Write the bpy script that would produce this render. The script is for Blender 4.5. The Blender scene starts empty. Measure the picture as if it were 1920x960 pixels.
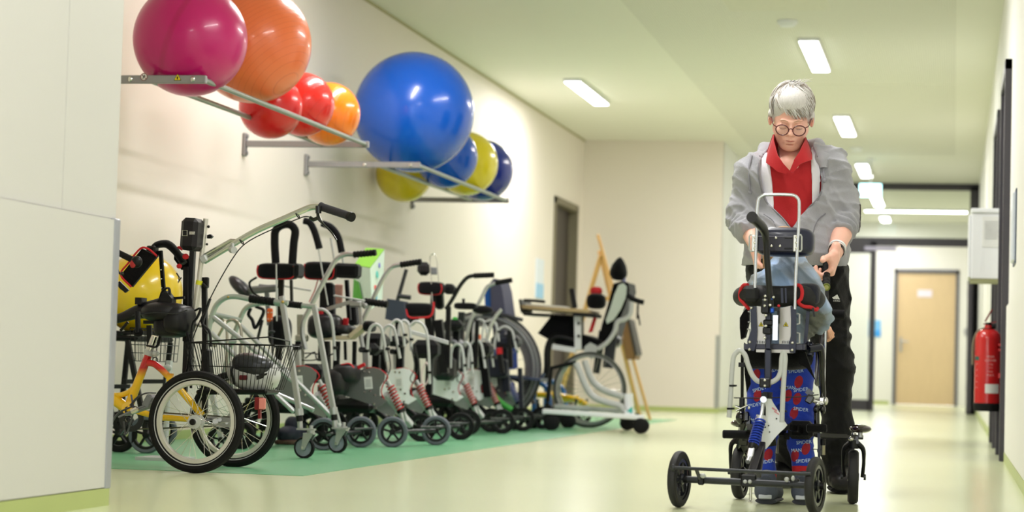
import bpy, math, random
import numpy as np
from mathutils import Vector, Matrix
from mathutils.bvhtree import BVHTree
PI = math.pi
random.seed(7)
SC = bpy.context.scene
COL = SC.collection

# ------------------------------------------------------------------ camera, world, lamps, exposure
F_PX, YAW, PITCH, ROLL, CAM_H = 3974.0, 0.2068035, 0.0520969, 0.0280348, 0.45
_r = np.array([math.cos(YAW), math.sin(YAW), 0.0])
_f = np.array([-math.sin(YAW)*math.cos(PITCH), math.cos(YAW)*math.cos(PITCH), math.sin(PITCH)])
_u = np.cross(_r, _f)
CR = _r*math.cos(ROLL) + _u*math.sin(ROLL)
CU = -_r*math.sin(ROLL) + _u*math.cos(ROLL)
CF = _f
cam_d = bpy.data.cameras.new('camera'); cam = bpy.data.objects.new('camera', cam_d); COL.objects.link(cam)
cam.matrix_world = Matrix(((CR[0], CU[0], -CF[0], 0), (CR[1], CU[1], -CF[1], 0), (CR[2], CU[2], -CF[2], CAM_H), (0, 0, 0, 1)))
cam_d.sensor_width = 36.0; cam_d.lens = F_PX/1920*36.0
cam_d.clip_start = 0.05; cam_d.clip_end = 200
cam_d.dof.use_dof = True; cam_d.dof.focus_distance = 7.95; cam_d.dof.aperture_fstop = 3.1
SC.camera = cam
EXPO = 0.22
SC.view_settings.view_transform = 'Standard'; SC.view_settings.look = 'None'
SC.view_settings.exposure = EXPO; SC.view_settings.gamma = 1.0; SC.view_settings.use_curve_mapping = False
SC.cycles.use_denoising = True
SC.cycles.max_bounces = 8; SC.cycles.diffuse_bounces = 5; SC.cycles.sample_clamp_indirect = 6.0
W = bpy.data.worlds.new('world'); SC.world = W; W.use_nodes = True
W.node_tree.nodes['Background'].inputs[0].default_value = (0.93, 0.96, 1.0, 1)
W.node_tree.nodes['Background'].inputs[1].default_value = 2.6
LAMP_E = 9.0        # emission of the ceiling lamp diffusers
LAMP_W = 44.0       # watts of the light each lamp throws down

def P(x, y, Y):
    """world point on the plane Y seen at photo pixel x, y (used to measure the photograph)"""
    d = CF + CR*((x-960)/F_PX) - CU*((y-480)/F_PX)
    d = d*(Y/d[1])
    return Vector((d[0], d[1], d[2]+CAM_H))
def PX(x, y, X):
    d = CF + CR*((x-960)/F_PX) - CU*((y-480)/F_PX)
    d = d*(X/d[0])
    return Vector((d[0], d[1], d[2]+CAM_H))
def pl(pts, Y=None):
    return [P(p[0], p[1], p[2] if len(p) > 2 else Y) for p in pts]

# ------------------------------------------------------------------ materials
def lin(c):
    c = c/255.0
    return c/12.92 if c <= 0.04045 else ((c+0.055)/1.055)**2.4
def rgb(r, g, b): return (lin(r), lin(g), lin(b), 1.0)
MATS = {}
def mat(name, col, rough=0.5, metal=0.0, var=0.06, scale=20.0, bump=0.0, bscale=200.0, coat=0.0, emit=0.0, sheen=0.0, sss=0.0, alpha=1.0, stretch=None, spec=0.5):
    if name in MATS: return MATS[name]
    m = bpy.data.materials.new(name); m.use_nodes = True
    nt = m.node_tree; b = nt.nodes['Principled BSDF']
    tc = nt.nodes.new('ShaderNodeTexCoord'); n = nt.nodes.new('ShaderNodeTexNoise')
    src = tc.outputs['Object']
    if stretch:
        mp = nt.nodes.new('ShaderNodeMapping'); mp.inputs['Scale'].default_value = stretch
        nt.links.new(src, mp.inputs[0]); src = mp.outputs[0]
    nt.links.new(src, n.inputs['Vector']); n.inputs['Scale'].default_value = scale; n.inputs['Detail'].default_value = 4
    mx = nt.nodes.new('ShaderNodeMix'); mx.data_type = 'RGBA'
    c = col
    mx.inputs[6].default_value = (c[0]*(1-var), c[1]*(1-var), c[2]*(1-var), 1)
    mx.inputs[7].default_value = (min(1, c[0]*(1+var)), min(1, c[1]*(1+var)), min(1, c[2]*(1+var)), 1)
    nt.links.new(n.outputs['Fac'], mx.inputs[0]); nt.links.new(mx.outputs[2], b.inputs['Base Color'])
    b.inputs['Roughness'].default_value = rough; b.inputs['Metallic'].default_value = metal
    b.inputs['Coat Weight'].default_value = coat; b.inputs['Coat Roughness'].default_value = 0.08
    b.inputs['Specular IOR Level'].default_value = spec
    if sheen: b.inputs['Sheen Weight'].default_value = sheen
    if sss:
        b.inputs['Subsurface Weight'].default_value = sss; b.inputs['Subsurface Radius'].default_value = (0.012, 0.005, 0.003); b.inputs['Subsurface Scale'].default_value = 1.0
    if emit:
        b.inputs['Emission Color'].default_value = col; b.inputs['Emission Strength'].default_value = emit
    if alpha < 1: b.inputs['Alpha'].default_value = alpha
    if bump:
        n2 = nt.nodes.new('ShaderNodeTexNoise'); n2.inputs['Scale'].default_value = bscale; n2.inputs['Detail'].default_value = 3
        nt.links.new(src, n2.inputs['Vector'])
        bp = nt.nodes.new('ShaderNodeBump'); bp.inputs['Strength'].default_value = bump; bp.inputs['Distance'].default_value = 0.004
        nt.links.new(n2.outputs['Fac'], bp.inputs['Height']); nt.links.new(bp.outputs[0], b.inputs['Normal'])
    MATS[name] = m
    return m
wall_m = mat('wall_paint', rgb(230, 221, 212), 0.6, var=0.01, scale=3)
wallw_m = mat('far_wall_paint', rgb(236, 235, 231), 0.6, var=0.01, scale=3)
ceil_m = mat('ceiling_paint', rgb(232, 231, 219), 0.8, var=0.01, scale=2)
panel_m = mat('wall_panel', rgb(210, 208, 207), 0.35, var=0.01, scale=3)
base_m = mat('skirting_vinyl', rgb(178, 190, 120), 0.4, var=0.04, scale=8)
dark_m = mat('dark_frame_paint', rgb(58, 54, 62), 0.4, var=0.04)
brown_m = mat('dark_brown_door', rgb(58, 50, 46), 0.5, var=0.05)
alu_m = mat('brushed_aluminium', rgb(176, 176, 178), 0.35, 0.7, var=0.05)
silver_m = mat('silver_paint', rgb(178, 180, 182), 0.32, 0.75, var=0.05)
chrome_m = mat('chrome', rgb(215, 213, 208), 0.12, 1.0, var=0.03)
sage_m = mat('silver_green_tube', rgb(168, 178, 174), 0.3, 0.55, var=0.04)
black_m = mat('black_plastic', rgb(9, 9, 11), 0.4, var=0.2, spec=.3)
blackg_m = mat('black_gloss', rgb(8, 7, 10), 0.15, var=0.1, coat=0.2)
rub_m = mat('black_rubber', rgb(14, 14, 15), 0.7, var=0.15, spec=.22, bump=0.3, bscale=300)
foam_m = mat('black_foam', rgb(18, 18, 21), 0.85, spec=.2, var=0.1, bump=0.3, bscale=500)
fab_m = mat('black_fabric', rgb(6, 6, 9), 0.9, spec=.15, var=0.2, bump=0.5, bscale=150, sheen=0.15)
navy_m = mat('dark_blue_fabric', rgb(12, 15, 36), 0.85, var=0.15, bump=0.4, bscale=150, sheen=0.2)
redtrim_m = mat('red_trim', rgb(190, 16, 28), 0.7, var=0.08)
greyp_m = mat('grey_plastic', rgb(120, 122, 126), 0.45, var=0.06)
greyt_m = mat('grey_tyre', rgb(92, 98, 108), 0.65, var=0.06)
lgrey_m = mat('light_grey_plastic', rgb(186, 188, 188), 0.4, var=0.04)
white_m = mat('white_plastic', rgb(232, 234, 238), 0.35, var=0.02)
yellow_m = mat('yellow_enamel', rgb(246, 194, 8), 0.25, var=0.04, coat=0.5)
red_m = mat('red_enamel', rgb(190, 20, 22), 0.25, var=0.06, coat=0.5)
spring_m = mat('red_spring', rgb(170, 30, 26), 0.35, var=0.1)
bspring_m = mat('blue_spring', rgb(28, 60, 180), 0.3, 0.3, var=0.1)
blue_m = mat('blue_enamel', rgb(20, 96, 175), 0.3, var=0.06, coat=0.4)
orange_m = mat('orange_plastic', rgb(226, 98, 40), 0.4, var=0.08)
dgrey_m = mat('dark_grey_metal', rgb(50, 52, 56), 0.35, 0.5, var=0.08)

# ------------------------------------------------------------------ mesh builder
class MB:
    def __init__(s): s.v = []; s.f = []; s.mi = []
    def add(s, vs, fs, mi=0):
        o = len(s.v); s.v += [tuple(v) for v in vs]; s.f += [tuple(i+o for i in f) for f in fs]; s.mi += [mi]*len(fs); return s
    def box(s, c, size, R=None, mi=0, bev=0.0):
        c = Vector(c); hx, hy, hz = [d/2 for d in size]
        b = min(bev, hx*.95, hy*.95, hz*.95)
        if b <= 0:
            vs = [Vector((x*hx, y*hy, z*hz)) for x in (-1, 1) for y in (-1, 1) for z in (-1, 1)]
            fs = [(0, 1, 3, 2), (4, 6, 7, 5), (0, 4, 5, 1), (2, 3, 7, 6), (0, 2, 6, 4), (1, 5, 7, 3)]
        else:
            vs = []; idx = {}
            for x in (-1, 1):
                for y in (-1, 1):
                    for z in (-1, 1):
                        for a in range(3):
                            e = [b, b, b]; e[a] = 0
                            idx[(x, y, z, a)] = len(vs); vs.append(Vector((x*(hx-e[0]), y*(hy-e[1]), z*(hz-e[2]))))
            fs = []
            for a in range(3):
                o1, o2 = (a+1) % 3, (a+2) % 3
                for sgn in (-1, 1):
                    q = []
                    for (p, r) in ((-1, -1), (1, -1), (1, 1), (-1, 1)):
                        k = [0, 0, 0]; k[a] = sgn; k[o1] = p; k[o2] = r; q.append(idx[(*k, a)])
                    fs.append(tuple(q if sgn > 0 else q[::-1]))
                for p in (-1, 1):
                    for r in (-1, 1):
                        k1 = [0, 0, 0]; k2 = [0, 0, 0]; k1[a] = -1; k2[a] = 1; k1[o1] = k2[o1] = p; k1[o2] = k2[o2] = r
                        q = [idx[(*k1, o1)], idx[(*k2, o1)], idx[(*k2, o2)], idx[(*k1, o2)]]
                        fs.append(tuple(q if p*r > 0 else q[::-1]))
            for x in (-1, 1):
                for y in (-1, 1):
                    for z in (-1, 1):
                        q = [idx[(x, y, z, 0)], idx[(x, y, z, 1)], idx[(x, y, z, 2)]]
                        fs.append(tuple(q if x*y*z > 0 else q[::-1]))
        if R is not None: vs = [R @ v for v in vs]
        return s.add([c+v for v in vs], fs, mi)
    def bb(s, x0, x1, y0, y1, z0, z1, mi=0, bev=0.0):
        return s.box(((x0+x1)/2, (y0+y1)/2, (z0+z1)/2), (abs(x1-x0), abs(y1-y0), abs(z1-z0)), None, mi, bev)
    def bar(s, a, b, w, h, up=(0, 0, 1), mi=0, bev=0.0):
        """rectangular bar from a to b; w across, h along up"""
        a = Vector(a); b = Vector(b); d = b-a; L = d.length; y = d/L
        z = Vector(up) - y*Vector(up).dot(y)
        if z.length < 1e-4: z = Vector((1, 0, 0)) - y*y.x
        z.normalize(); x = y.cross(z)
        R = Matrix((x, y, z)).transposed()
        return s.box((a+b)/2, (w, L, h), R, mi, bev)
    def tube(s, pts, r, n=10, smooth=0, closed=False, mi=0, cap=True, flat=1.0):
        pts = [Vector(p) for p in pts]
        rs = r if isinstance(r, (list, tuple)) else [r]*len(pts)
        if smooth:
            q = []; qr = []; N = len(pts); rng = range(N if closed else N-1)
            for i in rng:
                if closed: p0, p1, p2, p3 = pts[i-1], pts[i], pts[(i+1) % N], pts[(i+2) % N]
                else: p1, p2 = pts[i], pts[i+1]; p0 = pts[i-1] if i else p1*2-p2; p3 = pts[i+2] if i+2 < N else p2*2-p1
                # centripetal catmull-rom
                t0 = 0; t1 = t0+max(1e-6, (p1-p0).length)**.5; t2 = t1+max(1e-6, (p2-p1).length)**.5; t3 = t2+max(1e-6, (p3-p2).length)**.5
                for k in range(smooth):
                    t = t1+(t2-t1)*k/smooth
                    A1 = p0*((t1-t)/(t1-t0))+p1*((t-t0)/(t1-t0)); A2 = p1*((t2-t)/(t2-t1))+p2*((t-t1)/(t2-t1)); A3 = p2*((t3-t)/(t3-t2))+p3*((t-t2)/(t3-t2))
                    B1 = A1*((t2-t)/(t2-t0))+A2*((t-t0)/(t2-t0)); B2 = A2*((t3-t)/(t3-t1))+A3*((t-t1)/(t3-t1))
                    q.append(B1*((t2-t)/(t2-t1))+B2*((t-t1)/(t2-t1))); u = k/smooth; qr.append(rs[i]*(1-u)+rs[(i+1) % N]*u)
            if not closed: q.append(pts[-1]); qr.append(rs[-1])
            pts, rs = q, qr
        N = len(pts); vs = []; fs = []
        tang = []
        for i in range(N):
            if closed: t = pts[(i+1) % N]-pts[i-1]
            else: t = pts[min(i+1, N-1)]-pts[max(i-1, 0)]
            tang.append(t.normalized() if t.length > 1e-9 else Vector((0, 0, 1)))
        up = Vector((0, 0, 1)) if abs(tang[0].z) < 0.9 else Vector((1, 0, 0))
        x = up.cross(tang[0]).normalized()
        for i in range(N):
            x = (x - tang[i]*x.dot(tang[i]))
            x = x.normalized() if x.length > 1e-6 else tang[i].orthogonal().normalized()
            y = tang[i].cross(x)
            for k in range(n):
                a = 2*PI*k/n; vs.append(pts[i]+x*(math.cos(a)*rs[i])+y*(math.sin(a)*rs[i]*flat))
        M = N if closed else N-1
        for i in range(M):
            j = (i+1) % N
            for k in range(n): fs.append((i*n+k, i*n+(k+1) % n, j*n+(k+1) % n, j*n+k))
        if cap and not closed: fs += [tuple(range(n))[::-1], tuple((N-1)*n+k for k in range(n))]
        return s.add(vs, fs, mi)
    def lathe(s, c, axis, prof, n=24, mi=0):
        """prof: (radius, distance along axis)"""
        c = Vector(c); a = Vector(axis).normalized(); x = a.orthogonal().normalized(); y = a.cross(x)
        vs = []; fs = []
        for r, h in prof:
            for k in range(n):
                t = 2*PI*k/n; vs.append(c+a*h+x*(math.cos(t)*max(r, 1e-5))+y*(math.sin(t)*max(r, 1e-5)))
        for i in range(len(prof)-1):
            for k in range(n): fs.append((i*n+k, i*n+(k+1) % n, (i+1)*n+(k+1) % n, (i+1)*n+k))
        return s.add(vs, fs, mi)
    def cyl(s, a, b, r, n=16, mi=0, r2=None, bev=0.0):
        a = Vector(a); b = Vector(b); L = (b-a).length; r2 = r if r2 is None else r2
        pr = [(0, 0), (r, 0), (r2, L), (0, L)] if not bev else [(0, 0), (r-bev, 0), (r, bev), (r2, L-bev), (r2-bev, L), (0, L)]
        return s.lathe(a, b-a, pr, n, mi)
    def ell(s, c, r, R=None, n=20, m=12, mi=0, sq=1.0):
        vs = []; fs = []; c = Vector(c)
        def pw(v): return math.copysign(abs(v)**sq, v)
        for i in range(m+1):
            p = PI*i/m
            for k in range(n):
                t = 2*PI*k/n
                v = Vector((pw(math.sin(p))*pw(math.cos(t))*r[0], pw(math.sin(p))*pw(math.sin(t))*r[1], pw(math.cos(p))*r[2]))
                vs.append(c+(R @ v if R is not None else v))
        for i in range(m):
            for k in range(n): fs.append((i*n+k, (i+1)*n+k, (i+1)*n+(k+1) % n, i*n+(k+1) % n))
        return s.add(vs, fs, mi)
    def prism(s, poly, ext, mi=0):
        """closed polygon (3D points) extruded by the vector ext"""
        a = [Vector(p) for p in poly]; n = len(a); e = Vector(ext)
        fs = [tuple(range(n))[::-1], tuple(range(n, 2*n))]+[(i, (i+1) % n, (i+1) % n+n, i+n) for i in range(n)]
        return s.add(a+[p+e for p in a], fs, mi)
def mk(name, mb, m, parent=None, origin=(0, 0, 0), angle=35, smooth=True):
    me = bpy.data.meshes.new(name); o = Vector(origin)
    me.from_pydata([(v[0]-o.x, v[1]-o.y, v[2]-o.z) for v in mb.v], [], mb.f)
    ms = m if isinstance(m, (list, tuple)) else [m]
    for x in ms: me.materials.append(x)
    if len(ms) > 1: me.polygons.foreach_set('material_index', mb.mi)
    me.update()
    import bmesh
    bm = bmesh.new(); bm.from_mesh(me); bmesh.ops.recalc_face_normals(bm, faces=bm.faces); bm.to_mesh(me); bm.free()
    if smooth:
        me.shade_smooth(); me.set_sharp_from_angle(angle=math.radians(angle))
    ob = bpy.data.objects.new(name, me); COL.objects.link(ob)
    if parent is not None: ob.parent = parent
    else: ob.location = o
    return ob
def tag(o, label, cat, group=None, kind=None):
    if label: o['label'] = label
    if cat: o['category'] = cat
    if group: o['group'] = group
    if kind: o['kind'] = kind
    return o
class Thing:
    """an Empty at the base of a thing; parts are built in world coordinates and stored relative to it"""
    def __init__(s, name, label, cat, loc, group=None):
        s.o = bpy.data.objects.new(name, None); COL.objects.link(s.o); s.loc = Vector(loc); s.o.location = s.loc
        s.o.empty_display_size = 0.1
        tag(s.o, label, cat, group)
    def part(s, name, mb, m, parent=None, label=None, **k):
        o = mk(name, mb, m, parent if parent is not None else s.o, s.loc, **k)
        if label: o['label'] = label
        return o
def single(name, mb, m, label, cat, loc, group=None, **k):
    return tag(mk(name, mb, m, None, loc, **k), label, cat, group)
def struct(name, mb, m, **k): return tag(mk(name, mb, m, None, (0, 0, 0), **k), None, None, kind='structure')

# ------------------------------------------------------------------ the room
XL, XR, XC, XK = -4.15, 0.29, -2.493, -2.573     # alcove wall, right wall, corner wall, far corridor wall
YA, YE, YP, YD, H = 6.02, 23.63, 28.7, 36.0, 3.04
Y0 = -3.0
struct('floor', MB().bb(XL-.3, 1.2, Y0, YD+.3, -0.1, 0.0), mat('floor_vinyl', rgb(211, 217, 180), 0.22, var=0.025, scale=1.2, bump=0.03, bscale=8))
gm = mat('floor_green_vinyl', rgb(112, 178, 134), 0.3, var=0.05, scale=3, bump=0.03, bscale=8)
struct('floor_alcove_inlay', MB().prism([(XL+.01, 7.95, .0005), (-2.48, 7.97, .0005), (-2.5, 19.6, .0005), (XL+.01, 19.6, .0005)], (0, 0, .0015)), gm)
struct('ceiling', MB().bb(XL-.3, 1.2, Y0, YD+.3, H, H+.1), ceil_m)
# perforated acoustic field in the middle of the ceiling
pm = mat('perforated_ceiling', rgb(222, 223, 204), 0.8, var=0.01)
nt = pm.node_tree; b = nt.nodes['Principled BSDF']; v = nt.nodes.new('ShaderNodeTexVoronoi'); v.inputs['Scale'].default_value = 55; v.inputs['Randomness'].default_value = 0
tc = nt.nodes.new('ShaderNodeTexCoord'); nt.links.new(tc.outputs['Object'], v.inputs['Vector'])
r = nt.nodes.new('ShaderNodeValToRGB'); r.color_ramp.elements[0].position = .25; r.color_ramp.elements[0].color = (lin(192), lin(191), lin(180), 1); r.color_ramp.elements[1].position = .32; r.color_ramp.elements[1].color = rgb(230, 229, 217)
nt.links.new(v.outputs['Distance'], r.inputs[0]); nt.links.new(r.outputs[0], b.inputs['Base Color'])
for (a0, a1) in ((Y0+.5, 10.3), (10.35, 18.9), (18.95, 25.0)):
    struct('ceiling_perforated_panel', MB().bb(-2.33, -.03, a0, a1, H-.002, H+.001), pm)
struct('wall_left', MB().bb(XL-.15, XL, YA, 21.88, 0, H).bb(XL-.15, XL, 23.23, YE+.1, 0, H).bb(XL-.15, XL, 21.88, 23.23, 2.24, H), wall_m)
struct('wall_corner', MB().bb(XL-.15, XC, Y0, YA, 0, H), panel_m)
struct('wall_end', MB().bb(XL-.1, XK, YE, YE+.15, 0, H), wall_m)
struct('wall_corridor', MB().bb(XK-.15, XK, YE+.1, YD, 0, H), wallw_m)
struct('wall_far', MB().bb(XK-.1, -1.0, YD, YD+.12, 0, H).bb(.056, 1.2, YD, YD+.12, 0, H).bb(-1.0, .056, YD, YD+.12, 2.26, H), wallw_m)
DOORS = [(12.14, 13.24), (14.42, 15.72)]
mb = MB(); yy = Y0
for (a, b_) in DOORS: mb.bb(XR, XR+.15, yy, a, 0, H); mb.bb(XR, XR+.15, a, b_, 2.24, H); yy = b_
mb.bb(XR, XR+.15, yy, YP+.4, 0, H); mb.bb(1.05, 1.2, YP, YD, 0, H); mb.bb(XR, 1.2, YP+.28, YP+.4, 0, H)
struct('wall_right', mb, wallw_m)
# wall panelling: lower boards with a joint, slightly proud
struct('trim_1', MB().bb(XC, XC+.012, Y0, YA-.002, .055, .858), panel_m)
struct('trim_2', MB().bb(XC-.012, XC+.016, YA-.035, YA+.006, .05, .862, bev=.003), mat('corner_alu', rgb(168, 170, 182), .35, .5))
struct('trim_3', MB().bb(XL, XK-.01, YE-.012, YE, .05, .86), wall_m)
struct('trim_4', MB().bb(XK-.035, XK+.006, YE-.016, YE+.03, .05, .86), mat('corner_alu2', rgb(158, 160, 158), .45, .3))
struct('trim_5', MB().bb(XR-.012, XR, Y0, 12.08, .055, .86), wallw_m)
struct('trim_6', MB().bb(XC-.0005, XC+.002, Y0, 5.62, .862, H).bb(XC-.0005, XC+.002, 5.625, YA-.001, .862, H), panel_m)
for nm, q in (('baseboard_corner', (XC, XC+.014, Y0, YA)), ('baseboard_end', (XL, XK+.014, YE-.014, YE)), ('baseboard_left', (XL, XL+.012, YA, 21.8)),
              ('baseboard_corridor', (XK, XK+.012, YE, YP-.03)), ('baseboard_right', (XR-.014, XR, Y0, 12.08)), ('baseboard_right_far', (XR-.014, XR, 15.8, YP-.04)), ('baseboard_far', (XK, -1.06, YD-.012, YD))):
    struct(nm, MB().bb(*q, 0, .052), base_m)
struct('trim_7', MB().bb(XL, XL+.012, 6.1, YE-.02, 3.022, 3.038), mat('shadow_joint', rgb(176, 170, 130), .8))
# open dark doorway in the alcove wall
struct('door_1', MB().bb(XL-.12, XL-.08, 21.93, 23.18, 0.005, 2.2), brown_m)
struct('trim_door_1', MB().bb(XL-.14, XL+.02, 21.86, 21.93, 0, 2.25).bb(XL-.14, XL+.02, 23.18, 23.25, 0, 2.25).bb(XL-.14, XL+.02, 21.86, 23.25, 2.19, 2.26), mat('doorframe_beige', rgb(120, 112, 92), .5))
for i, (a, b_) in enumerate(DOORS):
    struct('door_%d' % (i+2), MB().bb(XR+.05, XR+.09, a+.06, b_-.06, .01, 2.19), dark_m)
    struct('trim_door_%d' % (i+2), MB().bb(XR-.038, XR+.14, a-.03, a+.05, 0, 2.25, bev=.003).bb(XR-.038, XR+.14, b_-.05, b_+.03, 0, 2.25, bev=.003).bb(XR-.038, XR+.14, a-.03, b_+.03, 2.19, 2.25, bev=.003), dark_m)
    struct('trim_seal_%d' % (i+2), MB().bb(XR-.01, XR+.05, a+.05, a+.07, 0.01, 2.19).bb(XR-.01, XR+.05, b_-.07, b_-.05, .01, 2.19), alu_m)
# glazed partition across the corridor
y0, y1 = YP-.035, YP+.035
struct('trim_partition', MB().bb(XK, XR, y0, y1, 2.95, H, bev=.004).bb(XK, XR, y0, y1, 2.2, 2.31, bev=.004).bb(XR-.12, XR, y0, y1, 2.25, 3.0).bb(XR-.11, XR+.0, y0, y1, 0, 2.3).bb(-1.12, -1.045, y0, y1, 0, 2.25).bb(XK, XK+.07, y0, y1, 0, 3.0)
       .bb(XK, -1.1, y0, y1, 0, .14).bb(XK, -1.1, y0-.002, y1, 2.1, 2.22), dark_m)
gl = bpy.data.materials.new('clear_glass'); gl.use_nodes = True; nt = gl.node_tree; nt.nodes.clear()
o_ = nt.nodes.new('ShaderNodeOutputMaterial'); mx = nt.nodes.new('ShaderNodeMixShader'); tr = nt.nodes.new('ShaderNodeBsdfTransparent'); gs = nt.nodes.new('ShaderNodeBsdfGlossy'); lw = nt.nodes.new('ShaderNodeLayerWeight')
gs.inputs['Roughness'].default_value = .02; tr.inputs[0].default_value = (.93, .95, .94, 1); lw.inputs[0].default_value = .25; mth = nt.nodes.new('ShaderNodeMath'); mth.operation = 'MULTIPLY'; mth.inputs[1].default_value = .6
nt.links.new(lw.outputs['Fresnel'], mth.inputs[0]); nt.links.new(mth.outputs[0], mx.inputs[0]); nt.links.new(tr.outputs[0], mx.inputs[1]); nt.links.new(gs.outputs[0], mx.inputs[2]); nt.links.new(mx.outputs[0], o_.inputs[0])
struct('window_1', MB().bb(XK+.07, XR-.12, YP-.004, YP+.004, 2.31, 2.95), gl)
struct('window_2', MB().bb(XK+.07, -1.12, YP-.004, YP+.004, .14, 2.1), gl)
struct('trim_closer', MB().bb(-1.2, -.78, YP-.08, YP-.035, 2.13, 2.19, bev=.005), mat('closer_grey', rgb(170, 165, 185), .4, .4))
struct('door_4', MB().bb(.155, .215, YP-1.0, YP-.02, .01, 2.2, bev=.004), dark_m)
struct('door_handle_4', MB().bb(.12, .155, YP-.95, YP-.93, 1.0, 1.1).bb(.11, .13, YP-.95, YP-.82, 1.05, 1.07).bb(.145, .155, YP-1.0, YP-.94, .3, .38).bb(.145, .155, YP-1.0, YP-.94, .62, .72).bb(.145, .155, YP-1.0, YP-.94, 1.5, 1.6), alu_m)
# wooden door at the end of the corridor
wood_m = mat('beech_door', rgb(214, 188, 148), .45, var=.1, scale=9, stretch=(6, 1, .35))
struct('door_5', MB().bb(-.95, .01, YD+.02, YD+.06, .005, 2.2), wood_m)
struct('trim_door_5', MB().bb(-1.005, -.95, YD-.02, YD+.1, 0, 2.26).bb(.006, .06, YD-.02, YD+.1, 0, 2.26).bb(-1.005, .06, YD-.02, YD+.1, 2.2, 2.262), mat('doorframe_grey', rgb(98, 98, 106), .5))
struct('door_handle_5', MB().bb(-.9, -.86, YD-.0, YD+.02, .88, 1.12, bev=.003).cyl((-.88, YD+.02, 1.05), (-.88, YD-.05, 1.05), .011).cyl((-.88, YD-.045, 1.05), (-.75, YD-.045, 1.05), .011), alu_m)

# ------------------------------------------------------------------ ceiling lamps
lampm = mat('lamp_diffuser', (1, 1, .98, 1), .5, var=0, emit=LAMP_E)
def lamp(x, y, w, l, label, group, power=None, across=False):
    t = Thing('ceiling_lamp', label, 'ceiling light', (x, y, H-.0), group)
    sx, sy = (l, w) if across else (w, l)
    t.part('housing', MB().bb(x-sx/2-.012, x+sx/2+.012, y-sy/2-.012, y+sy/2+.012, H-.03, H-.001, bev=.006), white_m)
    t.part('diffuser', MB().bb(x-sx/2, x+sx/2, y-sy/2, y+sy/2, H-.04, H-.028, bev=.005), lampm)
    ld = bpy.data.lights.new('lamp_light', 'AREA'); ld.shape = 'RECTANGLE'; ld.size = sx; ld.size_y = sy; ld.energy = LAMP_W if power is None else power; ld.color = (1, .975, .965); ld.spread = PI
    lo = bpy.data.objects.new('lamp_light', ld); COL.objects.link(lo); lo.parent = t.o; lo.location = (0, 0, -.045)
names = ['corridor ceiling lamp just above and behind the photographer', 'corridor ceiling lamp over the walker, above the frame', 'corridor ceiling lamp above the balls, over the frame',
         'largest lit strip lamp on the ceiling, above the grey-haired person', 'second lit strip lamp of the corridor row, right of the head', 'third lit strip lamp of the corridor row, above the exit sign', 'lit strip lamp directly behind the exit sign', 'smallest lit lamp, seen through the glass above the wooden door']
for i, (y, nm) in enumerate(zip((-.8, 3.4, 8.0, 12.4, 17.1, 21.95, 26.7, 31.4, 36.5), ['corridor strip lamp behind the camera']+names)):
    if i == 3: y = 12.3
    if i == 8: y = 34.9
    lamp(-1.14, y, .14, 1.6 if i < 8 else .9, nm, 'strip lamps along the corridor ceiling', power=LAMP_W*(.55 if i >= 6 else 1))
lamp(-3.39, 19.37, .14, 1.6, 'lit strip lamp over the alcove, left of the corridor row', 'strip lamps over the alcove')
lamp(-3.1, 11.6, .14, 1.6, 'alcove strip lamp above the ball racks, over the frame', 'strip lamps over the alcove', power=LAMP_W*.8)
lamp(-3.1, 5.0, .14, 1.6, 'strip lamp by the corner wall, over the frame', 'strip lamps over the alcove') if False else None
lamp(-.62, 33.2, .13, 1.55, 'long crosswise lit lamp beyond the glazed partition', 'crosswise lamps', power=LAMP_W*.5, across=True)
# ceiling details: detector, loudspeaker, hatch
single('smoke_detector', MB().lathe((-1.24, 15.5, H-.001), (0, 0, -1), [(0, 0), (.075, 0), (.075, .02), (.05, .045), (0, .05)]), white_m, 'white round smoke detector on the ceiling in front of the largest strip lamp', 'smoke detector', (-1.24, 15.5, H))
single('smoke_detector', MB().lathe((-1.13, 24.2, H-.001), (0, 0, -1), [(0, 0), (.07, 0), (.07, .02), (.045, .045), (0, .05)]), white_m, 'small white detector on the ceiling between the second and third strip lamps', 'smoke detector', (-1.13, 24.2, H))
struct('ceiling_hatch', MB().bb(-1.62, -.9, 14.2, 15.05, H-.006, H+.001, bev=.003).bb(-1.55, -.97, 14.27, 14.98, H-.009, H-.004, bev=.002), mat('hatch_paint', rgb(220, 218, 202), .6))

# ------------------------------------------------------------------ text helper: real letters as mesh
def text_mesh(txt, size, ext=0.0):
    cu = bpy.data.curves.new('t', 'FONT'); cu.body = txt; cu.size = size; cu.align_x = 'CENTER'; cu.align_y = 'CENTER'; cu.extrude = ext; cu.resolution_u = 2
    ob = bpy.data.objects.new('t', cu); COL.objects.link(ob)
    dg = bpy.context.evaluated_depsgraph_get()
    me = bpy.data.meshes.new_from_object(ob.evaluated_get(dg))
    vs = [v.co.copy() for v in me.vertices]; fs = [tuple(p.vertices) for p in me.polygons]
    bpy.data.objects.remove(ob); bpy.data.curves.remove(cu); bpy.data.meshes.remove(me)
    return vs, fs
def place_text(mb, txt, size, c, right=(1, 0, 0), up=(0, 0, 1), mi=0):
    vs, fs = text_mesh(txt, size); c = Vector(c); r = Vector(right).normalized(); u = Vector(up).normalized()
    return mb.add([c+r*v.x+u*v.y for v in vs], fs, mi)

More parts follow.
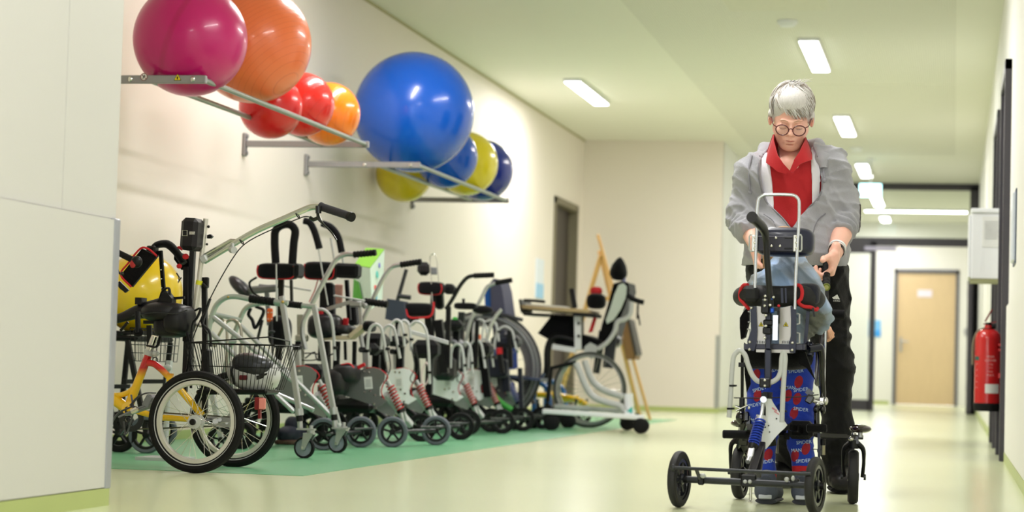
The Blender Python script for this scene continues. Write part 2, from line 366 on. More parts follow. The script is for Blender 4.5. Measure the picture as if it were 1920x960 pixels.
# ------------------------------------------------------------------ exit sign, wall signs, cabinet, extinguisher
E = Thing('exit_sign', 'lit green and white emergency exit sign hanging from the corridor ceiling', 'exit sign', (-1.0, 26.6, H))
c = P(1632, 357, 25.4); E.loc = Vector((c.x, c.y, H)); E.o.location = E.loc
E.part('sign_box', MB().box(c, (.26, .03, .155), bev=.004), mat('exit_light', rgb(176, 232, 240), .5, emit=3.6, var=0))
mb = MB()
k = c+Vector((-.04, -.017, 0))
mb.tube([k+Vector((-.02, 0, .03)), k+Vector((.0, 0, .0)), k+Vector((-.02, 0, -.03)), k+Vector((-.045, 0, -.05))], .008).tube([k+Vector((0, 0, 0)), k+Vector((.025, 0, -.025)), k+Vector((.02, 0, -.055))], .008).ell(k+Vector((-.012, 0, .052)), (.012, .004, .012)).tube([k+Vector((-.045, 0, .01)), k+Vector((-.015, 0, .025)), k+Vector((.02, 0, .01))], .007)
mb.bb(c.x+.03, c.x+.09, c.y-.018, c.y-.016, c.z-.055, c.z+.055)
E.part('pictogram', mb, mat('exit_white', (1, 1, 1, 1), .5, emit=5, var=0))
E.part('rod', MB().cyl((c.x, c.y, H), (c.x, c.y, c.z+.07), .012).cyl((c.x, c.y, H), (c.x, c.y, H-.03), .045), white_m)
single('door_sign', MB().bb(-.62, -.38, YD+.008, YD+.02, 1.8, 1.92, bev=.002), mat('sign_lilac', rgb(232, 222, 236), .5), 'small pale sign on the wooden door at the corridor end', 'door sign', (-.5, YD, 1.8))
w = P(1640, 616, YD-.02)
t = Thing('wall_sign', 'small light blue sign on the white wall left of the wooden door', 'wall sign', (w.x, YD-.02, w.z))
t.part('panel', MB().box((w.x, YD-.01, w.z), (.2, .014, .28)), mat('sign_blue', rgb(120, 190, 245), .5))
t.part('lower_band', MB().box((w.x, YD-.02, w.z-.08), (.2, .008, .1)), mat('sign_blue2', rgb(60, 160, 240), .5))
t = Thing('wall_poster', 'narrow blue and white notice on the alcove wall before the dark doorway', 'notice', (XL+.01, 21.2, 1.3))
t.part('sheet', MB().bb(XL, XL+.01, 20.95, 21.35, 1.15, 1.55), mat('paper_pale', rgb(215, 222, 232), .6))
t.part('lower_band', MB().bb(XL+.01, XL+.013, 20.95, 21.35, 1.15, 1.3), mat('paper_blue', rgb(150, 195, 230), .6))
t = Thing('wall_sign', 'slim bluish-white plate on the right wall beside the nearest dark door frame', 'wall sign', (XR, 11.1, 1.2))
t.part('plate', MB().bb(XR-.02, XR+.001, 10.75, 11.1, 1.045, 1.385, bev=.006), mat('plate_bluewhite', rgb(222, 228, 242), .3))
t.part('rear_rail', MB().bb(XR-.006, XR+.001, 10.72, 11.13, 1.03, 1.4), mat('plate_edge', rgb(60, 74, 100), .4))
# cabinet on the right wall
a = P(1820, 523, 13.4); b_ = P(1882, 391, 13.4)
t = Thing('wall_cabinet', 'white metal wall cabinet with a paper notice, above the fire extinguisher', 'cabinet', (XR, 13.6, a.z))
t.part('body', MB().bb(a.x, XR, 13.4, 13.9, a.z, b_.z-.03, bev=.006), white_m)
t.part('lid', MB().bb(a.x-.006, XR, 13.39, 13.91, b_.z-.03, b_.z, bev=.006), white_m)
t.part('door', MB().bb(a.x-.018, a.x-.001, 13.41, 13.89, a.z+.01, b_.z-.04, bev=.004), white_m)
t.part('base_edge', MB().bb(a.x-.004, XR, 13.395, 13.9, a.z-.008, a.z+.001), mat('edge_olive', rgb(150, 150, 110), .5))
nb = t.part('notice', MB().bb(a.x+.065, XR-.012, 13.396, 13.3995, a.z+.2, b_.z-.05), mat('paper', rgb(226, 227, 226), .7))
mb = MB()
for i in range(9): mb.bb(a.x+.08, a.x+.08+.075+.03*random.random(), 13.3945, 13.396, b_.z-.085-i*.013, b_.z-.081-i*.013)
t.part('print', mb, mat('print_grey', rgb(165, 168, 170), .7), nb)
# fire extinguisher
c = P(1852, 688, 13.05); R_ = .078
zb = P(1852, 771, 13.05).z; zt = P(1852, 622, 13.05).z
t = Thing('fire_extinguisher', 'red fire extinguisher with black base hung on the right wall', 'fire extinguisher', (c.x, 13.05, zb))
c = Vector((c.x, 13.05, 0))
t.part('cylinder', MB().lathe((c.x, c.y, zb+.04), (0, 0, 1), [(0, 0), (R_, 0), (R_, zt-zb-.085), (R_*.93, zt-zb-.055), (R_*.7, zt-zb-.035), (R_*.32, zt-zb-.02), (.022, zt-zb)], 32), red_m)
t.part('base_ring', MB().lathe((c.x, c.y, zb), (0, 0, 1), [(0, 0), (R_+.001, 0), (R_+.003, .01), (R_+.003, .045), (R_-.002, .05)], 32), rub_m)
t.part('valve', MB().cyl((c.x, c.y, zt-.03), (c.x, c.y, zt+.02), .035).cyl((c.x, c.y, zt), (c.x, c.y, zt+.055), .018).cyl((c.x, c.y, zt+.03), (c.x+.045, c.y, zt+.035), .014), black_m)
t.part('handle', MB().bar((c.x-.03, c.y, zt+.045), (c.x+.045, c.y, zt+.06), .02, .008).bar((c.x-.02, c.y, zt+.06), (c.x+.02, c.y, zt+.135), .02, .01), mat('dark_red', rgb(120, 20, 24), .4))
t.part('hose', MB().tube([(c.x-.02, c.y, zt+.02), (c.x-.06, c.y-.01, zt+.0), (c.x-.085, c.y, zt-.06), (c.x-.088, c.y+.01, zt-.2)], .008, smooth=6), mat('hose_grey', rgb(120, 110, 90), .6))
for z_ in (zb+.2, zb+.36, zt-.1): t.part('bracket', MB().bb(c.x+.06, XR, 12.99, 13.1, z_, z_+.03), red_m)
def wrap(mb, vs, fs, zc, ang0, r, mi=0):
    out = [(c.x+math.sin(ang0+v.x/r)*r, c.y-math.cos(ang0+v.x/r)*r, zc+v.y) for v in vs]
    mb.add(out, fs, mi)
def rect_grid(w, h, n=10):
    vs = [Vector((w*(i/n-.5), h*(j-.5), 0)) for i in range(n+1) for j in (0, 1)]
    return vs, [(2*i, 2*i+2, 2*i+3, 2*i+1) for i in range(n)]
lb = MB(); wrap(lb, *rect_grid(.09, .055), zb+.135, .38, R_+.001)
t.part('label', lb, mat('label_white', rgb(225, 225, 225), .5))
lb = MB(); wrap(lb, *rect_grid(.04, .022), zb+.315, -.98, R_+.001)
t.part('label', lb, mat('label_green', rgb(10, 90, 80), .5))
lb = MB()
for i, (tx, sz) in enumerate((('FEUER', .016), ('LÖSCHER', .016), ('12 kg', .012), ('1 2 3', .012), ('Pulver', .012), ('A B C', .016))):
    wrap(lb, *text_mesh(tx, sz), zb+.325-i*.022, .2, R_+.0012)
for i in range(5): wrap(lb, *text_mesh('I i I', .012), zb+.28-i*.035, -.95, R_+.0012)
t.part('lettering', lb, mat('lettering_pink', rgb(235, 190, 190), .6))

# ------------------------------------------------------------------ ball racks and balls
bar_m = mat('rack_tube', rgb(150, 156, 152), .35, .6, var=.04)
arm_m = mat('rack_arm', rgb(150, 148, 150), .4, .5, var=.04)
ZR = 1.725
def rack(ya, yb, label):
    t = Thing('ball_rack', label, 'ball rack', (XL, (ya+yb)/2, ZR), 'wall racks for exercise balls')
    for i, y in enumerate((ya, yb)):
        a_ = t.part('arm', MB().bb(XL+.02, -3.378, y-.012, y+.012, ZR-.019, ZR+.019, bev=.003), arm_m)
        t.part('wall_plate', MB().bb(XL, XL+.02, y-.025, y+.025, ZR-.075, ZR+.065, bev=.006).cyl((XL+.018, y, ZR-.055), (XL+.03, y, ZR-.055), .011).cyl((XL+.018, y, ZR+.045), (XL+.03, y, ZR+.045), .011), arm_m, a_)
        if y == ya:
            for xx in (-3.415, -3.7, -3.8+.02) if False else (-3.44, -3.745):
                t.part('bolt', MB().lathe((xx, y-.012, ZR), (0, -1, 0), [(0, .008), (.008, .008), (.012, .004), (.012, 0)], 12), chrome_m, a_)
    for x in (-3.4, -3.67):
        t.part('bar', MB().cyl((x, ya+.01, ZR+.002), (x, yb-.01, ZR+.002), .0135, 20), bar_m)
    return t
r1 = rack(9.17, 11.93, 'grey wall rack with warning stickers, nearer one, holding pink, orange and red balls')
r2 = rack(13.15, 15.92, 'grey wall rack farther along, holding the blue and yellow balls')
arm0 = [o for o in r1.o.children if o.name.startswith('arm')][0]
q = P(270, 144, 9.157); s_ = r1.part('sticker', MB().lathe((q.x, 9.157, q.z), (0, -1, 0), [(.0175, 0), (.0175, .0006), (0, .0006)], 24), mat('stk_white', rgb(235, 232, 228), .5), arm0)
mb = MB().lathe((q.x, 9.1563, q.z), (0, -1, 0), [(.0175, 0), (.0175, .0008), (.0145, .0008), (.0145, 0)], 24).bar((q.x-.011, 9.1557, q.z+.011), (q.x+.011, 9.1557, q.z-.011), .0006, .003, up=(1, 0, 1))
r1.part('prohibition_ring', mb, mat('stk_red', rgb(120, 24, 34), .5), arm0)
r1.part('prohibition_figure', MB().tube([(q.x-.005, 9.1555, q.z-.009), (q.x, 9.1555, q.z), (q.x+.004, 9.1555, q.z+.008)], .0018).bar((q.x-.007, 9.1555, q.z+.004), (q.x+.008, 9.1555, q.z+.002), .0005, .003), black_m, arm0)
q = P(333, 145, 9.157)
def tri(mb, c, s, y, mi=0, th=.0006): return mb.prism([(c.x-s, y, c.z-s*.8), (c.x+s, y, c.z-s*.8), (c.x, y, c.z+s*.95)], (0, -th, 0), mi)
r1.part('warning_sticker', tri(MB(), q, .0185, 9.157), black_m, arm0)
r1.part('warning_triangle', tri(MB(), q, .015, 9.1562), mat('stk_yellow', rgb(228, 208, 20), .5), arm0)
r1.part('warning_symbol', MB().box((q.x, 9.1553, q.z-.003), (.007, .0006, .012)), black_m, arm0)

def ball_mat(name, col, rough=.22, rings=0, ringw=.03, coat=.5, axis=(0, 0, 1), trans=0.0):
    m = mat(name, col, rough, var=.04, scale=5, coat=coat)
    if rings:
        nt = m.node_tree; b = nt.nodes['Principled BSDF']; tc = nt.nodes.new('ShaderNodeTexCoord'); mp = nt.nodes.new('ShaderNodeMapping')
        mp.inputs['Rotation'].default_value = axis; w = nt.nodes.new('ShaderNodeTexWave'); w.bands_direction = 'Z'; w.inputs['Scale'].default_value = rings; w.inputs['Distortion'].default_value = .15
        nt.links.new(tc.outputs['Object'], mp.inputs[0]); nt.links.new(mp.outputs[0], w.inputs[0])
        rp = nt.nodes.new('ShaderNodeMapRange'); rp.inputs[1].default_value = 0; rp.inputs[2].default_value = .03; nt.links.new(w.outputs['Fac'], rp.inputs[0])
        bp = nt.nodes.new('ShaderNodeBump'); bp.inputs['Strength'].default_value = .2; bp.inputs['Distance'].default_value = .002
        nt.links.new(rp.outputs[0], bp.inputs['Height']); nt.links.new(bp.outputs[0], b.inputs['Normal'])
        src = b.inputs['Base Color'].links[0].from_socket
        mx = nt.nodes.new('ShaderNodeMix'); mx.data_type = 'RGBA'; mx.inputs[6].default_value = (col[0]*.85, col[1]*.75, col[2]*.75, 1)
        nt.links.new(rp.outputs[0], mx.inputs[0]); nt.links.new(src, mx.inputs[7]); nt.links.new(mx.outputs[2], b.inputs['Base Color'])
    return m
def ball(x, y, z, r, m, label, group='exercise balls on the wall racks', plug=None):
    """a ball with its moulded seams' plug"""
    mb = MB().ell((x, y, z), (r, r, r), n=64, m=40)
    if plug is None: return single('exercise_ball', mb, m, label, 'exercise ball', (x, y, z), group)
    t = Thing('exercise_ball', label, 'exercise ball', (x, y, z), group)
    t.part('shell', mb, m)
    d = Vector(plug).normalized()
    t.part('plug', MB().lathe(Vector((x, y, z))+d*(r-.001), d, [(0, .004), (.009, .004), (.012, .001), (.017, .002), (.02, 0)], 20), m)
    return t
XB = -3.535
def rz(r): return ZR+math.sqrt((r+.0135)**2-.135**2)
ball(XB, 9.36, 1.94, .267, ball_mat('ball_magenta', rgb(190, 2, 104), .3, rings=.9, coat=.2, axis=(0, 1.2, 0)), 'magenta exercise ball at the near end of the nearer rack')
ball(XB, 10.25, 2.055, .30, ball_mat('ball_orange', rgb(238, 118, 68), .3, coat=.25, rings=13, axis=(.2, .75, 0)), 'large coral-orange exercise ball beside the magenta one', plug=(-.25, -.8, -.58))
ball(XB, 11.12, rz(.176), .176, ball_mat('ball_red', rgb(226, 40, 34), .25, coat=.3, rings=10, axis=(.3, 1.0, 0)), 'small red exercise ball in front of the bright orange one')
ball(XB, 11.62, rz(.182), .182, ball_mat('ball_tangerine', rgb(250, 128, 14), .22, rings=9, axis=(.1, 1.3, 0)), 'small bright orange exercise ball at the far end of the nearer rack')
ball(-3.6, 10.77, 1.80, .171, ball_mat('ball_darkred', rgb(214, 26, 30), .25, coat=.2), 'red exercise ball wedged between rack and wall behind the red one')
ball(XB, 13.55, rz(.4), .4, ball_mat('ball_blue', rgb(0, 82, 190), .24, coat=.25), 'largest exercise ball, glossy blue, on the farther rack')
ball(XB, 14.5, rz(.22), .22, ball_mat('ball_blue2', rgb(0, 80, 186), .24, coat=.25), 'medium blue exercise ball directly behind the largest blue ball')
ball(XB+.01, 15.07, 1.925, .235, ball_mat('ball_yellow', rgb(226, 206, 30), .25), 'yellow exercise ball standing between two blue balls on the farther rack')
ball(XB, 15.66, rz(.235), .235, ball_mat('ball_navy', rgb(4, 38, 142), .24, coat=.25), 'dark blue exercise ball at the far end of the farther rack')
ball(-3.92, 14.8, 1.82, .205, ball_mat('ball_lemon', rgb(222, 196, 24), .3), 'yellow exercise ball hanging low between the farther rack and the wall')

# ------------------------------------------------------------------ wheels and shared hardware
def axes(axis):
    a = Vector(axis).normalized(); x = a.orthogonal().normalized(); return a, x, a.cross(x)
def tyre_prof(R, tr, w=None):
    w = w or tr
    return [(R-tr*2.0, -w*.45), (R-tr*.9, -w), (R-tr*.25, -w*.75), (R, 0), (R-tr*.25, w*.75), (R-tr*.9, w), (R-tr*2.0, w*.45)]
def spoked_wheel(T, c, axis, R, rimm, tyrem, nsp=20, tr=.021, name='wheel'):
    """bicycle wheel: rim and hub > tyre, spokes"""
    c = Vector(c); a, x, y = axes(axis); r1 = R-2*tr+.004
    rim = MB().lathe(c, a, [(r1, -.011), (r1-.014, -.011), (r1-.018, -.004), (r1-.018, .004), (r1-.014, .011), (r1, .011)], 56)
    w = T.part(name, rim, rimm)
    T.part('tyre', MB().lathe(c, a, tyre_prof(R, tr, .019), 64), tyrem, w)
    if tr > .015:
        for s_ in (-1, 1): T.part('reflective_stripe', MB().lathe(c, a, [(R-tr*1.55, s_*.0155), (R-tr*1.4, s_*.0172)], 56), mat('reflective_grey', rgb(170, 170, 172), .4), w)
    hub = MB().lathe(c, a, [(0, -.034), (.012, -.034), (.014, -.026), (.027, -.025), (.027, -.02), (.013, -.016), (.013, .016), (.027, .02), (.027, .025), (.014, .026), (.012, .034), (0, .034)], 24)
    T.part('hub', hub, lgrey_m, w)
    T.part('hub_cap', MB().lathe(c-a*.034, -a, [(.0125, 0), (.0125, .008), (.009, .011), (0, .011)], 20), black_m, w)
    T.part('hub_cap', MB().lathe(c+a*.034, a, [(.0125, 0), (.0125, .008), (.009, .011), (0, .011)], 20), black_m, w)
    sp = MB()
    for k in range(nsp):
        th = 2*PI*(k+.3)/nsp; s_ = 1 if k % 2 else -1; of = .75 if (k//2) % 2 else -.75
        p0 = c+a*(s_*.022)+(x*math.cos(th+of)+y*math.sin(th+of))*.024
        p1 = c+a*(s_*.002)+(x*math.cos(th)+y*math.sin(th))*(r1-.016)
        sp.tube([p0, p1], .0011, 5)
    T.part('spokes', sp, chrome_m, w)
    return w
def cast_wheel(T, c, axis, R, rimm, tyrem, nsp=5, tr=.012, w=.015, name='wheel', solid=False):
    """moulded wheel with a few broad spokes: hub and spokes > tyre"""
    c = Vector(c); a, x, y = axes(axis); ri = R-tr*1.6
    m = MB().lathe(c, a, [(ri+.002, -w*.7), (ri-.012, -w*.7), (ri-.014, 0), (ri-.012, w*.7), (ri+.002, w*.7)], 36)
    m.lathe(c, a, [(0, -w*1.1), (R*.14, -w*1.1), (R*.2, -w*.8), (R*.2, w*.8), (R*.14, w*1.1), (0, w*1.1)], 20)
    if solid: m.lathe(c, a, [(R*.15, -w*.35), (ri-.008, -w*.5), (ri-.008, w*.5), (R*.15, w*.35)], 30)
    else:
        for k in range(nsp):
            d = x*math.cos(2*PI*k/nsp+.4)+y*math.sin(2*PI*k/nsp+.4)
            m.bar(c+d*(R*.15), c+d*(ri-.008), R*.13, w*1.0, up=a, bev=.003)
    wh = T.part(name, m, rimm)
    T.part('tyre', MB().lathe(c, a, [(ri, -w*.85), (R-tr*.6, -w), (R-tr*.15, -w*.7), (R, -w*.25), (R, w*.25), (R-tr*.15, w*.7), (R-tr*.6, w), (ri, w*.85)], 40), tyrem, wh)
    return wh
def caster(T, c, R, heading=0.0, forkm=alu_m, wm=lgrey_m, tm=rub_m, top=.06, solid=True, w=.013):
    """swivel caster: fork > wheel, the wheel centre at c"""
    c = Vector(c); d = Vector((math.cos(heading), math.sin(heading), 0)); n = Vector((-d.y, d.x, 0))
    piv = c-d*(R*.6)
    m = MB()
    for s_ in (-1, 1):
        m.prism([c+n*(s_*(w+.004))+Vector((0, 0, -.01))-d*.008, c+n*(s_*(w+.004))+Vector((0, 0, -.01))+d*.008, piv+n*(s_*(w+.004))+d*.03+Vector((0, 0, R+.012)), piv+n*(s_*(w+.004))-d*.016+Vector((0, 0, R+.012))], n*(s_*.004))
    m.box(piv+d*.006+Vector((0, 0, R+.014)), (.05, 2*(w+.008), .006), Matrix((d, n, Vector((0, 0, 1)))).transposed())
    m.cyl(piv+Vector((0, 0, R+.014)), piv+Vector((0, 0, R+.032)), .018).cyl(piv+Vector((0, 0, R+.03)), piv+Vector((0, 0, R+top)), .009)
    f = T.part('caster_fork', m, forkm)
    T.part('axle_bolt', MB().cyl(c-n*(w+.012), c+n*(w+.012), .006, 8), chrome_m, f)
    a, x, y = axes(n)
    mm = MB().lathe(c, a, [(0, -w*.9), (R*.25, -w*.9), (R*.3, -w*.55), (R*.74, -w*.5), (R*.78, -w*.8), (R*.78, w*.8), (R*.74, w*.5), (R*.3, w*.55), (R*.25, w*.9), (0, w*.9)], 28)
    T.part('caster_wheel', mm, wm, f)
    T.part('tyre', MB().lathe(c, a, [(R*.77, -w*.9), (R*.93, -w), (R, -w*.4), (R, w*.4), (R*.93, w), (R*.77, w*.9)], 32), tm, f)
    return piv+Vector((0, 0, R+top))
def coil(mb, a, b, R, turns, wr, n=8):
    a = Vector(a); b = Vector(b); ax, x, y = axes(b-a); L = (b-a).length; N = int(turns*10)
    return mb.tube([a+ax*(L*i/N)+(x*math.cos(2*PI*i/10)+y*math.sin(2*PI*i/10))*R for i in range(N+1)], wr, n)
def grip(mb, a, b, r, ribs=9, n=14):
    a = Vector(a); b = Vector(b); L = (b-a).length; pr = [(0, 0), (r*.9, 0)]
    for i in range(ribs): pr += [(r, L*(i+.15)/ribs), (r, L*(i+.6)/ribs), (r*.86, L*(i+.7)/ribs), (r*.86, L*(i+.95)/ribs)]
    pr += [(r, L), (0, L)]
    return mb.lathe(a, b-a, pr, n)
def pad(mb, c, size, R=None, k=.45):
    """soft rounded cushion"""
    return mb.ell(c, (size[0]/2, size[1]/2, size[2]/2), R, 28, 16, sq=k)
def wire_basket(T, name, cx, y0, y1, x0, x1, z0, z1, taper, m, nx, ny, nz=3, wr=.0019):
    """open basket of welded wires"""
    yc = (y0+y1)/2; xc = (x0+x1)/2; mb = MB()
    def cor(f, u, v):  # f 0 bottom ..1 top; u,v in -1..1
        k = 1-(1-f)*taper
        return Vector((xc+u*(x1-x0)/2*k, yc+v*(y1-y0)/2*k, z0+(z1-z0)*f))
    for f in [i/nz for i in range(nz+1)]:
        mb.tube([cor(f, -1, -1), cor(f, 1, -1), cor(f, 1, 1), cor(f, -1, 1)], wr*1.7 if f == 1 else wr*1.25, 6, closed=True)
    for i in range(nx+1):
        u = -1+2*i/nx
        mb.tube([cor(1, u, -1), cor(0, u, -1), cor(0, u, 1), cor(1, u, 1)], wr, 5)
    for i in range(1, ny):
        v = -1+2*i/ny
        mb.tube([cor(1, -1, v), cor(0, -1, v), cor(0, 1, v), cor(1, 1, v)], wr, 5)
    return T.part(name, mb, m), cor

# ------------------------------------------------------------------ the tricycle
TN, TM, TF = 7.87, 8.14, 8.42
T = Thing('adaptive_tricycle', 'red and yellow three-wheeled therapy cycle with wire basket and raised push bar', 'tricycle', (P(368, 793, TN).x, TM, 0))
whitem = mat('rim_offwhite', rgb(206, 203, 196), .35, .2)
cN = P(368, 793, TN); cN.z = .2; cF = P(440, 781, TF); cF.z = .2
spoked_wheel(T, cN, (0.03, 1, 0), .2, whitem, rub_m, 28, name='rear_wheel')
spoked_wheel(T, cF, (0.03, 1, 0), .2, whitem, rub_m, 28, name='rear_wheel')
T.part('axle', MB().cyl(cN+Vector((0, .03, 0)), cF+Vector((0, -.03, 0)), .011), dgrey_m)
ym = yellow_m; cc = P(378, 790, TM)
# yellow frame with red painted seat-tube head
grad = mat('yellow_red_fade', rgb(246, 194, 8), .25, coat=.5)
nt = grad.node_tree; b = nt.nodes['Principled BSDF']; tc = nt.nodes.new('ShaderNodeTexCoord'); sx = nt.nodes.new('ShaderNodeSeparateXYZ'); mr = nt.nodes.new('ShaderNodeMapRange')
mr.inputs[1].default_value = P(270, 708, TM).z; mr.inputs[2].default_value = P(270, 690, TM).z
nt.links.new(tc.outputs['Object'], sx.inputs[0]); nt.links.new(sx.outputs['Z'], mr.inputs[0]); mx = nt.nodes.new('ShaderNodeMix'); mx.data_type = 'RGBA'; mx.inputs[6].default_value = rgb(246, 194, 8); mx.inputs[7].default_value = rgb(196, 18, 22)
nt.links.new(mr.outputs[0], mx.inputs[0]); nt.links.new(mx.outputs[2], b.inputs['Base Color'])
fr = MB()
fr.tube(pl([(279, 664), (240, 765)], TM), [.016, .019], 16)
fr.tube(pl([(277, 680), (292, 684), (380, 779)], TM-.05), .0135, 14, smooth=6).tube(pl([(277, 680), (292, 684), (380, 779)], TM+.06), .0135, 14, smooth=6)
fr.tube(pl([(160, 690), (198, 735), (240, 768)], TM), .023, 16, smooth=5)
fr.tube(pl([(150, 700), (205, 740), (238, 737), (256, 722)], TM), .011, 12, smooth=5)
fr.cyl(P(240, 765, TM-.045), P(240, 765, TM+.045), .026)
fr.tube(pl([(240, 766), (300, 783), (366, 786)], TM-.06), .0125, 12).tube(pl([(240, 766), (300, 783), (366, 786)], TM+.07), .0125, 12)
fr.bar(P(320, 700, TM-.06), P(318, 716, TM-.06), .02, .02)
T.part('frame', fr, grad)
T.part('seat_clamp', MB().cyl(P(281, 657, TM), P(278, 666, TM), .022).cyl(P(288, 662, TM-.03), P(294, 664, TM-.03), .012).box(P(292, 663, TM), (.02, .03, .018), bev=.004), lgrey_m)
T.part('seat_post', MB().cyl(P(290, 630, TM), P(279, 662, TM), .0155), chrome_m)
T.part('quick_release', MB().tube([P(291, 675, TM-.02)+Vector((math.cos(a_)*.011, 0, math.sin(a_)*.011)) for a_ in [i*PI/5 for i in range(10)]], .0022, 6, closed=True), dgrey_m)
# saddle
sd = MB().ell(P(312, 586, TM), (.095, .11, .042), n=30, m=16, sq=.8).tube(pl([(305, 578), (262, 584), (232, 594), (205, 602)], TM), [.045, .03, .02, .017], 16, smooth=6)
sd.ell(P(338, 600, TM), (.05, .105, .06), sq=.6).ell(P(322, 612, TM), (.065, .08, .045), sq=.6)
T.part('saddle', sd, mat('saddle_vinyl', rgb(12, 11, 18), .45, spec=.35, var=.15))
T.part('saddle_piping', MB().tube(pl([(248, 591), (290, 586), (330, 588), (352, 581)], TM-.112), .0022, 6, smooth=5), dgrey_m)
T.part('hip_flap', MB().tube(pl([(258, 584), (259, 623)], TM-.14), .022, 18, flat=.35).ell(P(259, 623, TM-.14), (.022, .009, .018)), fab_m)
T.part('saddle_rail', MB().bar(P(270, 604, TM-.02), P(306, 604, TM-.02), .02, .014).bar(P(280, 610, TM), P(281, 660, TM), .016, .02).bb(P(268, 0, TM).x, P(292, 0, TM).x, TM-.02, TM+.02, P(0, 585, TM).z, P(0, 575, TM).z), black_m)
T.part('saddle_strut', MB().tube(pl([(226, 620), (240, 604)], TM), .006), black_m)
# back support column, headrest block, silver tube
T.part('back_column', MB().bar(P(362, 462, 8.25), P(357, 560, 8.25), .024, .02).bar(P(357, 560, 8.25), P(356, 700, 8.25), .026, .024), mat('column_grey', rgb(34, 34, 38), .45, .3))
T.part('back_rail', MB().bar(P(349, 500, 8.22), P(348, 640, 8.22), .018, .02).bar(P(350, 640, 8.2), P(346, 735, 8.2), .02, .02).bar(P(383, 520, 8.24), P(386, 730, 8.24), .018, .02), black_m)
hr = MB(); hr.box(P(361, 440, 8.16), (.072, .11, .132), Matrix.Rotation(.04, 3, 'Y'), bev=.016)
hd = T.part('headrest', hr, mat('headrest_vinyl', rgb(20, 16, 22), .45, spec=.35, var=.1))
T.part('buckle', MB().box(P(360, 437, 8.1), (.022, .004, .012)).tube([P(342, 432, 8.1), P(351, 432, 8.1), P(351, 442, 8.1), P(342, 442, 8.1)], .0016, 6, closed=True).lathe(P(358, 437.5, 8.098), (0, -1, 0), [(.0035, 0), (.0035, .003), (0, .003)], 10).lathe(P(363.5, 437.5, 8.098), (0, -1, 0), [(.0035, 0), (.0035, .003), (0, .003)], 10), chrome_m, hd)
T.part('silver_upright', MB().cyl(P(386, 410, 8.2), P(373, 530, 8.2), .0105, 18).cyl(P(373, 528, 8.2), P(365, 590, 8.2), .0125, 18).cyl(P(365, 590, 8.2), P(362, 636, 8.2), .0095, 18).cyl(P(363, 600, 8.2), P(362, 618, 8.2), .015).cyl(P(362, 606, 8.2), P(376, 610, 8.2), .008).ell(P(376, 610, 8.2), (.011, .011, .009)), mat('steel_tube', rgb(208, 204, 196), .28, .55))
T.part('yellow_ring', MB().cyl(P(374, 526, 8.2), P(372.5, 534, 8.2), .0135), mat('lime_tape', rgb(214, 214, 40), .5))
T.part('upright_stud', MB().ell(P(391, 425, 8.2), (.006, .006, .006)).ell(P(388, 458, 8.2), (.005, .005, .005)).prism([P(388, 441, 8.19), P(394, 439, 8.19), P(398, 443, 8.19), P(394, 447, 8.19), P(388, 447, 8.19)], (0, .02, 0)), black_m)
T.part('column_knob', MB().box(P(387, 530, 8.22), (.02, .02, .045), bev=.004).cyl(P(380, 532, 8.2), P(388, 540, 8.2), .006).tube(pl([(340, 520), (334, 530), (336, 520), (331, 512)], 8.25), .003), black_m)
# push bar
pbp = [(383, 490, 8.2), (430, 462, 8.2), (480, 433, 8.2), (530, 411, 8.2), (562, 397, 8.2), (582, 389, 8.2), (597, 388, 8.19), (606, 390, 8.18)]
pb = T.part('push_bar', MB().tube(pl(pbp), .0125, 18, smooth=6).tube(pl([(381, 480, 8.2), (433, 451, 8.2), (446, 452, 8.2)]), .008, 10), mat('chrome_green', rgb(204, 208, 196), .15, .8))
T.part('grip', MB().tube(pl([(601, 387.5, 8.18), (606, 389, 8.175), (652, 404, 8.12), (659, 407, 8.11)]), [.019, .0165, .0165, .0185], 20), mat('grip_rubber', rgb(42, 40, 46), .7, bump=.3), pb)
T.part('grip_cap', MB().cyl(P(655, 405.5, 8.118), P(660, 407.3, 8.108), .0195), black_m, pb)
T.part('brake_lever', MB().tube(pl([(595, 396), (598, 410), (606, 420), (620, 434), (631, 450)], 8.15), [.009, .013, .007, .006, .005], 10, smooth=5, flat=.6).cyl(P(597, 386, 8.15), P(597, 400, 8.15), .012).tube(pl([(581, 408), (588, 412), (598, 408)], 8.15), .008), blackg_m, pb)
T.part('bracket', MB().cyl(P(434, 468, 8.185), P(439, 469, 8.16), .014).cyl(P(436, 456, 8.18), P(437, 474, 8.18), .006), lgrey_m, pb); T.part('bracket', MB().box(P(384, 486, 8.2), (.03, .045, .03), Matrix.Rotation(-.5, 3, 'Y'), bev=.005), lgrey_m, pb)
T.part('brake_cable', MB().tube(pl([(582, 407), (572, 406), (560, 410), (520, 426), (470, 450), (452, 464), (438, 482), (415, 520), (396, 556), (380, 590), (360, 640), (350, 690)], 8.15), .0024, 6, smooth=4), black_m)
for (x_, y_) in ((557, 404), (452, 453)):
    T.part('cable_tie', MB().lathe(P(x_, y_, 8.2), P(x_+5, y_-3, 8.2)-P(x_, y_, 8.2), [(.0145, 0), (.0155, .002), (.0145, .005)], 18), black_m, pb)
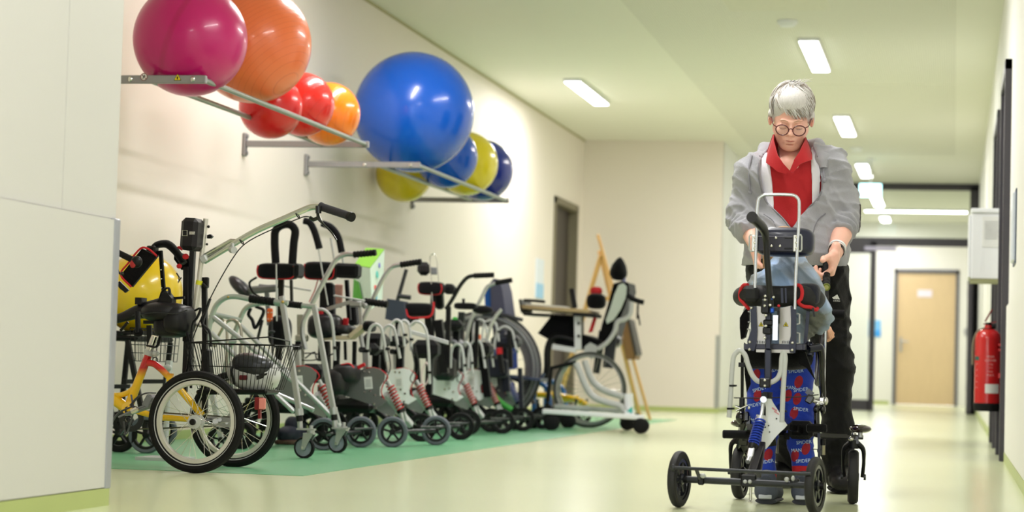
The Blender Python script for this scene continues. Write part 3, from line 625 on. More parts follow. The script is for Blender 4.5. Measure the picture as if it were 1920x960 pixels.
# torso harness
T.part('harness_yoke', MB().tube(pl([(282, 478), (291, 462), (300, 458), (314, 458), (330, 472), (345, 494)], 8.22), [.02, .026, .03, .034, .03, .026], 16, smooth=5, flat=.5).bar(P(301, 470, 8.2), P(309, 570, 8.2), .016, .014), fab_m)
T.part('harness_joint', MB().bb(P(292, 0, 8.16).x, P(309, 0, 8.16).x, 8.15, 8.2, P(0, 478, 8.16).z, P(0, 456, 8.16).z, bev=.006), black_m)
for (x_, y_) in ((302, 506), (302.5, 523), (303, 540)):
    T.part('harness_stud', MB().ell(P(x_, y_, 8.185), (.003, .002, .003)), chrome_m)
bel = [P(266, 466, 8.12), P(294, 481, 8.12), P(247, 538, 8.12), P(226, 516, 8.12)]
hb = T.part('trunk_belt', MB().prism(bel, (0, .018, 0)), fab_m)
T.part('belt_trim', MB().tube(pl([(294, 480), (280, 468), (268, 464), (259, 470), (240, 494), (226, 514), (246, 538)], 8.115), .0042, 8, smooth=4), redtrim_m, hb)
T.part('belt_buckle', MB().prism(pl([(217, 533), (224, 527), (241, 544), (234, 549)], 8.11), (0, .012, 0)).box(P(226, 536, 8.115), (.03, .012, .016), Matrix.Rotation(.8, 3, 'Y')), black_m, hb)
T.part('side_belt', MB().prism(pl([(327, 470), (352, 480), (356, 500), (340, 506), (326, 486)], 8.24), (0, .03, 0)), fab_m)
T.part('side_belt_trim', MB().tube(pl([(330, 468), (336, 464), (342, 468)], 8.23), .006, smooth=4).ell(P(348, 481, 8.16), (.014, .005, .012)).ell(P(336, 499, 8.16), (.012, .005, .01)), redtrim_m)
st = MB()
for pts in ([(300, 560), (306, 545), (316, 540), (319, 560)], [(312, 604), (302, 625), (294, 650), (276, 648)], [(366, 582), (376, 578), (370, 595), (362, 606), (358, 640), (352, 690), (345, 710)],
            [(345, 600), (352, 630), (357, 680), (358, 728)], [(384, 590), (378, 604), (392, 620), (396, 650)], [(394, 560), (386, 585), (380, 610), (388, 625)]):
    st.tube(pl(pts, 8.12), .013, 10, smooth=4, flat=.3)
T.part('hanging_strap', st, fab_m)
T.part('seat_bracket', MB().prism(pl([(310, 545), (322, 560), (322, 580), (284, 580), (298, 560)], 8.1), (0, .05, 0)), black_m); T.part('seat_bracket', MB().bb(P(274, 0, 8.1).x, P(286, 0, 8.1).x, 8.1, 8.16, P(0, 565, 8.1).z, P(0, 552, 8.1).z), black_m); T.part('seat_bracket', MB().bar(P(320, 560, 8.14), P(346, 558, 8.14), .014, .01), black_m)
# handlebar end in front of the yellow ball
T.part('handlebar', MB().tube(pl([(180, 460, 8.0), (214, 470, 8.0), (258, 492, 7.98)]), [.012, .0125, .013], 14), rub_m)
T.part('bar_end', MB().ell(P(256, 491, 7.98), (.024, .022, .024)), black_m)
T.part('bar_end_cap', MB().ell(P(249, 495, 7.964), (.013, .006, .016)), mat('cap_red', rgb(170, 30, 34), .5))
T.part('handlebar_lever', MB().tube(pl([(205, 490), (216, 500), (224, 512), (229, 514)], 8.0), .0045, smooth=4).ell(P(229, 513, 8.0), (.008, .008, .008)), blackg_m)
# crank, pedal with foot straps
T.part('chainring', MB().lathe(P(246, 785, TM-.05), (0, 1, 0), [(.05, 0), (.053, .001), (.053, .004), (.03, .004), (.03, 0), (.05, 0)], 30).bar(P(246, 785, TM-.06), P(224, 815, TM-.06), .018, .01), dgrey_m)
T.part('chain', MB().tube(pl([(246, 768), (320, 775), (430, 782), (432, 798), (330, 802), (246, 805), (234, 786)], TM-.045), .0035, 6, closed=True), mat('chain_steel', rgb(96, 92, 80), .4, .8))
pd = T.part('pedal', MB().box(P(258, 770, TM-.2), (.1, .06, .012), Matrix.Rotation(-.35, 3, 'Y'), bev=.003).box(P(282, 752, TM-.2), (.03, .07, .05), Matrix.Rotation(.5, 3, 'Y'), bev=.004).tube(pl([(222, 782), (260, 765), (290, 753)], TM-.23), .004), greyp_m)
T.part('foot_strap', MB().tube(pl([(245, 760), (258, 745), (275, 737), (291, 737)], TM-.22), .014, 10, smooth=5, flat=.2).tube(pl([(232, 790), (236, 815), (244, 795), (250, 770), (246, 740)], TM-.22), .008, 8, smooth=5, flat=.3).tube(pl([(200, 840), (206, 800), (222, 775), (248, 762)], TM-.22), .012, 10, smooth=5, flat=.3), mat('strap_grey', rgb(84, 84, 90), .7), pd)
T.part('pedal_bolt', MB().cyl(P(247, 772, TM-.24), P(258, 767, TM-.24), .012).cyl(P(256, 768, TM-.25), P(260, 768, TM-.25), .006), chrome_m, pd)
T.part('gear_bracket', MB().prism(pl([(388, 780), (438, 784), (440, 800), (412, 802), (390, 796)], TM-.08), (0, .006, 0)).cyl(P(404, 790, TM-.1), P(404, 790, TM-.07), .012).cyl(P(412, 787, TM-.1), P(412, 787, TM-.07), .008).cyl(P(425, 793, TM-.1), P(425, 793, TM-.07), .006), alu_m)
T.part('rear_guard', MB().bar(P(380, 735, TM), P(512, 735, TM), .16, .02, bev=.006).bar(P(385, 690, TM), P(384, 790, TM), .02, .02).bar(P(382, 735, TM), P(384, 640, TM), .02, .02), black_m)
# basket
x0 = P(380, 0, 8.05).x; x1 = P(547, 0, 8.05).x
bz0 = P(460, 731, 8.1).z; bz1 = P(460, 646, 8.1).z
bk, cor = wire_basket(T, 'basket', 0, 7.98, 8.3, x0, x1, bz0, bz1, .26, black_m, 18, 9, 2, .0016)
T.part('basket_handle', MB().tube([cor(1, -.98, -.9), P(505, 632, 8.0), P(543, 640, 8.2), cor(1, .8, .9)], .0028, 8), black_m, bk)
T.part('basket_post', MB().bar(P(388, 655, 8.02), P(390, 710, 8.02), .05, .03, bev=.006), black_m, bk)
lt = T.part('rear_light', MB().box(P(487, 757, 8.02), (.04, .02, .05), bev=.004).bar(P(487, 765, 8.03), P(487, 785, 8.03), .015, .01), mat('dark_red', rgb(120, 20, 24), .4))
T.part('reflector', MB().box(P(492, 757, 8.008), (.027, .008, .042), bev=.002), mat('reflector_pink', rgb(226, 140, 130), .3), lt)
# helmet in the basket
hc = P(478, 698, 8.14)
Hm = Thing('bicycle_helmet', 'pale grey and black cycling helmet lying in the wire basket', 'helmet', (hc.x, 8.14, hc.z-.07))
Hm.part('shell', MB().ell(hc+Vector((-.005, 0, -.008)), (.108, .085, .072), Matrix.Rotation(.25, 3, 'Y'), sq=.85).ell(hc+Vector((.045, -.01, -.012)), (.065, .065, .058)), lgrey_m)
Hm.part('rear_shell', MB().ell(hc+Vector((0, -.018, .024)), (.088, .074, .05), Matrix.Rotation(.2, 3, 'Y'), sq=.8), dgrey_m)
Hm.part('vent', MB().prism([hc+Vector((.035, -.086, -.014)), hc+Vector((.075, -.07, .0)), hc+Vector((.07, -.066, -.018)), hc+Vector((.036, -.084, -.03))], (0, .02, 0)), black_m)
Hm.part('tail_light', MB().box(hc+Vector((-.018, -.087, -.022)), (.034, .01, .02), bev=.003), mat('maroon', rgb(92, 22, 30), .3))
Hm.part('strap', MB().tube([hc+Vector((-.07, -.05, .03)), hc+Vector((-.05, -.07, .055)), hc+Vector((0, -.07, .058)), hc+Vector((.05, -.06, .05))], .006, 8, smooth=5, flat=.5).tube([hc+Vector((-.04, -.06, .05)), hc+Vector((-.07, -.08, .01)), hc+Vector((-.06, -.07, -.05))], .005, 8, smooth=5), black_m)
# small grid basket standing behind the saddle
bx0 = P(288, 0, 8.75).x; bx1 = P(338, 0, 8.75).x
G = Thing('wire_basket', 'small square-mesh black wire basket behind the tricycle saddle', 'basket', (bx0, 8.75, 0))
wire_basket(G, 'basket', 0, 8.62, 8.9, bx0, bx1, P(300, 678, 8.75).z, P(300, 617, 8.75).z, .1, black_m, 7, 5, 4, .0015)
G.part('basket_mount', MB().bar(P(318, 676, 8.75), P(316, 700, 8.75), .03, .02).cyl(P(316, 700, 8.75), Vector((P(316, 700, 8.75).x, 8.75, .0)), .011).ell(P(314, 690, 8.7), (.02, .01, .016)).box(Vector((P(316, 700, 8.75).x, 8.75, .008)), (.2, .2, .016)), lgrey_m)

# ------------------------------------------------------------------ black walker behind the tricycle, and the ball on it
Bx = P(245, 0, 9.4).x
D = Thing('rollator', 'black-wheeled walker behind the tricycle carrying the yellow ball', 'walker', (Bx, 9.6, 0))
for (x_, y_, Y_) in ((224, 804, 9.3), (275, 814, 9.3), (224, 800, 9.85), (300, 808, 9.85)):
    c = P(x_, y_, Y_); c.z = .088; cast_wheel(D, c, (0, 1, 0), .088, black_m, greyt_m if x_ in (275, 300) else rub_m)
    D.part('leg', MB().bar(c, Vector((Bx+(.09 if x_ > 260 else -.13), Y_, .52)), .022, .022), black_m)
D.part('seat', MB().bb(Bx-.15, Bx+.12, 9.34, 9.82, .52, .545, bev=.01), fab_m)
D.part('seat_rim', MB().tube([(Bx-.15, 9.34, .56), (Bx+.12, 9.34, .56), (Bx+.12, 9.82, .56), (Bx-.15, 9.82, .56)], .012, 10, closed=True), black_m)
D.part('crossbar', MB().bar((Bx-.12, 9.3, .3), (Bx-.12, 9.85, .3), .02, .02).bar((Bx+.08, 9.3, .33), (Bx+.08, 9.85, .33), .02, .02), black_m)
c = P(262, 541, 9.55)
single('exercise_ball', MB().ell((c.x, 9.58, .555+.195), (.195, .195, .195), n=56, m=36), mat('ball_deepyellow', rgb(232, 196, 14), .25, var=.06, scale=6, coat=.4), 'deep yellow exercise ball behind the tricycle seat and red-trimmed belt', 'exercise ball', (c.x, 9.58, .555))

# ------------------------------------------------------------------ silver posterior walker (tube frame on grey casters)
YA_, YB_ = 9.35, 10.05
W1 = Thing('posterior_walker', 'silver-green tube walker on small grey casters, right behind the tricycle basket', 'walker', (P(560, 0, 9.4).x, 9.7, 0))
W1.part('side_tube', MB().tube(pl([(384, 720), (388, 640), (396, 598), (406, 572), (424, 558), (442, 556), (470, 561), (540, 568)], YA_), .0125, 16, smooth=5), sage_m)
W1.part('side_tube', MB().tube(pl([(420, 700), (434, 645), (447, 606), (462, 577), (485, 569), (540, 571), (592, 575)], YB_), .0125, 16, smooth=5), sage_m)
W1.part('grip', grip(MB(), P(468, 560, YA_), P(514, 566, YA_), .019), rub_m)
W1.part('grip', grip(MB(), P(540, 570, YB_), P(566, 573, YB_), .017, 6), rub_m)
W1.part('post', MB().bar(P(528, 555, YA_), P(561, 772, YA_), .024, .026, up=(1, 0, 0), bev=.004), silver_m)
W1.part('post', MB().bar(P(589, 574, YB_), P(626, 772, YB_), .024, .026, up=(1, 0, 0), bev=.004), silver_m)
for (a_, b_, y_) in (((394, 590), (552, 716), YA_), ((396, 624), (551, 772), YA_), ((440, 600), (620, 778), YB_), ((430, 700), (588, 769), YB_)):
    W1.part('brace', MB().cyl(P(*a_, y_), P(*b_, y_), .0115), silver_m)
W1.part('crossbar', MB().cyl(P(398, 588, YA_), P(450, 600, YB_), .011).cyl(P(394, 640, YA_), P(440, 640, YB_), .011), sage_m)
for (x_, y_, Y_, g) in ((560, 770, YA_, 0), (625, 768, YB_, 0)):
    W1.part('post_foot', MB().cyl(P(x_, y_-4, Y_), P(x_+1.5, y_+9, Y_), .02), silver_m)
    W1.part('foot_sleeve', MB().cyl(P(x_+1, y_+8, Y_), P(x_+2, y_+20, Y_), .016), black_m)
    W1.part('caster_stem', MB().cyl(P(x_+2, y_+18, Y_), P(x_+3, y_+33, Y_), .0125).box(P(x_+14, y_+35, Y_), (.085, .03, .008)), alu_m)
for (x_, Y_) in ((571, 9.4), (633, 10.08)):
    c = P(x_, 830, Y_); c.z = .0505; caster(W1, c, .0505, PI-.1, alu_m, mat('caster_grey', rgb(128, 136, 146), .5), rub_m, top=.052)
for (x_, Y_) in ((415, 9.45), (452, 10.1)):
    c = P(x_, 830, Y_); c.z = .07; cast_wheel(W1, c, (0, 1, 0), .07, black_m, rub_m); W1.part('rear_leg', MB().bar(c, P(x_-22, 715, Y_), .022, .022), silver_m)
for pts, y_ in (([(424, 705), (426, 640), (425, 618), (420, 603), (411, 597), (401, 600), (394, 612), (393, 640), (404, 650)], 9.6), ([(452, 705), (453, 640), (452, 620), (447, 605), (437, 600), (426, 603), (414, 622), (400, 648)], 9.65)):
    W1.part('hip_hoop', MB().tube(pl(pts, y_), .007, 12, smooth=5), mat('nickel', rgb(176, 170, 158), .25, .9))
W1.part('bolt', MB().ell(P(428, 557, YA_-.01), (.006, .006, .006)).ell(P(530, 566, YA_-.014), (.007, .005, .007)), mat('brass', rgb(190, 160, 90), .3, .8))

# ------------------------------------------------------------------ dynamic gait trainers
GX, GY = P(736, 811, 11.0).x, 11.0
def gait(label, G, plate_m, sp_m, wheel_tm, handle=None, hoops=(), pads=(), extra=None, hm=silver_m, far=(818, 803, 11.5), text=None, plate=True):
    T = Thing('gait_trainer', label, 'gait trainer', (G[0], G[1], 0), 'gait trainers parked in the alcove')
    off = Vector((G[0]-GX, G[1]-GY, 0))
    def q(x, y, Y=11.0): return P(x, y, Y)+off
    def ql(pts, Y): return [q(p[0], p[1], Y) for p in pts]
    R = .083
    for (x_, y_, Y_) in ((736, 811, 11.0), far):
        c = q(x_, y_, Y_); c.z = R; cast_wheel(T, c, (-.12, 1, 0), R, black_m, wheel_tm, 5, .013, .016, 'front_wheel')
    cN = q(736, 811, 11.0); cN.z = R; cF = q(*far); cF.z = R
    T.part('axle', MB().cyl(cN, cF, .011).cyl(cN+Vector((.1, .2, .025)), cF+Vector((.07, .05, .02)), .006), dgrey_m)
    mid = (cN+cF)/2
    T.part('front_leg', MB().bar(q(722, 738, 11.1), mid+Vector((-.02, 0, .03)), .035, .03, up=(1, 0, 0), bev=.004), lgrey_m)
    T.part('swing_arm', MB().prism(ql([(702, 748), (722, 745), (744, 770), (736, 782), (708, 770)], 11.18), (0, .012, 0)), alu_m)
    if plate:
        p_ = T.part('side_plate', MB().prism(ql([(681, 692), (700, 689), (712, 692), (722, 701), (721, 712), (711, 728), (712, 744), (727, 752), (710, 763), (643, 741), (655, 702)], 11.05), (0, .006, 0)), plate_m)
        T.part('plate_label', MB().prism(ql([(682, 707), (697, 706), (699, 729), (684, 730)], 11.046), (0, .002, 0)), mat('label_white', rgb(225, 225, 225), .5), p_)
        pr = MB()
        for i in range(5): pr.prism(ql([(685.5, 712+i*3), (695.5, 711.6+i*3), (695.5, 712.8+i*3), (685.5, 713.2+i*3)], 11.044), (0, .001, 0))
        T.part('label_print', pr, mat('print_grey', rgb(165, 168, 170), .7), p_)
        for (bx_, by_) in ((684, 735), (694, 733), (646, 738), (683, 697), (692, 698), (701, 757), (703, 741)):
            T.part('plate_bolt', MB().lathe(q(bx_, by_, 11.046), (0, -1, 0), [(.0065, 0), (.0065, .003), (0, .0035)], 10), chrome_m, p_)
        if text:
            t_ = MB()
            for i, (tx, sz) in enumerate(text): place_text(t_, tx, sz, q(668, 712+i*8, 11.047), right=(1, 0, .12))
            T.part('plate_lettering', t_, mat('plate_text', rgb(214, 214, 214), .6) if plate_m is not white_m else redtrim_m, p_)
        T.part('plate_guard', MB().tube(ql([(686, 690), (704, 690), (722, 699), (727, 708), (720, 718), (715, 735), (722, 752)], 11.07), .0032, 8, smooth=4), redtrim_m)
    a_, b_ = q(731, 722, 11.1), q(751, 768, 11.1)
    s1 = T.part('shock_absorber', MB().cyl(q(727, 714, 11.1), q(754, 775, 11.1), .009).cyl(a_, b_, .014), lgrey_m)
    T.part('spring', coil(MB(), a_, b_, .0195, 8, .0048), sp_m, s1)
    T.part('spring_collar', MB().cyl(b_, b_+(b_-a_)*.12, .025), black_m, s1)
    T.part('shock_fork', MB().cyl(q(752, 774, 11.08), q(757, 792, 11.08), .0075).cyl(q(758, 772, 11.13), q(763, 790, 11.13), .0075), lgrey_m, s1)
    for y_ in (11.02, 11.45):
        c = q(585 if y_ < 11.2 else 622, 800, y_); c.z = .09; cast_wheel(T, c, (-.12, 1, 0), .09, black_m, rub_m, 6, .016, .017, 'rear_wheel')
        T.part('rear_fork', MB().bar(c+Vector((0, -.03, 0)), c+Vector((.06, -.02, .15)), .012, .03, up=(1, 0, 0)).bar(c+Vector((0, .03, 0)), c+Vector((.06, .02, .15)), .012, .03, up=(1, 0, 0)).box(c+Vector((.06, 0, .15)), (.05, .08, .03), bev=.008), black_m)
    T.part('undercarriage', MB().box(q(660, 762, 11.25), (.3, .26, .06), bev=.02).box(q(625, 748, 11.25), (.1, .2, .1), bev=.03).tube(ql([(690, 760), (712, 775), (730, 790)], 11.3), .016, 10, smooth=3), black_m)
    T.part('lower_frame', MB().bar(q(574, 762, 11.05), q(700, 745, 11.2), .03, .03).bar(q(590, 762, 11.45), q(700, 745, 11.2), .03, .03).bar(q(700, 748, 11.2), q(735, 770, 11.2), .03, .03), black_m)
    T.part('post', MB().bar(q(686, 655, 11.2), q(690, 745, 11.2), .03, .035, up=(1, 0, 0), bev=.004), silver_m)
    T.part('post_clamp', MB().box(q(684, 656, 11.2), (.06, .06, .03), bev=.008).cyl(q(678, 655, 11.15), q(678, 655, 11.25), .014), black_m)
    if handle:
        pts, g0, g1, Y_ = handle
        T.part('push_handle', MB().tube(pl(pts, Y_), .0125, 14, smooth=5), hm)
        T.part('grip', grip(MB(), P(*g0, Y_), P(*g1, Y_), .0175, 7), rub_m)
    for pts, Y_ in hoops:
        h_ = T.part('hand_hoop', MB().tube(pl(pts, Y_), .0085, 12, smooth=5), lgrey_m)
        e_ = P(*pts[-1], Y_); T.part('cable_clip', MB().cyl(e_+Vector((0, 0, .06)), e_+Vector((0, 0, .075)), .013), black_m, h_)
    for (cx_, cy_, w_, h2, Y_, m_) in pads:
        s2 = Y_/F_PX; c = P(cx_, cy_, Y_); d_ = .11
        pd_ = T.part('trunk_pad', pad(MB(), c, (w_*s2, d_, h2*s2)), m_)
        x0, x1 = c.x-w_*s2/2+.004, c.x+w_*s2/2-.004; z0, z1 = c.z-h2*s2/2+.004, c.z+h2*s2/2-.004
        T.part('trim', MB().tube([(x0+.006, c.y-d_*.42, z1-.01), (x0, c.y-d_*.4, (z0+z1)/2), (x0+.012, c.y-d_*.38, z0+.006), ((x0+x1)/2, c.y-d_*.36, z0), (x1-.012, c.y-d_*.38, z0+.006), (x1, c.y-d_*.4, (z0+z1)/2), (x1-.006, c.y-d_*.42, z1-.01)], .0036, 8, smooth=4), redtrim_m, pd_)
        T.part('pad_rail', MB().bar(c+Vector((0, .05, 0)), Vector((c.x, c.y+.05, .45)), .02, .03), black_m)
    if extra: extra(T)
    return T
def hoop(xa, xb, yt, yb, yl=None, lean=6):
    w = xb-xa
    return [(xa-lean*.3, yl or yb), (xa, yt+w*.75), (xa+w*.16, yt+w*.22), (xa+w*.5, yt), (xa+w*.84, yt+w*.2), (xb, yt+w*.75), (xb+lean, yb)]
cable_m = mat('cable_black', rgb(20, 20, 22), .5)
def ex_a(T):
    T.part('foam_loop', MB().tube(pl([(517, 493), (515, 452), (517, 432), (527, 423), (543, 421), (553, 431), (551, 455), (548, 495)], 10.5), .021, 16, smooth=6), foam_m)
    T.part('side_wing', MB().box(P(560, 508, 10.5), (.03, .12, .075), bev=.012), fab_m)
    T.part('rod', MB().cyl(P(518, 495, 10.35), P(519, 602, 10.35), .0038).cyl(P(519, 540, 10.35), P(519, 565, 10.35), .0065), lgrey_m)
    T.part('perforated_rail', MB().bar(P(546, 525, 10.5), P(547, 565, 10.5), .02, .012), black_m)
    T.part('arm_cushion', MB().ell(P(449, 537, 10.6), (.075, .05, .032), Matrix.Rotation(.75, 3, 'Y')), mat('cushion_vinyl', rgb(44, 42, 48), .35, var=.1))
    T.part('arm_shell', MB().ell(P(457, 541, 10.68), (.078, .05, .028), Matrix.Rotation(.75, 3, 'Y')).bar(P(462, 545, 10.6), P(520, 540, 10.6), .03, .04, bev=.01), greyp_m)
    T.part('arm_bar', MB().cyl(P(486, 538, 10.62), P(515, 541, 10.62), .016).bar(P(500, 545, 10.6), P(505, 610, 10.6), .02, .02), greyp_m)
    T.part('hinge_plate', MB().box(P(506, 591, 10.4), (.032, .012, .07), bev=.006), orange_m)
    for (x_, y_) in ((503, 586), (509, 586), (503, 598), (509, 598)): T.part('plate_screw', MB().ell(P(x_, y_, 10.385), (.004, .003, .004)), chrome_m)
    T.part('strap', MB().tube(pl([(481, 520), (468, 530), (474, 548), (486, 556)], 10.45), .013, 10, smooth=5, flat=.4).tube(pl([(470, 578), (466, 590), (473, 600), (478, 615), (488, 600), (494, 582), (480, 575)], 10.42), .018, 10, smooth=5, flat=.45).tube(pl([(492, 600), (487, 620), (480, 650)], 10.42), .018, 10, smooth=4, flat=.3), fab_m)
    T.part('hip_belt', pad(MB(), P(525, 622, 10.55), (.11, .16, .17), k=.7), fab_m)
    T.part('joint_rod', MB().cyl(P(509, 600, 10.4), P(512, 690, 10.4), .006).ell(P(510, 622, 10.4), (.016, .016, .008)), dgrey_m)
gA = gait('gait trainer with tall upside-down foam hoop and red-edged pad, nearest the tricycle', (P(607, 812, 10.32).x, 10.32), mat('plate_grey', rgb(128, 130, 130), .35, .6), spring_m, greyt_m, far=(797, 803, 11.5),
     handle=([(573, 655), (567, 625), (569, 602), (580, 580), (618, 507), (632, 485), (648, 477), (664, 477)], (663, 477.5), (705, 473.5), 10.6),
     pads=[(522, 509, 80, 32, 10.5, fab_m)], extra=ex_a)
def ex_b(T):
    T.part('foam_handle', MB().tube(pl([(570, 414), (580, 417), (588, 430), (594, 448), (599, 466)], 11.0), .019, 14, smooth=5), foam_m)
    T.part('foam_handle', MB().tube(pl([(604, 419), (620, 426), (633, 442), (641, 473)], 11.2), .019, 14, smooth=5), foam_m)
    T.part('rod', MB().cyl(P(597, 466, 11.0), P(615, 572, 11.0), .004), lgrey_m); T.part('rod', MB().cyl(P(620, 446, 11.3), P(627, 490, 11.3), .006), lgrey_m); T.part('rod', MB().cyl(P(640, 473, 11.2), P(644, 495, 11.2), .005), lgrey_m)
    T.part('side_wing', MB().bar(P(631, 507, 11.1), P(675, 509, 11.1), .1, .08, bev=.015), fab_m)
    T.part('thigh_rod', MB().cyl(P(626, 554, 11.0), P(684, 564, 11.0), .005), lgrey_m); T.part('thigh_rod', MB().cyl(P(525, 535, 11.2), P(583, 545, 11.2), .005), lgrey_m)
    T.part('arm', MB().bar(P(613, 580, 11.1), P(660, 565, 11.1), .02, .02).box(P(668, 570, 11.1), (.07, .05, .035), bev=.008).cyl(P(680, 566, 11.1), P(688, 575, 11.1), .02).bar(P(675, 574, 11.1), P(678, 620, 11.1), .014, .014), alu_m)
    T.part('grip', grip(MB(), P(684, 565, 11.1), P(727, 571, 11.1), .02, 7), rub_m)
    T.part('back_panel', MB().bar(P(618, 530, 11.15), P(620, 600, 11.15), .07, .05, bev=.015).bar(P(650, 525, 11.2), P(655, 600, 11.2), .025, .02), fab_m)
    T.part('red_strap', MB().tube(pl([(596, 525), (590, 545), (580, 566)], 11.15), .007, flat=.4).box(P(600, 595, 11.05), (.035, .02, .1), bev=.005).box(P(648, 605, 11.15), (.03, .02, .05), bev=.004), redtrim_m)
    T.part('chart', MB().box(P(635, 555, 11.3), (.045, .01, .13), bev=.004), mat('print_patch', rgb(190, 140, 130), .6, var=.5, scale=40))
    T.part('seat', pad(MB(), P(648, 618, 11.1), (.1, .16, .05), k=.6).ell(P(610, 612, 11.1), (.09, .1, .07), sq=.6), mat('saddle_vinyl2', rgb(20, 18, 26), .35))
    T.part('seat_plate', MB().bar(P(605, 634, 11.1), P(660, 633, 11.1), .12, .02).bar(P(658, 633, 11.1), P(684, 612, 11.1), .12, .022), mat('seat_ply', rgb(190, 176, 150), .5))
    T.part('seat_edge', pad(MB(), P(693, 612, 11.1), (.055, .14, .06), k=.6), fab_m)
    T.part('seat_post', MB().bar(P(563, 590, 11.0), P(565, 745, 11.0), .03, .03).box(P(566, 634, 11.0), (.065, .05, .035), bev=.006).ell(P(572, 630, 10.97), (.012, .012, .012)), mat('post_satin', rgb(168, 166, 158), .4, .6))
    T.part('under_bar', MB().bar(P(632, 640, 11.1), P(630, 700, 11.1), .03, .03).bar(P(647, 640, 11.2), P(648, 675, 11.2), .014, .014).bar(P(665, 640, 11.2), P(664, 690, 11.2), .02, .02).bar(P(610, 640, 11.1), P(614, 740, 11.1), .05, .04), black_m)
    T.part('cable_loop', MB().tube([P(578, 669, 11.0)+Vector((math.cos(a_)*.075, .03*math.sin(a_), math.sin(a_)*.02)) for a_ in [i*PI/8 for i in range(16)]], .0035, 8, closed=True).tube(pl([(572, 672), (590, 660), (595, 675), (625, 663)], 10.98), .004, smooth=3), cable_m)
    T.part('foot_cup', MB().ell(P(650, 700, 11.0), (.07, .08, .05), sq=.6).ell(P(632, 716, 10.98), (.06, .07, .07), sq=.6).box(P(615, 735, 11.0), (.1, .1, .1), bev=.02), mat('boot_black', rgb(22, 20, 24), .5))
    T.part('foot_strap', MB().tube(pl([(640, 684), (655, 682), (664, 690)], 10.95), .009, smooth=4, flat=.5).bar(P(670, 690, 11.0), P(684, 683, 11.0), .02, .018), redtrim_m)
gB = gait('gait trainer with grey side plate bearing a white label and red spring', (GX, GY), mat('plate_grey', rgb(128, 130, 130), .35, .6), spring_m, greyt_m,
     handle=([(681, 655), (676, 622), (680, 602), (694, 572), (722, 516), (736, 500), (752, 496)], (751, 496.5), (790, 490.5), 11.25),
     hoops=[(hoop(691, 718, 608, 678, 655, 8), 10.95), (hoop(717, 742, 610, 672, 655, 8), 11.3), ([(590, 592), (596, 581), (608, 581), (619, 592), (624, 612), (628, 676)], 10.9)],
     pads=[(602, 508, 64, 36, 11.1, fab_m)], extra=ex_b, text=None)
def ex_c(T):
    T.part('headrest', MB().box(P(795, 504, 12.9), (.085, .06, .085), bev=.025), mat('headrest_vinyl', rgb(34, 28, 36), .45))
    T.part('headrest_bracket', MB().box(P(814, 508, 12.92), (.045, .03, .045), bev=.005), greyp_m)
    T.part('headrest_rod', MB().tube(pl([(811, 568), (808, 520), (806, 485), (808, 478), (815, 477), (818, 484), (822, 530)], 12.85), .0035, 8, smooth=4), chrome_m)
    T.part('side_wing', MB().box(P(843, 542, 12.9), (.07, .1, .065), bev=.02), fab_m)
    T.part('back_panel', MB().bar(P(822, 535, 12.95), P(825, 580, 12.95), .08, .05, bev=.015), fab_m)
    T.part('hip_pad', pad(MB(), P(787, 581, 12.7), (.185, .14, .085)), fab_m)
    T.part('hip_trim', MB().tube(pl([(761, 580), (766, 594), (785, 596), (808, 592), (813, 575), (813, 566)], 12.63), .006, smooth=4), redtrim_m)
    T.part('column', MB().bar(P(822, 600, 12.9), P(834, 700, 12.9), .05, .05).bar(P(803, 596, 12.8), P(806, 640, 12.8), .04, .04).bar(P(841, 575, 12.9), P(839, 690, 12.9), .02, .03), black_m)
    T.part('thigh_bar', MB().cyl(P(770, 620, 12.5), P(841, 641, 12.5), .006).cyl(P(770, 624, 12.5), P(841, 645, 12.5), .006), lgrey_m)
    T.part('hose_loop', MB().tube(pl([(798, 680), (792, 695), (791, 712), (796, 722), (803, 712), (804, 690), (799, 678)], 12.4), .004, smooth=4), mat('hose_pale', rgb(220, 200, 200), .5))
    T.part('wedge_bag', MB().prism(pl([(726, 560), (756, 565), (762, 600), (738, 603), (722, 598)], 12.6), (0, .12, 0)), mat('bag_slate', rgb(44, 52, 66), .8))
    T.part('cross_handle', MB().cyl(P(746, 555, 12.8), P(770, 558, 12.8), .014).bar(P(762, 505, 12.9), P(742, 575, 12.9), .02, .02), dgrey_m)
gC = gait('gait trainer with small black headrest, red-edged hip pad and red springs', (P(790, 805, 11.95).x, 11.95), white_m, spring_m, rub_m,
     handle=([(836, 580), (850, 558), (864, 534), (877, 520), (892, 516)], (889, 517), (926, 515.5), 12.9), hm=black_m,
     hoops=[(hoop(733, 755, 600, 650, 640, 4), 11.8), (hoop(748, 768, 601, 658, 640, 3), 12.1), ([(768, 612), (778, 603), (790, 606), (799, 620), (803, 650), (806, 720)], 12.0)],
     pads=[(809, 541, 50, 26, 12.9, fab_m)], extra=ex_c)
def ex_d(T):
    T.part('forearm_pad', pad(MB(), P(873, 574, 13.6), (.15, .09, .045), k=.5).ell(P(905, 581, 13.65), (.07, .05, .03)).cyl(P(869, 570, 13.6), P(869, 560, 13.6), .01), fab_m)
    T.part('column', MB().bar(P(866, 585, 13.7), P(862, 690, 13.7), .04, .04), dgrey_m)
    T.part('knob', MB().box(P(853, 600, 13.5), (.035, .03, .04), bev=.01), mat('green_plastic', rgb(48, 150, 50), .4))
    T.part('foot_shell', MB().ell(P(855, 640, 13.4), (.06, .08, .025), Matrix.Rotation(.3, 3, 'Y')), mat('shell_grey', rgb(140, 138, 148), .3))
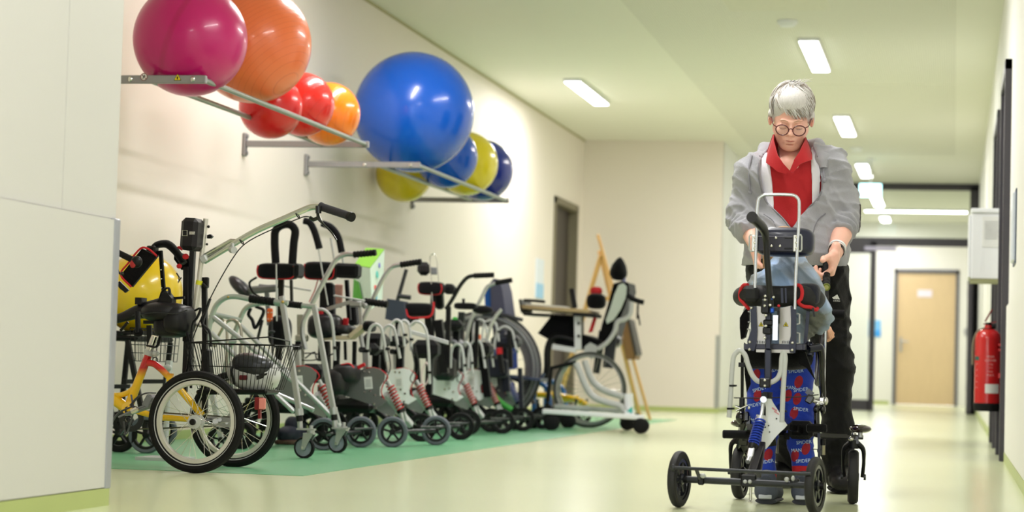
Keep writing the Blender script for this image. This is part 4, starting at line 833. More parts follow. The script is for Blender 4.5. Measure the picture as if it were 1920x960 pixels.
gD = gait('gait trainer with plain white side plate, silver push handle and forearm pad', (P(878, 790, 13.35).x, 13.35), white_m, spring_m, rub_m,
     handle=([(872, 650), (878, 618), (887, 590), (903, 558), (914, 538), (930, 530)], (929, 530.5), (960, 525), 13.8),
     hoops=[(hoop(846, 868, 645, 705, 690, 4), 13.1), (hoop(862, 883, 642, 700, 690, 3), 13.4), (hoop(888, 912, 599, 625, 640, 1), 13.9)],
     extra=ex_d)
gE = gait('gait trainer with white plate and black wheels, beside the blue backrest', (P(921, 787, 14.05).x, 14.05), white_m, spring_m, rub_m,
     hoops=[(hoop(880, 905, 638, 690, 690, 5), 13.8), (hoop(898, 920, 636, 688, 690, 5), 14.1), (hoop(905, 933, 600, 640, 640, 2), 14.5)], extra=lambda T: T.part('clamp', MB().box(P(897, 632, 13.9), (.03, .04, .035), bev=.004), orange_m))
gF = gait('gait trainer with dark plate and black wheels, in front of the tray wheelchair', (P(962, 784, 14.75).x, 14.75), dark_m, bspring_m, rub_m, hoops=[(hoop(928, 965, 612, 655, 655, 3), 14.6)],
     extra=lambda T: (T.part('red_collar', MB().cyl(P(936, 652, 14.6), P(937, 664, 14.6), .022), redtrim_m), T.part('lower_post', MB().bar(P(937, 664, 14.6), P(942, 700, 14.6), .03, .03).bar(P(955, 620, 14.6), P(958, 690, 14.6), .03, .03), black_m),
                      T.part('slate_pad', pad(MB(), P(925, 690, 14.7), (.22, .1, .14)), navy_m)))
# picture-covered carton on the frame
A_, B_, C_, D_ = P(665, 497, 12.1), P(694, 503, 11.95), P(721, 468, 12.25), P(686, 466, 12.35)
E_, F_, G_, H_ = P(661, 572, 12.1), P(697, 580, 11.95), P(717, 560, 12.25), P(690, 560, 12.35)
Bx_ = Thing('cardboard_box', 'green and white printed cardboard box tilted among the gait trainers', 'box', F_)
def slab(vs, th=.002):
    vs = [Vector(v) for v in vs]; n = (vs[1]-vs[0]).cross(vs[2]-vs[0]).normalized(); return MB().prism(vs, n*th)
wmb = MB().add([A_, B_, C_, D_, E_, F_, G_, H_], [(0, 1, 2, 3), (4, 7, 6, 5), (0, 4, 5, 1), (1, 5, 6, 2), (2, 6, 7, 3), (3, 7, 4, 0)])
Bx_.part('carton', wmb, mat('carton_pale', rgb(206, 226, 214), .5, var=.1, scale=14))
Bx_.part('green_flap', MB().add([A_, B_, C_, D_], [(0, 1, 2, 3)]).prism([A_+Vector((0, -.002, .001)), B_+Vector((0, -.002, .001)), C_+Vector((0, -.002, .001)), D_+Vector((0, -.002, .001))], (0, 0, .003)), mat('carton_green', rgb(124, 182, 54), .5))
Bx_.part('green_wedge', MB().prism([A_+(E_-A_)*.35+Vector((0, -.003, 0)), A_+(E_-A_)*.4+(B_-A_)*.35+Vector((0, -.006, 0)), F_+(E_-F_)*.35+Vector((0, -.006, 0)), E_+Vector((0, -.003, 0))], (0, -.002, 0)), mat('carton_dgreen', rgb(70, 160, 30), .5))
for (u, v, r_, cl) in ((.5, .35, .022, rgb(90, 190, 180)), (.35, .6, .018, rgb(220, 70, 60)), (.65, .2, .016, rgb(110, 110, 200)), (.4, .8, .02, rgb(80, 170, 200))):
    p_ = B_*(1-u)*(1-v)+C_*u*(1-v)+F_*(1-u)*v+G_*u*v; n_ = (C_-B_).cross(F_-B_).normalized(); n_ = n_ if n_.y < 0 else -n_
    Bx_.part('printed_patch', MB().lathe(p_, n_, [(r_, -.002), (r_, .002), (0, .002)], 12), mat('patch_%d' % int(u*100), cl, .5))

# ------------------------------------------------------------------ big-wheel standing chair with blue back
WC = Thing('standing_wheelchair', 'wheelchair with tall blue and slate back and very large grey-guarded wheel', 'wheelchair', (P(900, 0, 15.2).x, 15.5, 0))
for Y_ in (15.25, 15.95):
    c = P(908, 707, Y_); c.z = .43
    w = WC.part('wheel', MB().lathe(c, (0, 1, 0), [(.412, -.012), (.395, -.012), (.395, .012), (.412, .012)], 64), silver_m)
    WC.part('tyre', MB().lathe(c, (0, 1, 0), [(.408, -.013), (.425, -.01), (.43, 0), (.425, .01), (.408, .013)], 64), mat('tyre_slate', rgb(64, 62, 66), .6), w)
    WC.part('push_rim', MB().tube([c+Vector((math.cos(i*PI/32)*.38, -.05, math.sin(i*PI/32)*.38)) for i in range(64)], .009, 8, closed=True), greyp_m, w)
    WC.part('guard_ring', MB().lathe(c, (0, 1, 0), [(.32, -.03), (.39, -.03), (.39, -.022), (.32, -.022), (.32, -.03)], 56), mat('guard_smoke', rgb(96, 94, 100), .2, alpha=.7), w)
    sp = MB()
    for k in range(24): a_ = 2*PI*k/24; sp.tube([c+Vector((math.cos(a_)*.03, 0, math.sin(a_)*.03)), c+Vector((math.cos(a_)*.396, 0, math.sin(a_)*.396))], .0014, 5)
    WC.part('spokes', sp, chrome_m, w)
WC.part('backrest', MB().prism(pl([(919, 530), (926, 522), (936, 524), (942, 545), (948, 588), (946, 640), (926, 640), (921, 590)], 15.4), (0, .35, 0)), mat('slate_cloth', rgb(82, 82, 108), .8))
WC.part('back_cushion', MB().prism(pl([(908, 545), (914, 534), (920, 530), (923, 590), (922, 600), (910, 590)], 15.42), (0, .3, 0)), mat('blue_cloth', rgb(12, 90, 180), .7))
WC.part('frame', MB().tube(pl([(940, 640), (925, 690), (905, 707), (870, 730)], 15.35), .014).tube(pl([(940, 640), (925, 690), (905, 707)], 15.75), .014).tube(pl([(905, 590), (950, 592), (980, 600)], 15.2), .014).bar(P(905, 707, 15.15), P(905, 707, 15.9), .03, .03), dgrey_m)
WC.part('seat', MB().bar(P(850, 690, 15.6), P(930, 690, 15.6), .4, .06, bev=.02), navy_m)
for Y_ in (15.3, 15.8):
    c = P(1000, 795, Y_); c.z = .06; caster(WC, c, .06, PI, black_m, black_m, rub_m)
    WC.part('fork_tube', MB().tube([c+Vector((0, 0, .12)), P(985, 720, Y_), P(940, 700, Y_)], .014), dgrey_m)
WC.part('blue_panel', MB().prism(pl([(925, 645), (968, 640), (970, 690), (930, 700)], 15.45), (0, .02, 0)), mat('panel_blue', rgb(50, 80, 170), .4))
WC.part('hook', MB().ell(P(971, 656, 15.0), (.012, .01, .022)), mat('bright_metal', rgb(240, 240, 240), .05, 1.0))
WC.part('footplate', MB().bar(P(955, 705, 15.2), P(1020, 712, 15.2), .3, .02).bar(P(1020, 700, 15.2), P(1014, 712, 15.2), .02, .02), mat('foot_slate', rgb(60, 70, 96), .4))

# ------------------------------------------------------------------ wheelchair with tray, white lifting base, easel
TW = Thing('tray_wheelchair', 'black and white reclining wheelchair with wooden tray and pointed headrest', 'wheelchair', (P(1100, 0, 16.2).x, 16.3, 0))
Y_ = 16.0
TW.part('headrest', MB().lathe(P(1158, 526, Y_+.2), P(1163, 481, Y_+.2)-P(1158, 526, Y_+.2), [(0, 0), (.045, .005), (.068, .04), (.07, .07), (.055, .12), (.03, .16), (.01, .18), (0, .183)], 24), fab_m)
TW.part('headrest_post', MB().bar(P(1168, 500, Y_+.2), P(1172, 560, Y_+.2), .03, .03), mat('lilac_metal', rgb(150, 150, 185), .4))
TW.part('backrest', MB().prism(pl([(1150, 532), (1166, 527), (1178, 530), (1180, 545), (1172, 575), (1160, 605), (1150, 640), (1120, 650), (1128, 610), (1140, 570)], Y_+.06), (0, .36, 0)), fab_m)
TW.part('back_shell', MB().prism(pl([(1160, 534), (1168, 531), (1174, 537), (1173, 556), (1163, 580), (1150, 600), (1138, 607), (1136, 600), (1144, 578), (1152, 552)], Y_+.02), (0, .03, 0)), mat('shell_white', rgb(196, 206, 196), .35))
TW.part('side_support', MB().ell(P(1118, 565, Y_), (.075, .06, .06), sq=.7), fab_m)
TW.part('red_cushion', MB().ell(P(1118, 546, Y_+.1), (.045, .05, .035), sq=.7), redtrim_m); TW.part('red_strap', MB().prism(pl([(1114, 590), (1120, 590), (1110, 622), (1103, 624)], Y_-.02), (0, .03, 0)), redtrim_m)
TW.part('chest_post', MB().bar(P(1072, 541, Y_+.15), P(1078, 578, Y_+.15), .04, .04, bev=.006), black_m)
tr = TW.part('tray', MB().bar(P(986, 577, Y_+.1), P(1115, 586, Y_+.1), .5, .03, bev=.006), mat('tray_wood', rgb(186, 162, 120), .45, var=.15, scale=14, stretch=(.4, 3, 1)))
TW.part('tray_rim', MB().tube([P(984, 563, Y_-.1), P(990, 563, Y_-.15), P(1022, 566, Y_-.15)], .012).bar(P(984, 563, Y_+.05), P(988, 588, Y_+.05), .4, .016).bar(P(990, 590, Y_+.05), P(1040, 592, Y_+.05), .4, .02).bar(P(1080, 590, Y_), P(1122, 593, Y_), .3, .025), black_m, tr)
TW.part('tray_post', MB().bar(P(1083, 590, Y_-.05), P(1084, 656, Y_-.05), .05, .05, bev=.006).bar(P(1036, 650, Y_-.06), P(1080, 657, Y_-.06), .04, .04), white_m)
TW.part('tray_bolt', MB().ell(P(1085, 606, Y_-.09), (.012, .01, .012)).ell(P(1085, 630, Y_-.09), (.012, .01, .012)), black_m)
TW.part('seat', MB().prism(pl([(1035, 590), (1078, 592), (1078, 625), (1095, 628), (1130, 640), (1110, 655), (1060, 655), (1008, 625)], Y_), (0, .4, 0)), fab_m)
TW.part('leg_rest', MB().tube(pl([(1085, 640), (1040, 632), (1028, 650), (1026, 690), (1022, 712)], Y_), .028, 12, smooth=4).bar(P(975, 706, Y_), P(1022, 713, Y_), .3, .025), black_m)
TW.part('frame', MB().tube(pl([(1184, 566), (1181, 590), (1172, 598), (1158, 603), (1152, 622), (1138, 642), (1120, 655)], Y_-.02), .018, 12, smooth=4).prism(pl([(1096, 650), (1106, 642), (1118, 648), (1117, 668), (1108, 673), (1094, 662)], Y_-.05), (0, .04, 0)), lgrey_m)
TW.part('push_handle', MB().tube(pl([(1176, 552), (1186, 560), (1198, 565), (1207, 567)], Y_), .02, 12, smooth=4).tube(pl([(1196, 570), (1195, 598)], Y_), .008).tube(pl([(1197, 590), (1200, 610)], Y_), .006), rub_m)
TW.part('rear_frame', MB().bar(P(1130, 620, Y_+.2), P(1118, 700, Y_+.2), .05, .05).bar(P(1150, 610, Y_+.1), P(1140, 690, Y_+.1), .05, .08).box(P(1150, 640, Y_+.2), (.12, .2, .1), bev=.03), dgrey_m)
for (x_, Y2) in ((1105, 15.95), (1108, 16.5)):
    c = P(x_, 735, Y2); c.z = .29
    w = TW.part('wheel', MB().lathe(c, (.1, 1, 0), [(.272, -.012), (.255, -.012), (.255, .012), (.272, .012)], 56), silver_m)
    TW.part('tyre', MB().lathe(c, (.1, 1, 0), [(.268, -.015), (.284, -.012), (.29, 0), (.284, .012), (.268, .015)], 56), mat('tyre_olive', rgb(70, 74, 66), .7), w)
    sp = MB()
    for k in range(24): a_ = 2*PI*k/24; sp.tube([c+Vector((math.cos(a_)*.03, 0, math.sin(a_)*.03)), c+Vector((math.cos(a_)*.26, 0, math.sin(a_)*.26))], .0012, 5)
    TW.part('spokes', sp, chrome_m, w)
for Y2 in (15.9, 16.4):
    c = P(1035, 800, Y2); c.z = .07; caster(TW, c, .07, 0, black_m, black_m, rub_m); TW.part('fork_tube', MB().tube([c+Vector((-.04, 0, .12)), P(1034, 690, Y2), P(1080, 680, Y2)], .018), black_m)
pg = P(1020, 570, Y_)
single('papers', MB().bar(P(990, 572, Y_+.05), P(1064, 576.5, Y_+.05), .22, .012), mat('paper', rgb(226, 227, 226), .7), 'pale papers lying on the wooden tray of the wheelchair', 'papers', P(1025, 574, Y_+.05))
LB = Thing('patient_lift', 'white steel lifting base on black twin casters below the tray wheelchair', 'patient lift', (P(1110, 0, 15.3).x, 15.3, 0))
LB.part('base_beam', MB().bar(P(1018, 771, 15.0), P(1208, 783, 15.0), .07, .035, bev=.006), white_m)
LB.part('base_beam', MB().bar(P(1040, 762, 15.7), P(1190, 772, 15.7), .07, .035, bev=.006), lgrey_m)
LB.part('cross_beam', MB().bar(P(1180, 777, 15.0), P(1176, 770, 15.7), .06, .035), white_m)
LB.part('bent_tube', MB().tube(pl([(1080, 680), (1087, 696), (1099, 725), (1113, 744), (1140, 755), (1164, 762), (1172, 775)], 15.25), .024, 14, smooth=5), lgrey_m)
LB.part('bent_tube', MB().tube(pl([(1096, 676), (1102, 694), (1112, 715), (1126, 728), (1150, 738), (1168, 744)], 15.5), .024, 14, smooth=5), lgrey_m)
LB.part('end_post', MB().cyl(P(1178, 738, 15.3), P(1180, 777, 15.3), .035), white_m)
LB.part('turquoise_wedge', MB().prism(pl([(1172, 774), (1184, 763), (1185, 775)], 15.0), (0, .05, 0)), mat('turquoise', rgb(60, 180, 170), .5))
for (x_, Y2) in ((1197, 15.0), (1029, 15.0), (1172, 15.7), (1060, 15.7)):
    c = P(x_, 798, Y2); c.z = .055
    for s_ in (-.03, .03): LB.part('caster_wheel', MB().lathe(c+Vector((.02, s_, 0)), (0, 1, 0), [(0, -.014), (.045, -.014), (.055, -.008), (.055, .008), (.045, .014), (0, .014)], 24), rub_m)
    LB.part('caster_fork', MB().ell(c+Vector((0, 0, .03)), (.04, .02, .035)).cyl(c+Vector((-.01, 0, .02)), Vector((c.x-.01, c.y, P(x_, 775, Y2).z)), .014), black_m)
# blue-hooped yellow low frame behind
YW = Thing('rollator', 'small walker with blue hooped tubes and yellow legs behind the white base', 'walker', (P(1040, 0, 16.9).x, 16.9, 0))
YW.part('hoop', MB().tube(pl([(1000, 800), (1004, 726), (1009, 719), (1019, 722), (1028, 735), (1031, 795)], 16.6), .02, 12, smooth=4), blue_m)
YW.part('hoop', MB().tube(pl([(1022, 790), (1026, 722), (1032, 716), (1046, 721), (1057, 735), (1061, 785)], 17.2), .02, 12, smooth=4), blue_m)
YW.part('yellow_frame', MB().tube(pl([(1005, 740), (1045, 742), (1088, 752), (1100, 760)], 16.8), .024, 12, smooth=3).tube(pl([(1035, 735), (1060, 750), (1085, 745)], 17.0), .02, 12, smooth=3), yellow_m)
for (x_, Y2) in ((1003, 16.65), (1075, 16.65), (1025, 17.2), (1095, 17.2)):
    c = P(x_, 790, Y2); c.z = .06; cast_wheel(YW, c, (0, 1, 0), .06, black_m, rub_m); YW.part('leg', MB().bar(c, P(x_+6, 748, Y2), .02, .02), dgrey_m)
# easel
ez = mat('easel_wood', rgb(206, 160, 96), .5, var=.12, scale=12, stretch=(2, 2, .3)); YE_ = 19.1
ES = Thing('easel', 'wooden painting easel standing by the end wall behind the tray wheelchair', 'easel', (P(1180, 0, YE_).x, YE_, 0))
def to_floor(a, b):
    a = Vector(a); b = Vector(b); return a+(b-a)*(a.z/(a.z-b.z))
top = P(1121, 440, YE_); 
for nm, a, b in (('leg', top, to_floor(top, P(1219, 787, YE_))), ('leg', P(1124, 470, YE_+.05), to_floor(P(1124, 470, YE_+.05), P(1197, 772, YE_+.35))), ('leg', P(1127, 478, YE_), to_floor(P(1127, 478, YE_), P(1096, 585, YE_+.1)))):
    ES.part(nm, MB().bar(a, b, .045, .024, bev=.003), ez)
ES.part('cross_rail', MB().bar(P(1104, 560, YE_+.03), P(1152, 560, YE_+.03), .02, .04), ez)
ES.part('paint_box', MB().prism(pl([(1164, 600), (1176, 600), (1192, 668), (1190, 674), (1173, 674)], YE_-.06), (0, .3, 0)), mat('easel_dark', rgb(120, 84, 44), .5))
ES.part('box_lid', MB().prism(pl([(1175, 596), (1181, 600), (1195, 664), (1191, 668)], YE_-.07), (0, .3, 0)), mat('easel_black', rgb(50, 44, 40), .5))
# shoes under the second trainer
for i, (x_, Y2, lb) in enumerate(((543, 10.9, 'dark lace-up shoe on the green floor behind the tricycle wheel, left of the pair'), (556, 11.0, 'dark lace-up shoe on the green floor behind the tricycle wheel, right of the pair'))):
    c = P(x_, 790, Y2); c.z = 0; S = Thing('shoe', lb, 'shoe', c, 'shoes on the green floor')
    S.part('upper', MB().ell(c+Vector((0, 0, .05)), (.055, .11, .05), sq=.8).ell(c+Vector((0, .05, .09)), (.04, .055, .06), sq=.8), mat('shoe_navy', rgb(40, 44, 62), .7))
    S.part('sole', MB().ell(c+Vector((0, 0, .015)), (.06, .118, .015), sq=.5), mat('sole_brown', rgb(90, 64, 50), .6))

WC.part('battery_box', MB().box(P(905, 735, 15.5), (.42, .4, .2), bev=.03), mat('case_navy', rgb(26, 32, 52), .5))
WC.part('side_bag', MB().prism(pl([(862, 650), (925, 648), (935, 700), (930, 730), (868, 735)], 15.5), (0, .2, 0)), mat('bag_dark', rgb(24, 28, 44), .8))
WC.part('anti_tip', MB().tube(pl([(940, 745), (985, 770), (1000, 790)], 15.4), .02, 10, smooth=3), dgrey_m)
for k_, (x_, y_, Y_, w_, h_) in enumerate(((800, 655, 12.5, 50, 60), (745, 640, 12.0, 40, 34), (700, 655, 11.4, 30, 40), (850, 610, 13.3, 40, 36))):
    G_T = (gC, gC, gB, gD)[k_]
    G_T.part('knee_support', MB().box(P(x_, y_, Y_), (w_*Y_/F_PX, .14, h_*Y_/F_PX*.6), bev=.03).bar(P(x_+6, y_+10, Y_+.05), P(x_+4, y_+85, Y_+.05), .04, .04), fab_m)

gE.part('seat_unit', MB().box(P(900, 655, 14.0), (.16, .2, .1), bev=.03).bar(P(905, 660, 14.1), P(915, 745, 14.1), .05, .05).bar(P(884, 600, 14.2), P(884, 690, 14.2), .03, .03), fab_m)
gE.part('push_handle', MB().tube(pl([(905, 700), (912, 640), (925, 600), (940, 580)], 14.1), .012, smooth=3), silver_m)
gF.part('seat_unit', MB().box(P(950, 640, 14.7), (.2, .2, .09), bev=.03).bar(P(945, 645, 14.8), P(950, 735, 14.8), .05, .05).bar(P(975, 690, 14.8), P(978, 770, 14.8), .03, .03), navy_m)
gF.part('green_cover', MB().tube(pl([(920, 735), (940, 755), (960, 768)], 14.6), .02, 10, smooth=3), mat('green_plastic', rgb(48, 150, 50), .4))
gA.part('lower_box', MB().box(P(590, 700, 10.7), (.12, .2, .1), bev=.03).bar(P(560, 640, 10.8), P(556, 760, 10.8), .03, .03), fab_m)
gB.part('lower_box', MB().box(P(705, 640, 11.5), (.13, .2, .09), bev=.03).bar(P(712, 650, 11.5), P(722, 700, 11.5), .03, .03).bar(P(660, 560, 11.4), P(664, 610, 11.4), .07, .05, bev=.01), fab_m)
gC.part('mesh_bag', MB().box(P(770, 590, 12.9), (.1, .12, .14), bev=.04).bar(P(745, 600, 12.8), P(748, 690, 12.8), .025, .025).bar(P(780, 650, 12.8), P(784, 720, 12.8), .03, .03), fab_m)
gD.part('battery_case', MB().box(P(835, 690, 13.3), (.14, .16, .16), bev=.03), mat('case_black', rgb(16, 14, 20), .5)); gD.part('rear_post', MB().bar(P(895, 600, 13.8), P(892, 690, 13.8), .025, .025), black_m)
for g_, sx_, Y_ in ((gB, 734, 11.1), (gC, 787, 12.0), (gD, 875, 13.4)):
    for dx_ in (-4, 4): g_.part('brake_cable', MB().tube(pl([(sx_-12+dx_, 650), (sx_-6+dx_, 690), (sx_-14+dx_, 712), (sx_-6, 722)], Y_), .0032, 6, smooth=4), cable_m)

# ------------------------------------------------------------------ smooth-union body modelling (signed distances -> one mesh)
def V(*a): return np.array(a, dtype=np.float32)
class Fld:
    def __init__(s, lo, hi, step):
        s.lo = np.array(lo, np.float32); s.st = step
        n = [int(math.ceil((hi[i]-lo[i])/step))+1 for i in range(3)]
        ax = [s.lo[i]+step*np.arange(n[i], dtype=np.float32) for i in range(3)]
        s.X, s.Y, s.Z = np.meshgrid(*ax, indexing='ij'); s.d = np.full(s.X.shape, 1.0, np.float32)
    def rc(s, a, b, ra, rb, sq=None):
        """tapered capsule; sq=(direction, factor) flattens it"""
        a = V(*a); b = V(*b); px, py, pz = s.X-a[0], s.Y-a[1], s.Z-a[2]; ba = b-a; L2 = float(ba@ba)+1e-9
        t = np.clip((px*ba[0]+py*ba[1]+pz*ba[2])/L2, 0, 1)
        qx, qy, qz = px-ba[0]*t, py-ba[1]*t, pz-ba[2]*t
        if sq is not None:
            u = V(*sq[0]); u = u/np.linalg.norm(u); k = (qx*u[0]+qy*u[1]+qz*u[2])*(sq[1]-1)
            qx, qy, qz = qx+u[0]*k, qy+u[1]*k, qz+u[2]*k
        return np.sqrt(qx*qx+qy*qy+qz*qz)-(ra+(rb-ra)*t)
    def el(s, c, r, R=None):
        px, py, pz = s.X-c[0], s.Y-c[1], s.Z-c[2]
        if R is not None:
            M = np.array(R, np.float32).T
            px, py, pz = M[0, 0]*px+M[0, 1]*py+M[0, 2]*pz, M[1, 0]*px+M[1, 1]*py+M[1, 2]*pz, M[2, 0]*px+M[2, 1]*py+M[2, 2]*pz
        k0 = np.sqrt((px/r[0])**2+(py/r[1])**2+(pz/r[2])**2); k1 = np.sqrt((px/r[0]**2)**2+(py/r[1]**2)**2+(pz/r[2]**2)**2)+1e-9
        return k0*(k0-1)/k1
    def add(s, e, k=.01):
        h = np.clip(.5+.5*(s.d-e)/k, 0, 1); s.d = s.d*(1-h)+e*h-k*h*(1-h); return s
    def sub(s, e, k=.005):
        e = -e; h = np.clip(.5-.5*(s.d-e)/k, 0, 1); s.d = s.d*(1-h)+e*h+k*h*(1-h); return s
    def R(s, a, b, ra, rb=None, k=.01, sq=None): return s.add(s.rc(a, b, ra, ra if rb is None else rb, sq), k)
    def E(s, c, r, k=.01, R=None): return s.add(s.el(c, r, R), k)
    def noise(s, amp, f, seed=0, dirs=None):
        rng = np.random.RandomState(seed); n = 0
        for i in range(7):
            v = rng.randn(3) if dirs is None else np.array(dirs)+rng.randn(3)*.45
            v = v/np.linalg.norm(v)*f*(.6+rng.rand()*.9)
            n = n+np.sin(s.X*v[0]+s.Y*v[1]+s.Z*v[2]+rng.rand()*6.28+1.3*np.sin(s.X*v[1]*.4+s.Z*v[0]*.5+rng.rand()*6))
        s.d = s.d+n.astype(np.float32)*(amp/3.0); return s
    def folds(s, amp, f, seed=0, dirs=(0, 0, 1), n=4):
        """narrow raised creases"""
        rng = np.random.RandomState(seed)
        for i in range(n):
            v = np.array(dirs)+rng.randn(3)*.35; v = v/np.linalg.norm(v)*f*(.7+rng.rand()*.7)
            w = np.sin(s.X*v[0]+s.Y*v[1]+s.Z*v[2]+rng.rand()*6.28+2.2*np.sin(s.X*f*.35+rng.rand()*6)+1.6*np.sin(s.Z*f*.3+rng.rand()*6))
            g = .5+.5*np.sin(s.X*(9+5*rng.rand())+s.Z*(8+6*rng.rand())+rng.rand()*6.28)
            s.d = s.d-(amp*g*(1-np.abs(w))**2.5).astype(np.float32)
        return s
    def mesh(s, mb=None, T=None):
        mb = mb or MB(); d = s.d; ins = d < 0
        nx, ny, nz = d.shape
        c = np.zeros((nx-1, ny-1, nz-1), np.int8)
        for i in (0, 1):
            for j in (0, 1):
                for k in (0, 1): c += ins[i:nx-1+i, j:ny-1+j, k:nz-1+k]
        act = (c > 0) & (c < 8); idx = np.full(act.shape, -1, np.int64); ii = np.argwhere(act); idx[act] = np.arange(len(ii))
        acc = np.zeros((len(ii), 3)); cnt = np.zeros(len(ii))
        cor = [(a, b, e) for a in (0, 1) for b in (0, 1) for e in (0, 1)]
        for p in cor:
            for ax in range(3):
                if p[ax]: continue
                q = list(p); q[ax] = 1
                d0 = d[ii[:, 0]+p[0], ii[:, 1]+p[1], ii[:, 2]+p[2]]; d1 = d[ii[:, 0]+q[0], ii[:, 1]+q[1], ii[:, 2]+q[2]]
                m = (d0 < 0) != (d1 < 0); t = np.where(m, d0/(d0-d1+1e-12), 0)
                pos = np.tile(np.array(p, float), (len(ii), 1)); pos[:, ax] = t
                acc[m] += pos[m]; cnt[m] += 1
        vs = (ii+acc/cnt[:, None])*s.st+s.lo
        fs = []
        for ax in range(3):
            o1, o2 = (ax+1) % 3, (ax+2) % 3
            sl0 = [slice(None)]*3; sl1 = [slice(None)]*3; sl0[ax] = slice(0, -1); sl1[ax] = slice(1, None)
            ch = ins[tuple(sl0)] != ins[tuple(sl1)]; e = np.argwhere(ch)
            e = e[(e[:, o1] > 0) & (e[:, o2] > 0) & (e[:, o1] < d.shape[o1]-1) & (e[:, o2] < d.shape[o2]-1)]
            def at(a, b):
                q = e.copy(); q[:, o1] -= a; q[:, o2] -= b; return idx[q[:, 0], q[:, 1], q[:, 2]]
            Q = np.stack([at(1, 1), at(0, 1), at(0, 0), at(1, 0)], 1)
            fl = ins[e[:, 0], e[:, 1], e[:, 2]]; Q[~fl] = Q[~fl][:, ::-1]; fs.append(Q[(Q >= 0).all(1)])
        F = np.concatenate(fs)
        if T is not None: vs = vs @ np.array(T.to_3x3()).T+np.array(T.translation)
        mb.add([tuple(v) for v in vs.tolist()], [tuple(f) for f in F.tolist()])
        return mb
def hand(mb, wrist, fwd, palm, curls, scale=1.0, thumb=None, step=.0022, side=1, spread=.012):
    """palm, four unequal bent fingers, thumb. fwd: wrist->knuckles, palm: palm normal; side +1: thumb on fwd x palm side"""
    f = Vector(fwd).normalized(); p = Vector(palm); p = (p-f*p.dot(f)).normalized(); s_ = f.cross(p)*side; S = scale
    w = Vector(wrist)
    lo = w-Vector((.16, .16, .16))*S; hi = w+Vector((.16, .16, .16))*S
    F = Fld(lo, hi, step)
    def q(a, b, c): return tuple(w+f*(a*S)+s_*(b*S)+p*(c*S))
    F.R(q(-.03, 0, 0), q(.01, 0, 0), .024*S, .024*S, .01, sq=(p, 1.25))
    F.R(q(.01, .012, 0), q(.07, .022, .002), .018*S, .013*S, .014, sq=(p, 1.1)).R(q(.01, -.01, 0), q(.066, -.022, .002), .018*S, .012*S, .014, sq=(p, 1.1)).R(q(.015, 0, 0), q(.074, 0, 0), .017*S, .013*S, .014)
    F.R(q(.01, .022, .008), q(.035, .03, .012), .016*S, .013*S, .012)
    L = [(.043, .026, .02), (.047, .030, .021), (.044, .028, .02), (.034, .022, .018)]
    for i, (l, cu) in enumerate(zip(L, curls)):
        y = (.028-.019*i); base = Vector((.074-.004*abs(i-1), y, .002)); ang = 0; d = Vector((1, .08*(1.5-i)*.5, 0)); r = (.0092, .0095, .009, .008)[i]
        pt = base.copy()
        for j in range(3):
            ang += cu[j]; dd = Vector((math.cos(ang), d.y, math.sin(ang))).normalized(); nx = pt+dd*l[j]
            F.R(q(*pt), q(*nx), r*S*(1-.07*j), r*S*(.93-.07*j), .004); pt = nx
    th = thumb or [(.02, .03, .01), (.045, .05, .02), (.07, .052, .034), (.09, .046, .044)]
    for j in range(3): F.R(q(*th[j]), q(*th[j+1]), (.0135-.0012*j)*S, (.0125-.0014*j)*S, .006)
    F.mesh(mb)
skin_m = mat('skin', rgb(238, 184, 166), .5, var=.1, scale=26, bump=.12, bscale=260, sss=.12)
cskin_m = mat('child_skin', rgb(226, 172, 142), .5, var=.08, scale=26, sss=.12)

# ================================================================== the grey-haired adult
WY = 8.33
AW = Thing('person', 'standing person with short grey hair, glasses, red polo and grey hoodie bending over the walker', 'person', (P(1515, 920, WY).x, WY, 0))
HC = P(1484, 214, 8.27); TH = math.radians(23)
RH = Matrix.Translation(HC) @ Matrix.Rotation(math.radians(2), 4, 'Y') @ Matrix.Rotation(math.radians(5), 4, 'Z') @ Matrix.Rotation(TH, 4, 'X')
def hw(x, y, z): return RH @ Vector((x, y, z))
F = Fld((-.11, -.15, -.23), (.11, .14, .125), .0021)
F.E((0, .018, .016), (.073, .091, .086)).E((0, -.022, -.04), (.0595, .066, .082), .02).E((0, -.05, -.088), (.036, .034, .036), .028)
for s_ in (-1, 1):
    F.R((s_*.05, .0, -.062), (s_*.02, -.058, -.108), .019, .016, .025)
    F.E((s_*.036, -.064, -.048), (.021, .018, .018), .018)
F.E((0, -.066, -.112), (.021, .018, .016), .014)
for s_ in (-1, 1): F.sub(F.el((s_*.031, -.101, -.023), (.018, .016, .0115)), .011)
for s_ in (-1, 1):
    F.E((s_*.031, -.0785, -.0255), (.0145, .0125, .011), .004)
    F.sub(F.rc((s_*.018, -.0925, -.0335), (s_*.043, -.087, -.0335), .0012, .0012), .002)
    F.sub(F.rc((s_*.02, -.0915, -.0165), (s_*.043, -.086, -.0155), .0016, .0016), .003)
F.R((-.036, -.081, -.003), (-.008, -.087, -.006), .0065, .0065, .012).R((.036, -.081, -.003), (.008, -.087, -.006), .0065, .0065, .012)
F.R((0, -.085, -.013), (0, -.104, -.046), .0065, .0095, .012).E((0, -.108, -.0505), (.0095, .0095, .0085), .007)
for s_ in (-1, 1):
    F.E((s_*.0115, -.098, -.054), (.007, .0085, .0065), .005); F.sub(F.el((s_*.0055, -.104, -.061), (.0028, .004, .0025)), .002)
    F.sub(F.rc((s_*.018, -.093, -.054), (s_*.031, -.082, -.082), .0016, .0012), .008)
F.E((0, -.083, -.079), (.026, .014, .02), .016)
F.R((-.02, -.087, -.0795), (0, -.0965, -.077), .0028, .0045, .004).R((.02, -.087, -.0795), (0, -.0965, -.077), .0028, .0045, .004)
F.R((-.017, -.087, -.087), (.017, -.087, -.087), .0042, .0042, .005).E((0, -.093, -.0875), (.011, .0055, .0045), .004)
